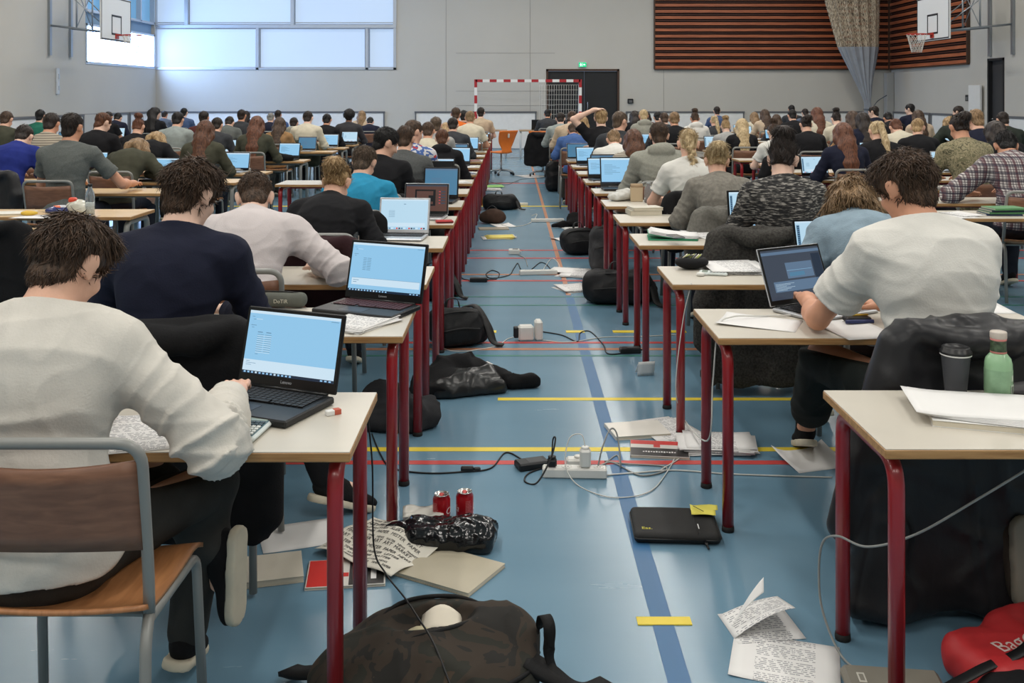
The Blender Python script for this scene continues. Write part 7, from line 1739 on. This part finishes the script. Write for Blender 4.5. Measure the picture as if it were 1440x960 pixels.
# nearest right papers
p = G(1104, 930); paper((p[0], p[1], 0), -.30, 'white printed sheet on the floor by the nearest right desk leg', True, .297, .24, seed=51, curl=.006)
def booklet():
    p = G(1072, 890); r = empty('booklet', (p[0], p[1], 0), .15)
    MB().sheet(lambda u, v: (-.095 + .12 * u * (.9 + .1 * v), .02 + .03 * v * u, .004 + .15 * u * 1.05 - .05 * u * u + .03 * v * u), 10, 8, .0016).build('cover', PAPER, r)
    MB().sheet(lambda u, v: (-.095 + .19 * u, -.02 + .13 * v, .004 + .075 * np.sin(u * 1.5) * (1 - .4 * v)), 12, 8, .0012).build('page', PRINT, r)
    MB().sheet(lambda u, v: (-.095 + .21 * u, -.05 + .17 * v, .0025 + .006 * u * v), 10, 8, .0012).build('page', PRINT, r); tag(r, 'white booklet standing half open on the aisle floor', 'booklet')
booklet()
r = empty('flat_case', (1.02, 2.62, 0), -.12); MB().box((0, 0, .018), (.26, .24, .035), bev=.012).build('case_body', mat('grey_beige_case', (122, 118, 108), .7), r); MB().box((-.085, .05, .0362), (.02, .045, .001)).box((-.085, .05, .0366), (.012, .03, .001), mi=1).box((-.075, .0, .0362), (.03, .012, .001)).build('logo_mark', [mat('pale_logo', (196, 194, 184), .5), mat('grey_logo', (130, 126, 116), .5)], r); tag(r, 'flat grey case with pale logo at the bottom by the nearest right desk', 'case')
rb = lump('sports_bag', (1.36, 2.70, 0), .35, mat('red_bag_nylon', (186, 46, 50), .5, var=.08, bump=.1, bscale=50), [('box', (0, 0, .06), (.16, .12, .062), .045), ('box', (.12, .05, .07), (.10, .10, .07), .05)], 'red bag with white script at the lower right edge', 'bag', .010, 20, 4, .009)
printed_on(rb, 'script', 'Bago', .07, (-.02, -.02, .14), (1, .1, 0), (-.15, 1, .3), (0, .35, -1), mat('white_script', (214, 196, 190), .6), .3)
lump('shoulder_bag', (1.12, 2.46, 0), .1, fabric('black_bag_cloth', (24, 24, 27), .12), [((0, 0, .05), (.17, .10, .06)), ((.18, .06, .06), (.12, .07, .06))], 'black shoulder bag at the bottom right in front of the red bag', 'bag', .008, 20, 5, .011, parts=[('strap', strap([(-.1, .02, .1), (.1, .1, .12), (.28, .16, .15), (.42, .3, .24)], .03), BLK)])
def loose_shoe(loc, rz, label, lift=0.):
    k = dict(anL=V(0, 0, .10), toL=V(0, .17, .05), knL=V(0, -.02, .5)); a, b2 = shoe_geo(k, 'L', 'shoe', .007); o = obj('shoe', a, fabric('brown_shoe_suede', (58, 50, 44)), None, loc, rz); obj('sole', b2, mat('grey_sole', (130, 124, 112), .7), o); tag(o, label, 'shoe'); return o
s_ = loose_shoe((1.545, 2.98, .10), .3, 'dark shoe with pale grey sole at the right edge, toe down'); s_.rotation_euler = (-1.35, 0, .25); s_.location = (1.535, 2.93, .25)
# ---- heaps of jackets and bags under and beside the left desks
BLKC = fabric('black_fleece', (23, 23, 25), .15, bump=.4); NYL = fabric('black_bag_nylon', (26, 27, 29), .2, .6); LEA = mat('black_leather', (30, 31, 32), .32, var=.2, vscale=14, bump=.25, bscale=50)
p = G(668, 548); o = lump('jacket_heap', (p[0], p[1], 0), .12, BLKC, [((-.19, .03, .05), (.15, .12, .07)), ((-.03, .16, .06), (.14, .09, .07)), ((-.09, .14, .11), (.055, .05, .05)), ((-.24, -.06, .03), (.10, .08, .04)), ((.02, .14, .07), (.14, .08, .045), .055, .042), ((.14, .08, .045), (.20, -.01, .035), .042, .04), ((.20, -.01, .036), (.31, .01, .036), .04, .043), ((-.2, .1, .08), (-.02, .2, .08), .05, .05)], 'black jacket with outstretched sleeve on the aisle floor, left side', 'jacket', .018, 15, 3, .010, .005)
lump('leather_jacket', (p[0] - .05, p[1] - .04, 0), .25, LEA, [('box', (.02, .0, .04), (.19, .09, .042), .035), ('box', (.05, .03, .075), (.13, .07, .03), .025, .2), ((-.16, -.05, .03), (.15, -.06, .035), .035, .03)], 'shiny black leather jacket folded in front of the black fleece', 'jacket', .012, 15, 5, .010, .004)
paper((p[0] - .02, p[1] + .40, 0), .5, 'white sheet behind the black jacket on the aisle floor', False, .30, .24, seed=61)
paper((p[0] - .28, p[1] - .02, .0), .2, 'scrap of white paper at the foot of the leather jacket', False, .10, .08, seed=62)
p = G(560, 598); lump('jacket_heap', (p[0], p[1], 0), .1, fabric('charcoal_jacket', (44, 45, 48), .2), [((0, 0, .05), (.16, .11, .06)), ((-.05, .05, .11), (.11, .07, .08)), ((.0, -.05, .08), (.14, -.02, .05), .05, .045), ((.14, -.02, .05), (.15, .08, .05), .045, .045), ((-.14, -.06, .03), (.05, -.10, .03), .035, .035)], 'charcoal jacket heaped under the second left desk', 'jacket', .018, 15, 7, .011, .005)
p = G(640, 484); soft_bag((p[0], p[1], 0), .35, NYL, .36, .24, .23, 'black backpack on the floor at the third left desk', 8, lie=True)
p = G(612, 420); soft_bag((p[0], p[1], 0), .5, fabric('navy_black_bag', (26, 30, 40), .2), .28, .22, .22, 'dark blue-black backpack under the fourth left desk', 9)
p = G(592, 362); soft_bag((p[0] + .12, p[1], 0), -.3, NYL, .32, .24, .34, 'black backpack under the fifth left desk', 10)
p = G(702, 294); soft_bag((p[0], p[1], 0), .1, NYL, .46, .28, .20, 'black bag lying in the aisle beside the far left desks', 11, 'bag', 'bag', None, True)
p = G(692, 314); lump('handbag', (p[0], p[1], 0), 0, fabric('brown_bag', (64, 48, 40), .2), [((0, 0, .08), (.17, .11, .09))], 'brown and black handbag in the aisle beside the far left desks', 'bag', .012, 16, 12, .016, parts=[('handle', strap([(-.1, 0, .14), (0, .02, .22), (.1, 0, .14)], .02), BLK)])
p = G(702, 334); paper_stack((p[0], p[1], 0), .1, 'stack of papers with yellow top edge in the aisle, left side', 8, .30, .24, 63, spread=.03, mats=[PAPER, mat('yellow_sheet', (222, 206, 110), .8)])
p = G(700, 322); book((p[0] - .05, p[1], 0), .1, 'flat grey folder in the aisle behind the yellow-edged stack', .36, .2, .012, (150, 140, 124), 'folder', 'folder'); p = G(708, 318); paper((p[0], p[1] + .05, 0), .4, 'white sheet in the aisle beside the flat grey folder', False, .25, .3, seed=64)
# right side of the aisle
p = G(866, 424); soft_bag((p[0], p[1], 0), -.1, NYL, .52, .30, .24, 'large black bag on the floor under the fifth right desk', 13, 'sports_bag', 'bag', None, True)
p = G(845, 382); soft_bag((p[0] + .05, p[1], 0), -.15, fabric('grey_black_backpack', (58, 58, 60), .3), .30, .22, .42, 'grey and black backpack standing under the sixth right desk', 14)
p = G(815, 356); soft_bag((p[0], p[1], 0), .2, NYL, .38, .26, .25, 'black bag in the aisle at the seventh right desk', 15, 'bag', 'bag', None, True)
p = G(815, 318); lump('jacket_heap', (p[0], p[1], 0), .1, BLKC, [((0, 0, .05), (.16, .11, .07)), ((-.05, .04, .10), (.08, .06, .06)), ((-.12, -.05, .05), (-.24, -.12, .03), .04, .03), ((-.24, -.12, .03), (-.34, -.10, .02), .03, .02), ((.1, -.06, .03), (.2, -.14, .03), .04, .04)], 'black jacket on the floor at the far right desks', 'jacket', .014, 16, 16, .016)
p = G(905, 345); soft_bag((p[0] + .12, p[1] + .9, 0), -.2, fabric('dark_blue_backpack', (34, 36, 44), .2), .34, .24, .42, 'dark backpack under the fourth right desk', 17)
p = G(772, 264); soft_bag((p[0] + .10, p[1] - .6, 0), .2, NYL, .36, .26, .50, 'tall black backpack at the far end of the right desks', 18)
p = G(820, 386); paper_stack((p[0], p[1], 0), -.3, 'spilled white papers in front of the grey and black backpack', 9, .36, .26, 65, spread=.06); p = G(808, 406); paper_stack((p[0], p[1], 0), .3, 'pile of white papers against the large black bag', 8, .24, .3, 66, spread=.02)
p = G(795, 336); paper((p[0], p[1], 0), .6, 'white sheet in the aisle left of the seventh right desk', False, .3, .24, seed=67, curl=.02); p = G(800, 322); paper_stack((p[0] + .08, p[1], 0), .2, 'white papers behind the loose aisle sheet, right side', 5, .3, .24, 68)
# middle and far power things
p = G(750, 478); r = empty('multi_plug', (p[0], p[1], 0), .1); MB().box((-.05, 0, .05), (.10, .07, .10), bev=.012).box((.035, .01, .065), (.05, .09, .13), bev=.012).build('adapter_body', WPLAST, r); MB().box((-.115, .0, .055), (.03, .05, .07), bev=.006).build('black_adapter', BLK, r); tag(r, 'white cube adapter with plugs on the aisle floor', 'power adapter')
cable(pix((762, 466), (790, 471), (812, 480), (816, 468), (830, 466), (848, 484), (855, 497), (880, 496), (900, 492)), 'black cable from the white cube adapter to the right', CBLK, .0042); cable(pix((762, 478), (800, 481), (850, 474), (900, 473), (960, 470)), 'thin white cable beside the black one behind the sleeve', CWHT, .0034)
cable(pix((735, 472), (715, 476), (700, 486), (680, 490), (650, 494), (625, 490), (612, 474)), 'white cable from the cube adapter to the black backpack', CWHT, .003)
p = G(886, 496); brick((p[0], p[1], 0), .1, 'black power adapter on the floor by the fourth right desk', (.13, .06, .035))
p = G(757, 386); power_strip((p[0], p[1], 0), .12, 'white power strip in the middle of the aisle', 4, .34); p = G(673, 396); brick((p[0], p[1], 0), 0, 'black power adapter in the aisle left of the middle power strip', (.15, .06, .035))
cable(pix((686, 393), (698, 392), (702, 384), (692, 380), (684, 385), (690, 391), (715, 387), (722, 378), (728, 370), (732, 378)), 'curled black cable between the adapter and the middle strip', CBLK, .0045); cable(pix((748, 378), (760, 369), (770, 373), (778, 385)), 'black cable looping out of the middle strip', CBLK, .0045); cable(pix((760, 385), (775, 364), (785, 370), (788, 384)), 'white cable arching over the middle strip', CWHT, .004)
cable(pix((660, 394), (648, 388), (640, 360), (625, 300)), 'black cable from the adapter towards the left desks', CBLK, .004)
p = G(723, 357); brick((p[0], p[1], 0), 0, 'small white charger on the aisle floor', (.11, .09, .05), WPLAST, 'charger'); cable(pix((728, 358), (738, 363), (742, 374)), 'grey lead of the small white charger', CGRY, .004)
p = G(770, 312); power_strip((p[0], p[1], 0), .05, 'white power strip further along the aisle', 5, .42); cable(pix((752, 308), (742, 315), (720, 319), (705, 316)), 'white cable of the further power strip', CWHT, .005); cable(pix((752, 308), (755, 301), (748, 303)), 'short white lead standing at the further strip', CWHT, .005)
p = G(728, 289); power_strip((p[0], p[1], 0), .0, 'short white power strip beside the black aisle bag', 3, .3)
for i, (x, y, lab) in enumerate(((690, 266, 'white plastic litter in the far aisle'), (697, 262, 'green leaflet in the far aisle'), (745, 248, 'papers under the black-covered chair'))):
    p = G(x, y); paper_stack((p[0], p[1], 0), .3 * i, lab, 5, .35, .3, 70 + i, spread=.06, mats=[PAPER, mat('lime_leaflet', (150, 206, 120), .7)] if i == 1 else None)
for i, (a, b_) in enumerate(((648, 690), (690, 735))): cable([G(a, 262 - 6 * i), G((a + b_) / 2, 266 - 6 * i), G(b_, 258 - 6 * i), G(b_ + 40, 256 - 6 * i)], ('dark cable across the far aisle', 'dark cable near the orange chair')[i], CBLK, .006)
# under the right-hand desks
p = V(3.9, 9.1, 0); lump('brown_bag', p, .1, fabric('brown_canvas', (96, 78, 58), .25), [((0, 0, .08), (.3, .16, .09)), ((.2, .1, .14), (.2, .14, .09))], 'brown canvas bag on the floor behind the plaid-shirted man', 'bag', .02, 12, 19, .016)
loose_shoe((3.62, 8.55, .0), -.6, 'pale sneaker under the plaid-shirted man\'s desk')
# ---- swivel chairs and tables near the goal
def swivel(loc, rz, label, shell, covered=False):
    r = empty('swivel_chair', loc, rz); W = lambda t: .21 + .03 * np.cos(t * 3)
    def prof(v): # seat front -> seat back -> up the back
        t = np.clip(v / .5, 0, 1); q = np.clip((v - .5) / .5, 0, 1); y = .22 - .40 * t - .06 * q + .05 * np.sin(q * PI); z = .46 - .02 * np.sin(t * PI) + .44 * q ** 1.0 - .02 * t * (1 - q); return y, z
    def fn(u, v):
        y, z = prof(v); w = .20 + .02 * np.cos(v * 6.3) - .06 * np.exp(-((v - .58) / .10) ** 2) + .03 * np.clip((v - .7) / .3, 0, 1); return (u - .5) * 2 * w, y, z + .03 * (2 * u - 1) ** 2 * np.exp(-((v - .3) / .3) ** 2)
    MB().sheet(fn, 11, 26, .014).build('seat_shell', shell, r)
    MB().lathe([(.022, 0.09), (.022, .30), (.014, .30), (.014, .45)], 12).build('gas_column', GALV, r); m = MB(); c = MB()
    for i in range(5):
        a = i * 2 * PI / 5; m.tube([(0, 0, .10), (.15 * math.cos(a), .15 * math.sin(a), .095), (.28 * math.cos(a), .28 * math.sin(a), .07)], [.022, .018, .013], 8)
        c.tube([(.28 * math.cos(a) - .012, .28 * math.sin(a), .03), (.28 * math.cos(a) + .012, .28 * math.sin(a), .03)], .029, 12)
    m.build('star_base', GALV, r); c.build('casters', BLK, r)
    MB().box((0, -.225, .80), (.05, .03, .09), bev=.012).build('grip_hole_plate', mat('pale_grip', (206, 200, 190), .5), r); tag(r, label, 'swivel chair')
ORS = mat('orange_plastic_shell', (222, 120, 46), .4, var=.04)
swivel((-.22, 20.2, 0), .75, 'orange plastic swivel chair standing empty in the aisle', ORS); swivel((.62, 19.9, 0), -.2, 'orange swivel chair covered with a black jacket', ORS)
coat((.62, 19.9, 0), -.2, 'black sports jacket over the second orange swivel chair', BLKC, .46, .88, .22, .08, .06, seed=21, yb=-.22, h=.018)
GT = mat('grey_office_top', (120, 116, 110), .4); WT_ = mat('white_steel_tube', (214, 216, 218), .4)
def office_table(loc, label, top, leg, L=1.2, D=.7):
    r = empty('office_table', loc); MB().box((0, 0, .715), (L, D, .028), bev=.004).build('table_top', top, r)
    for sx in (-1, 1): MB().tube(fillet([(sx * (L / 2 - .04), -D / 2 + .05, .01), (sx * (L / 2 - .04), -D / 2 + .05, .68), (sx * (L / 2 - .04), D / 2 - .05, .68), (sx * (L / 2 - .04), D / 2 - .05, .01)], .12), .025, 10).build('leg_frame', leg, r)
    tag(r, label, 'table'); TABLES.append((loc[0], loc[1], L, D))
office_table((-.72, 25.6, 0), 'white-legged table in front of the goal, left one of the pair', mat('pale_brown_top', (160, 136, 108), .5), WT_); office_table((.78, 25.6, 0), 'white-legged table in front of the goal, right one of the pair', mat('pale_brown_top', (160, 136, 108), .5), WT_)
o = make_laptop(.40, .26, .25, False, 'off', 12, False); o.location = (-.80, 25.5, .729); o.rotation_euler = (0, 0, PI); tag(o, 'grey-backed laptop on the left table before the goal', 'laptop'); o = make_laptop(.40, .26, .25, False, 'off', 12, False); o.location = (.70, 25.5, .729); o.rotation_euler = (0, 0, PI); tag(o, 'grey-backed laptop on the right table before the goal', 'laptop')
# ---- the raised arm of the curly blond is part of the person; the girl in profile etc. sit as they are
bpy.context.view_layer.update()
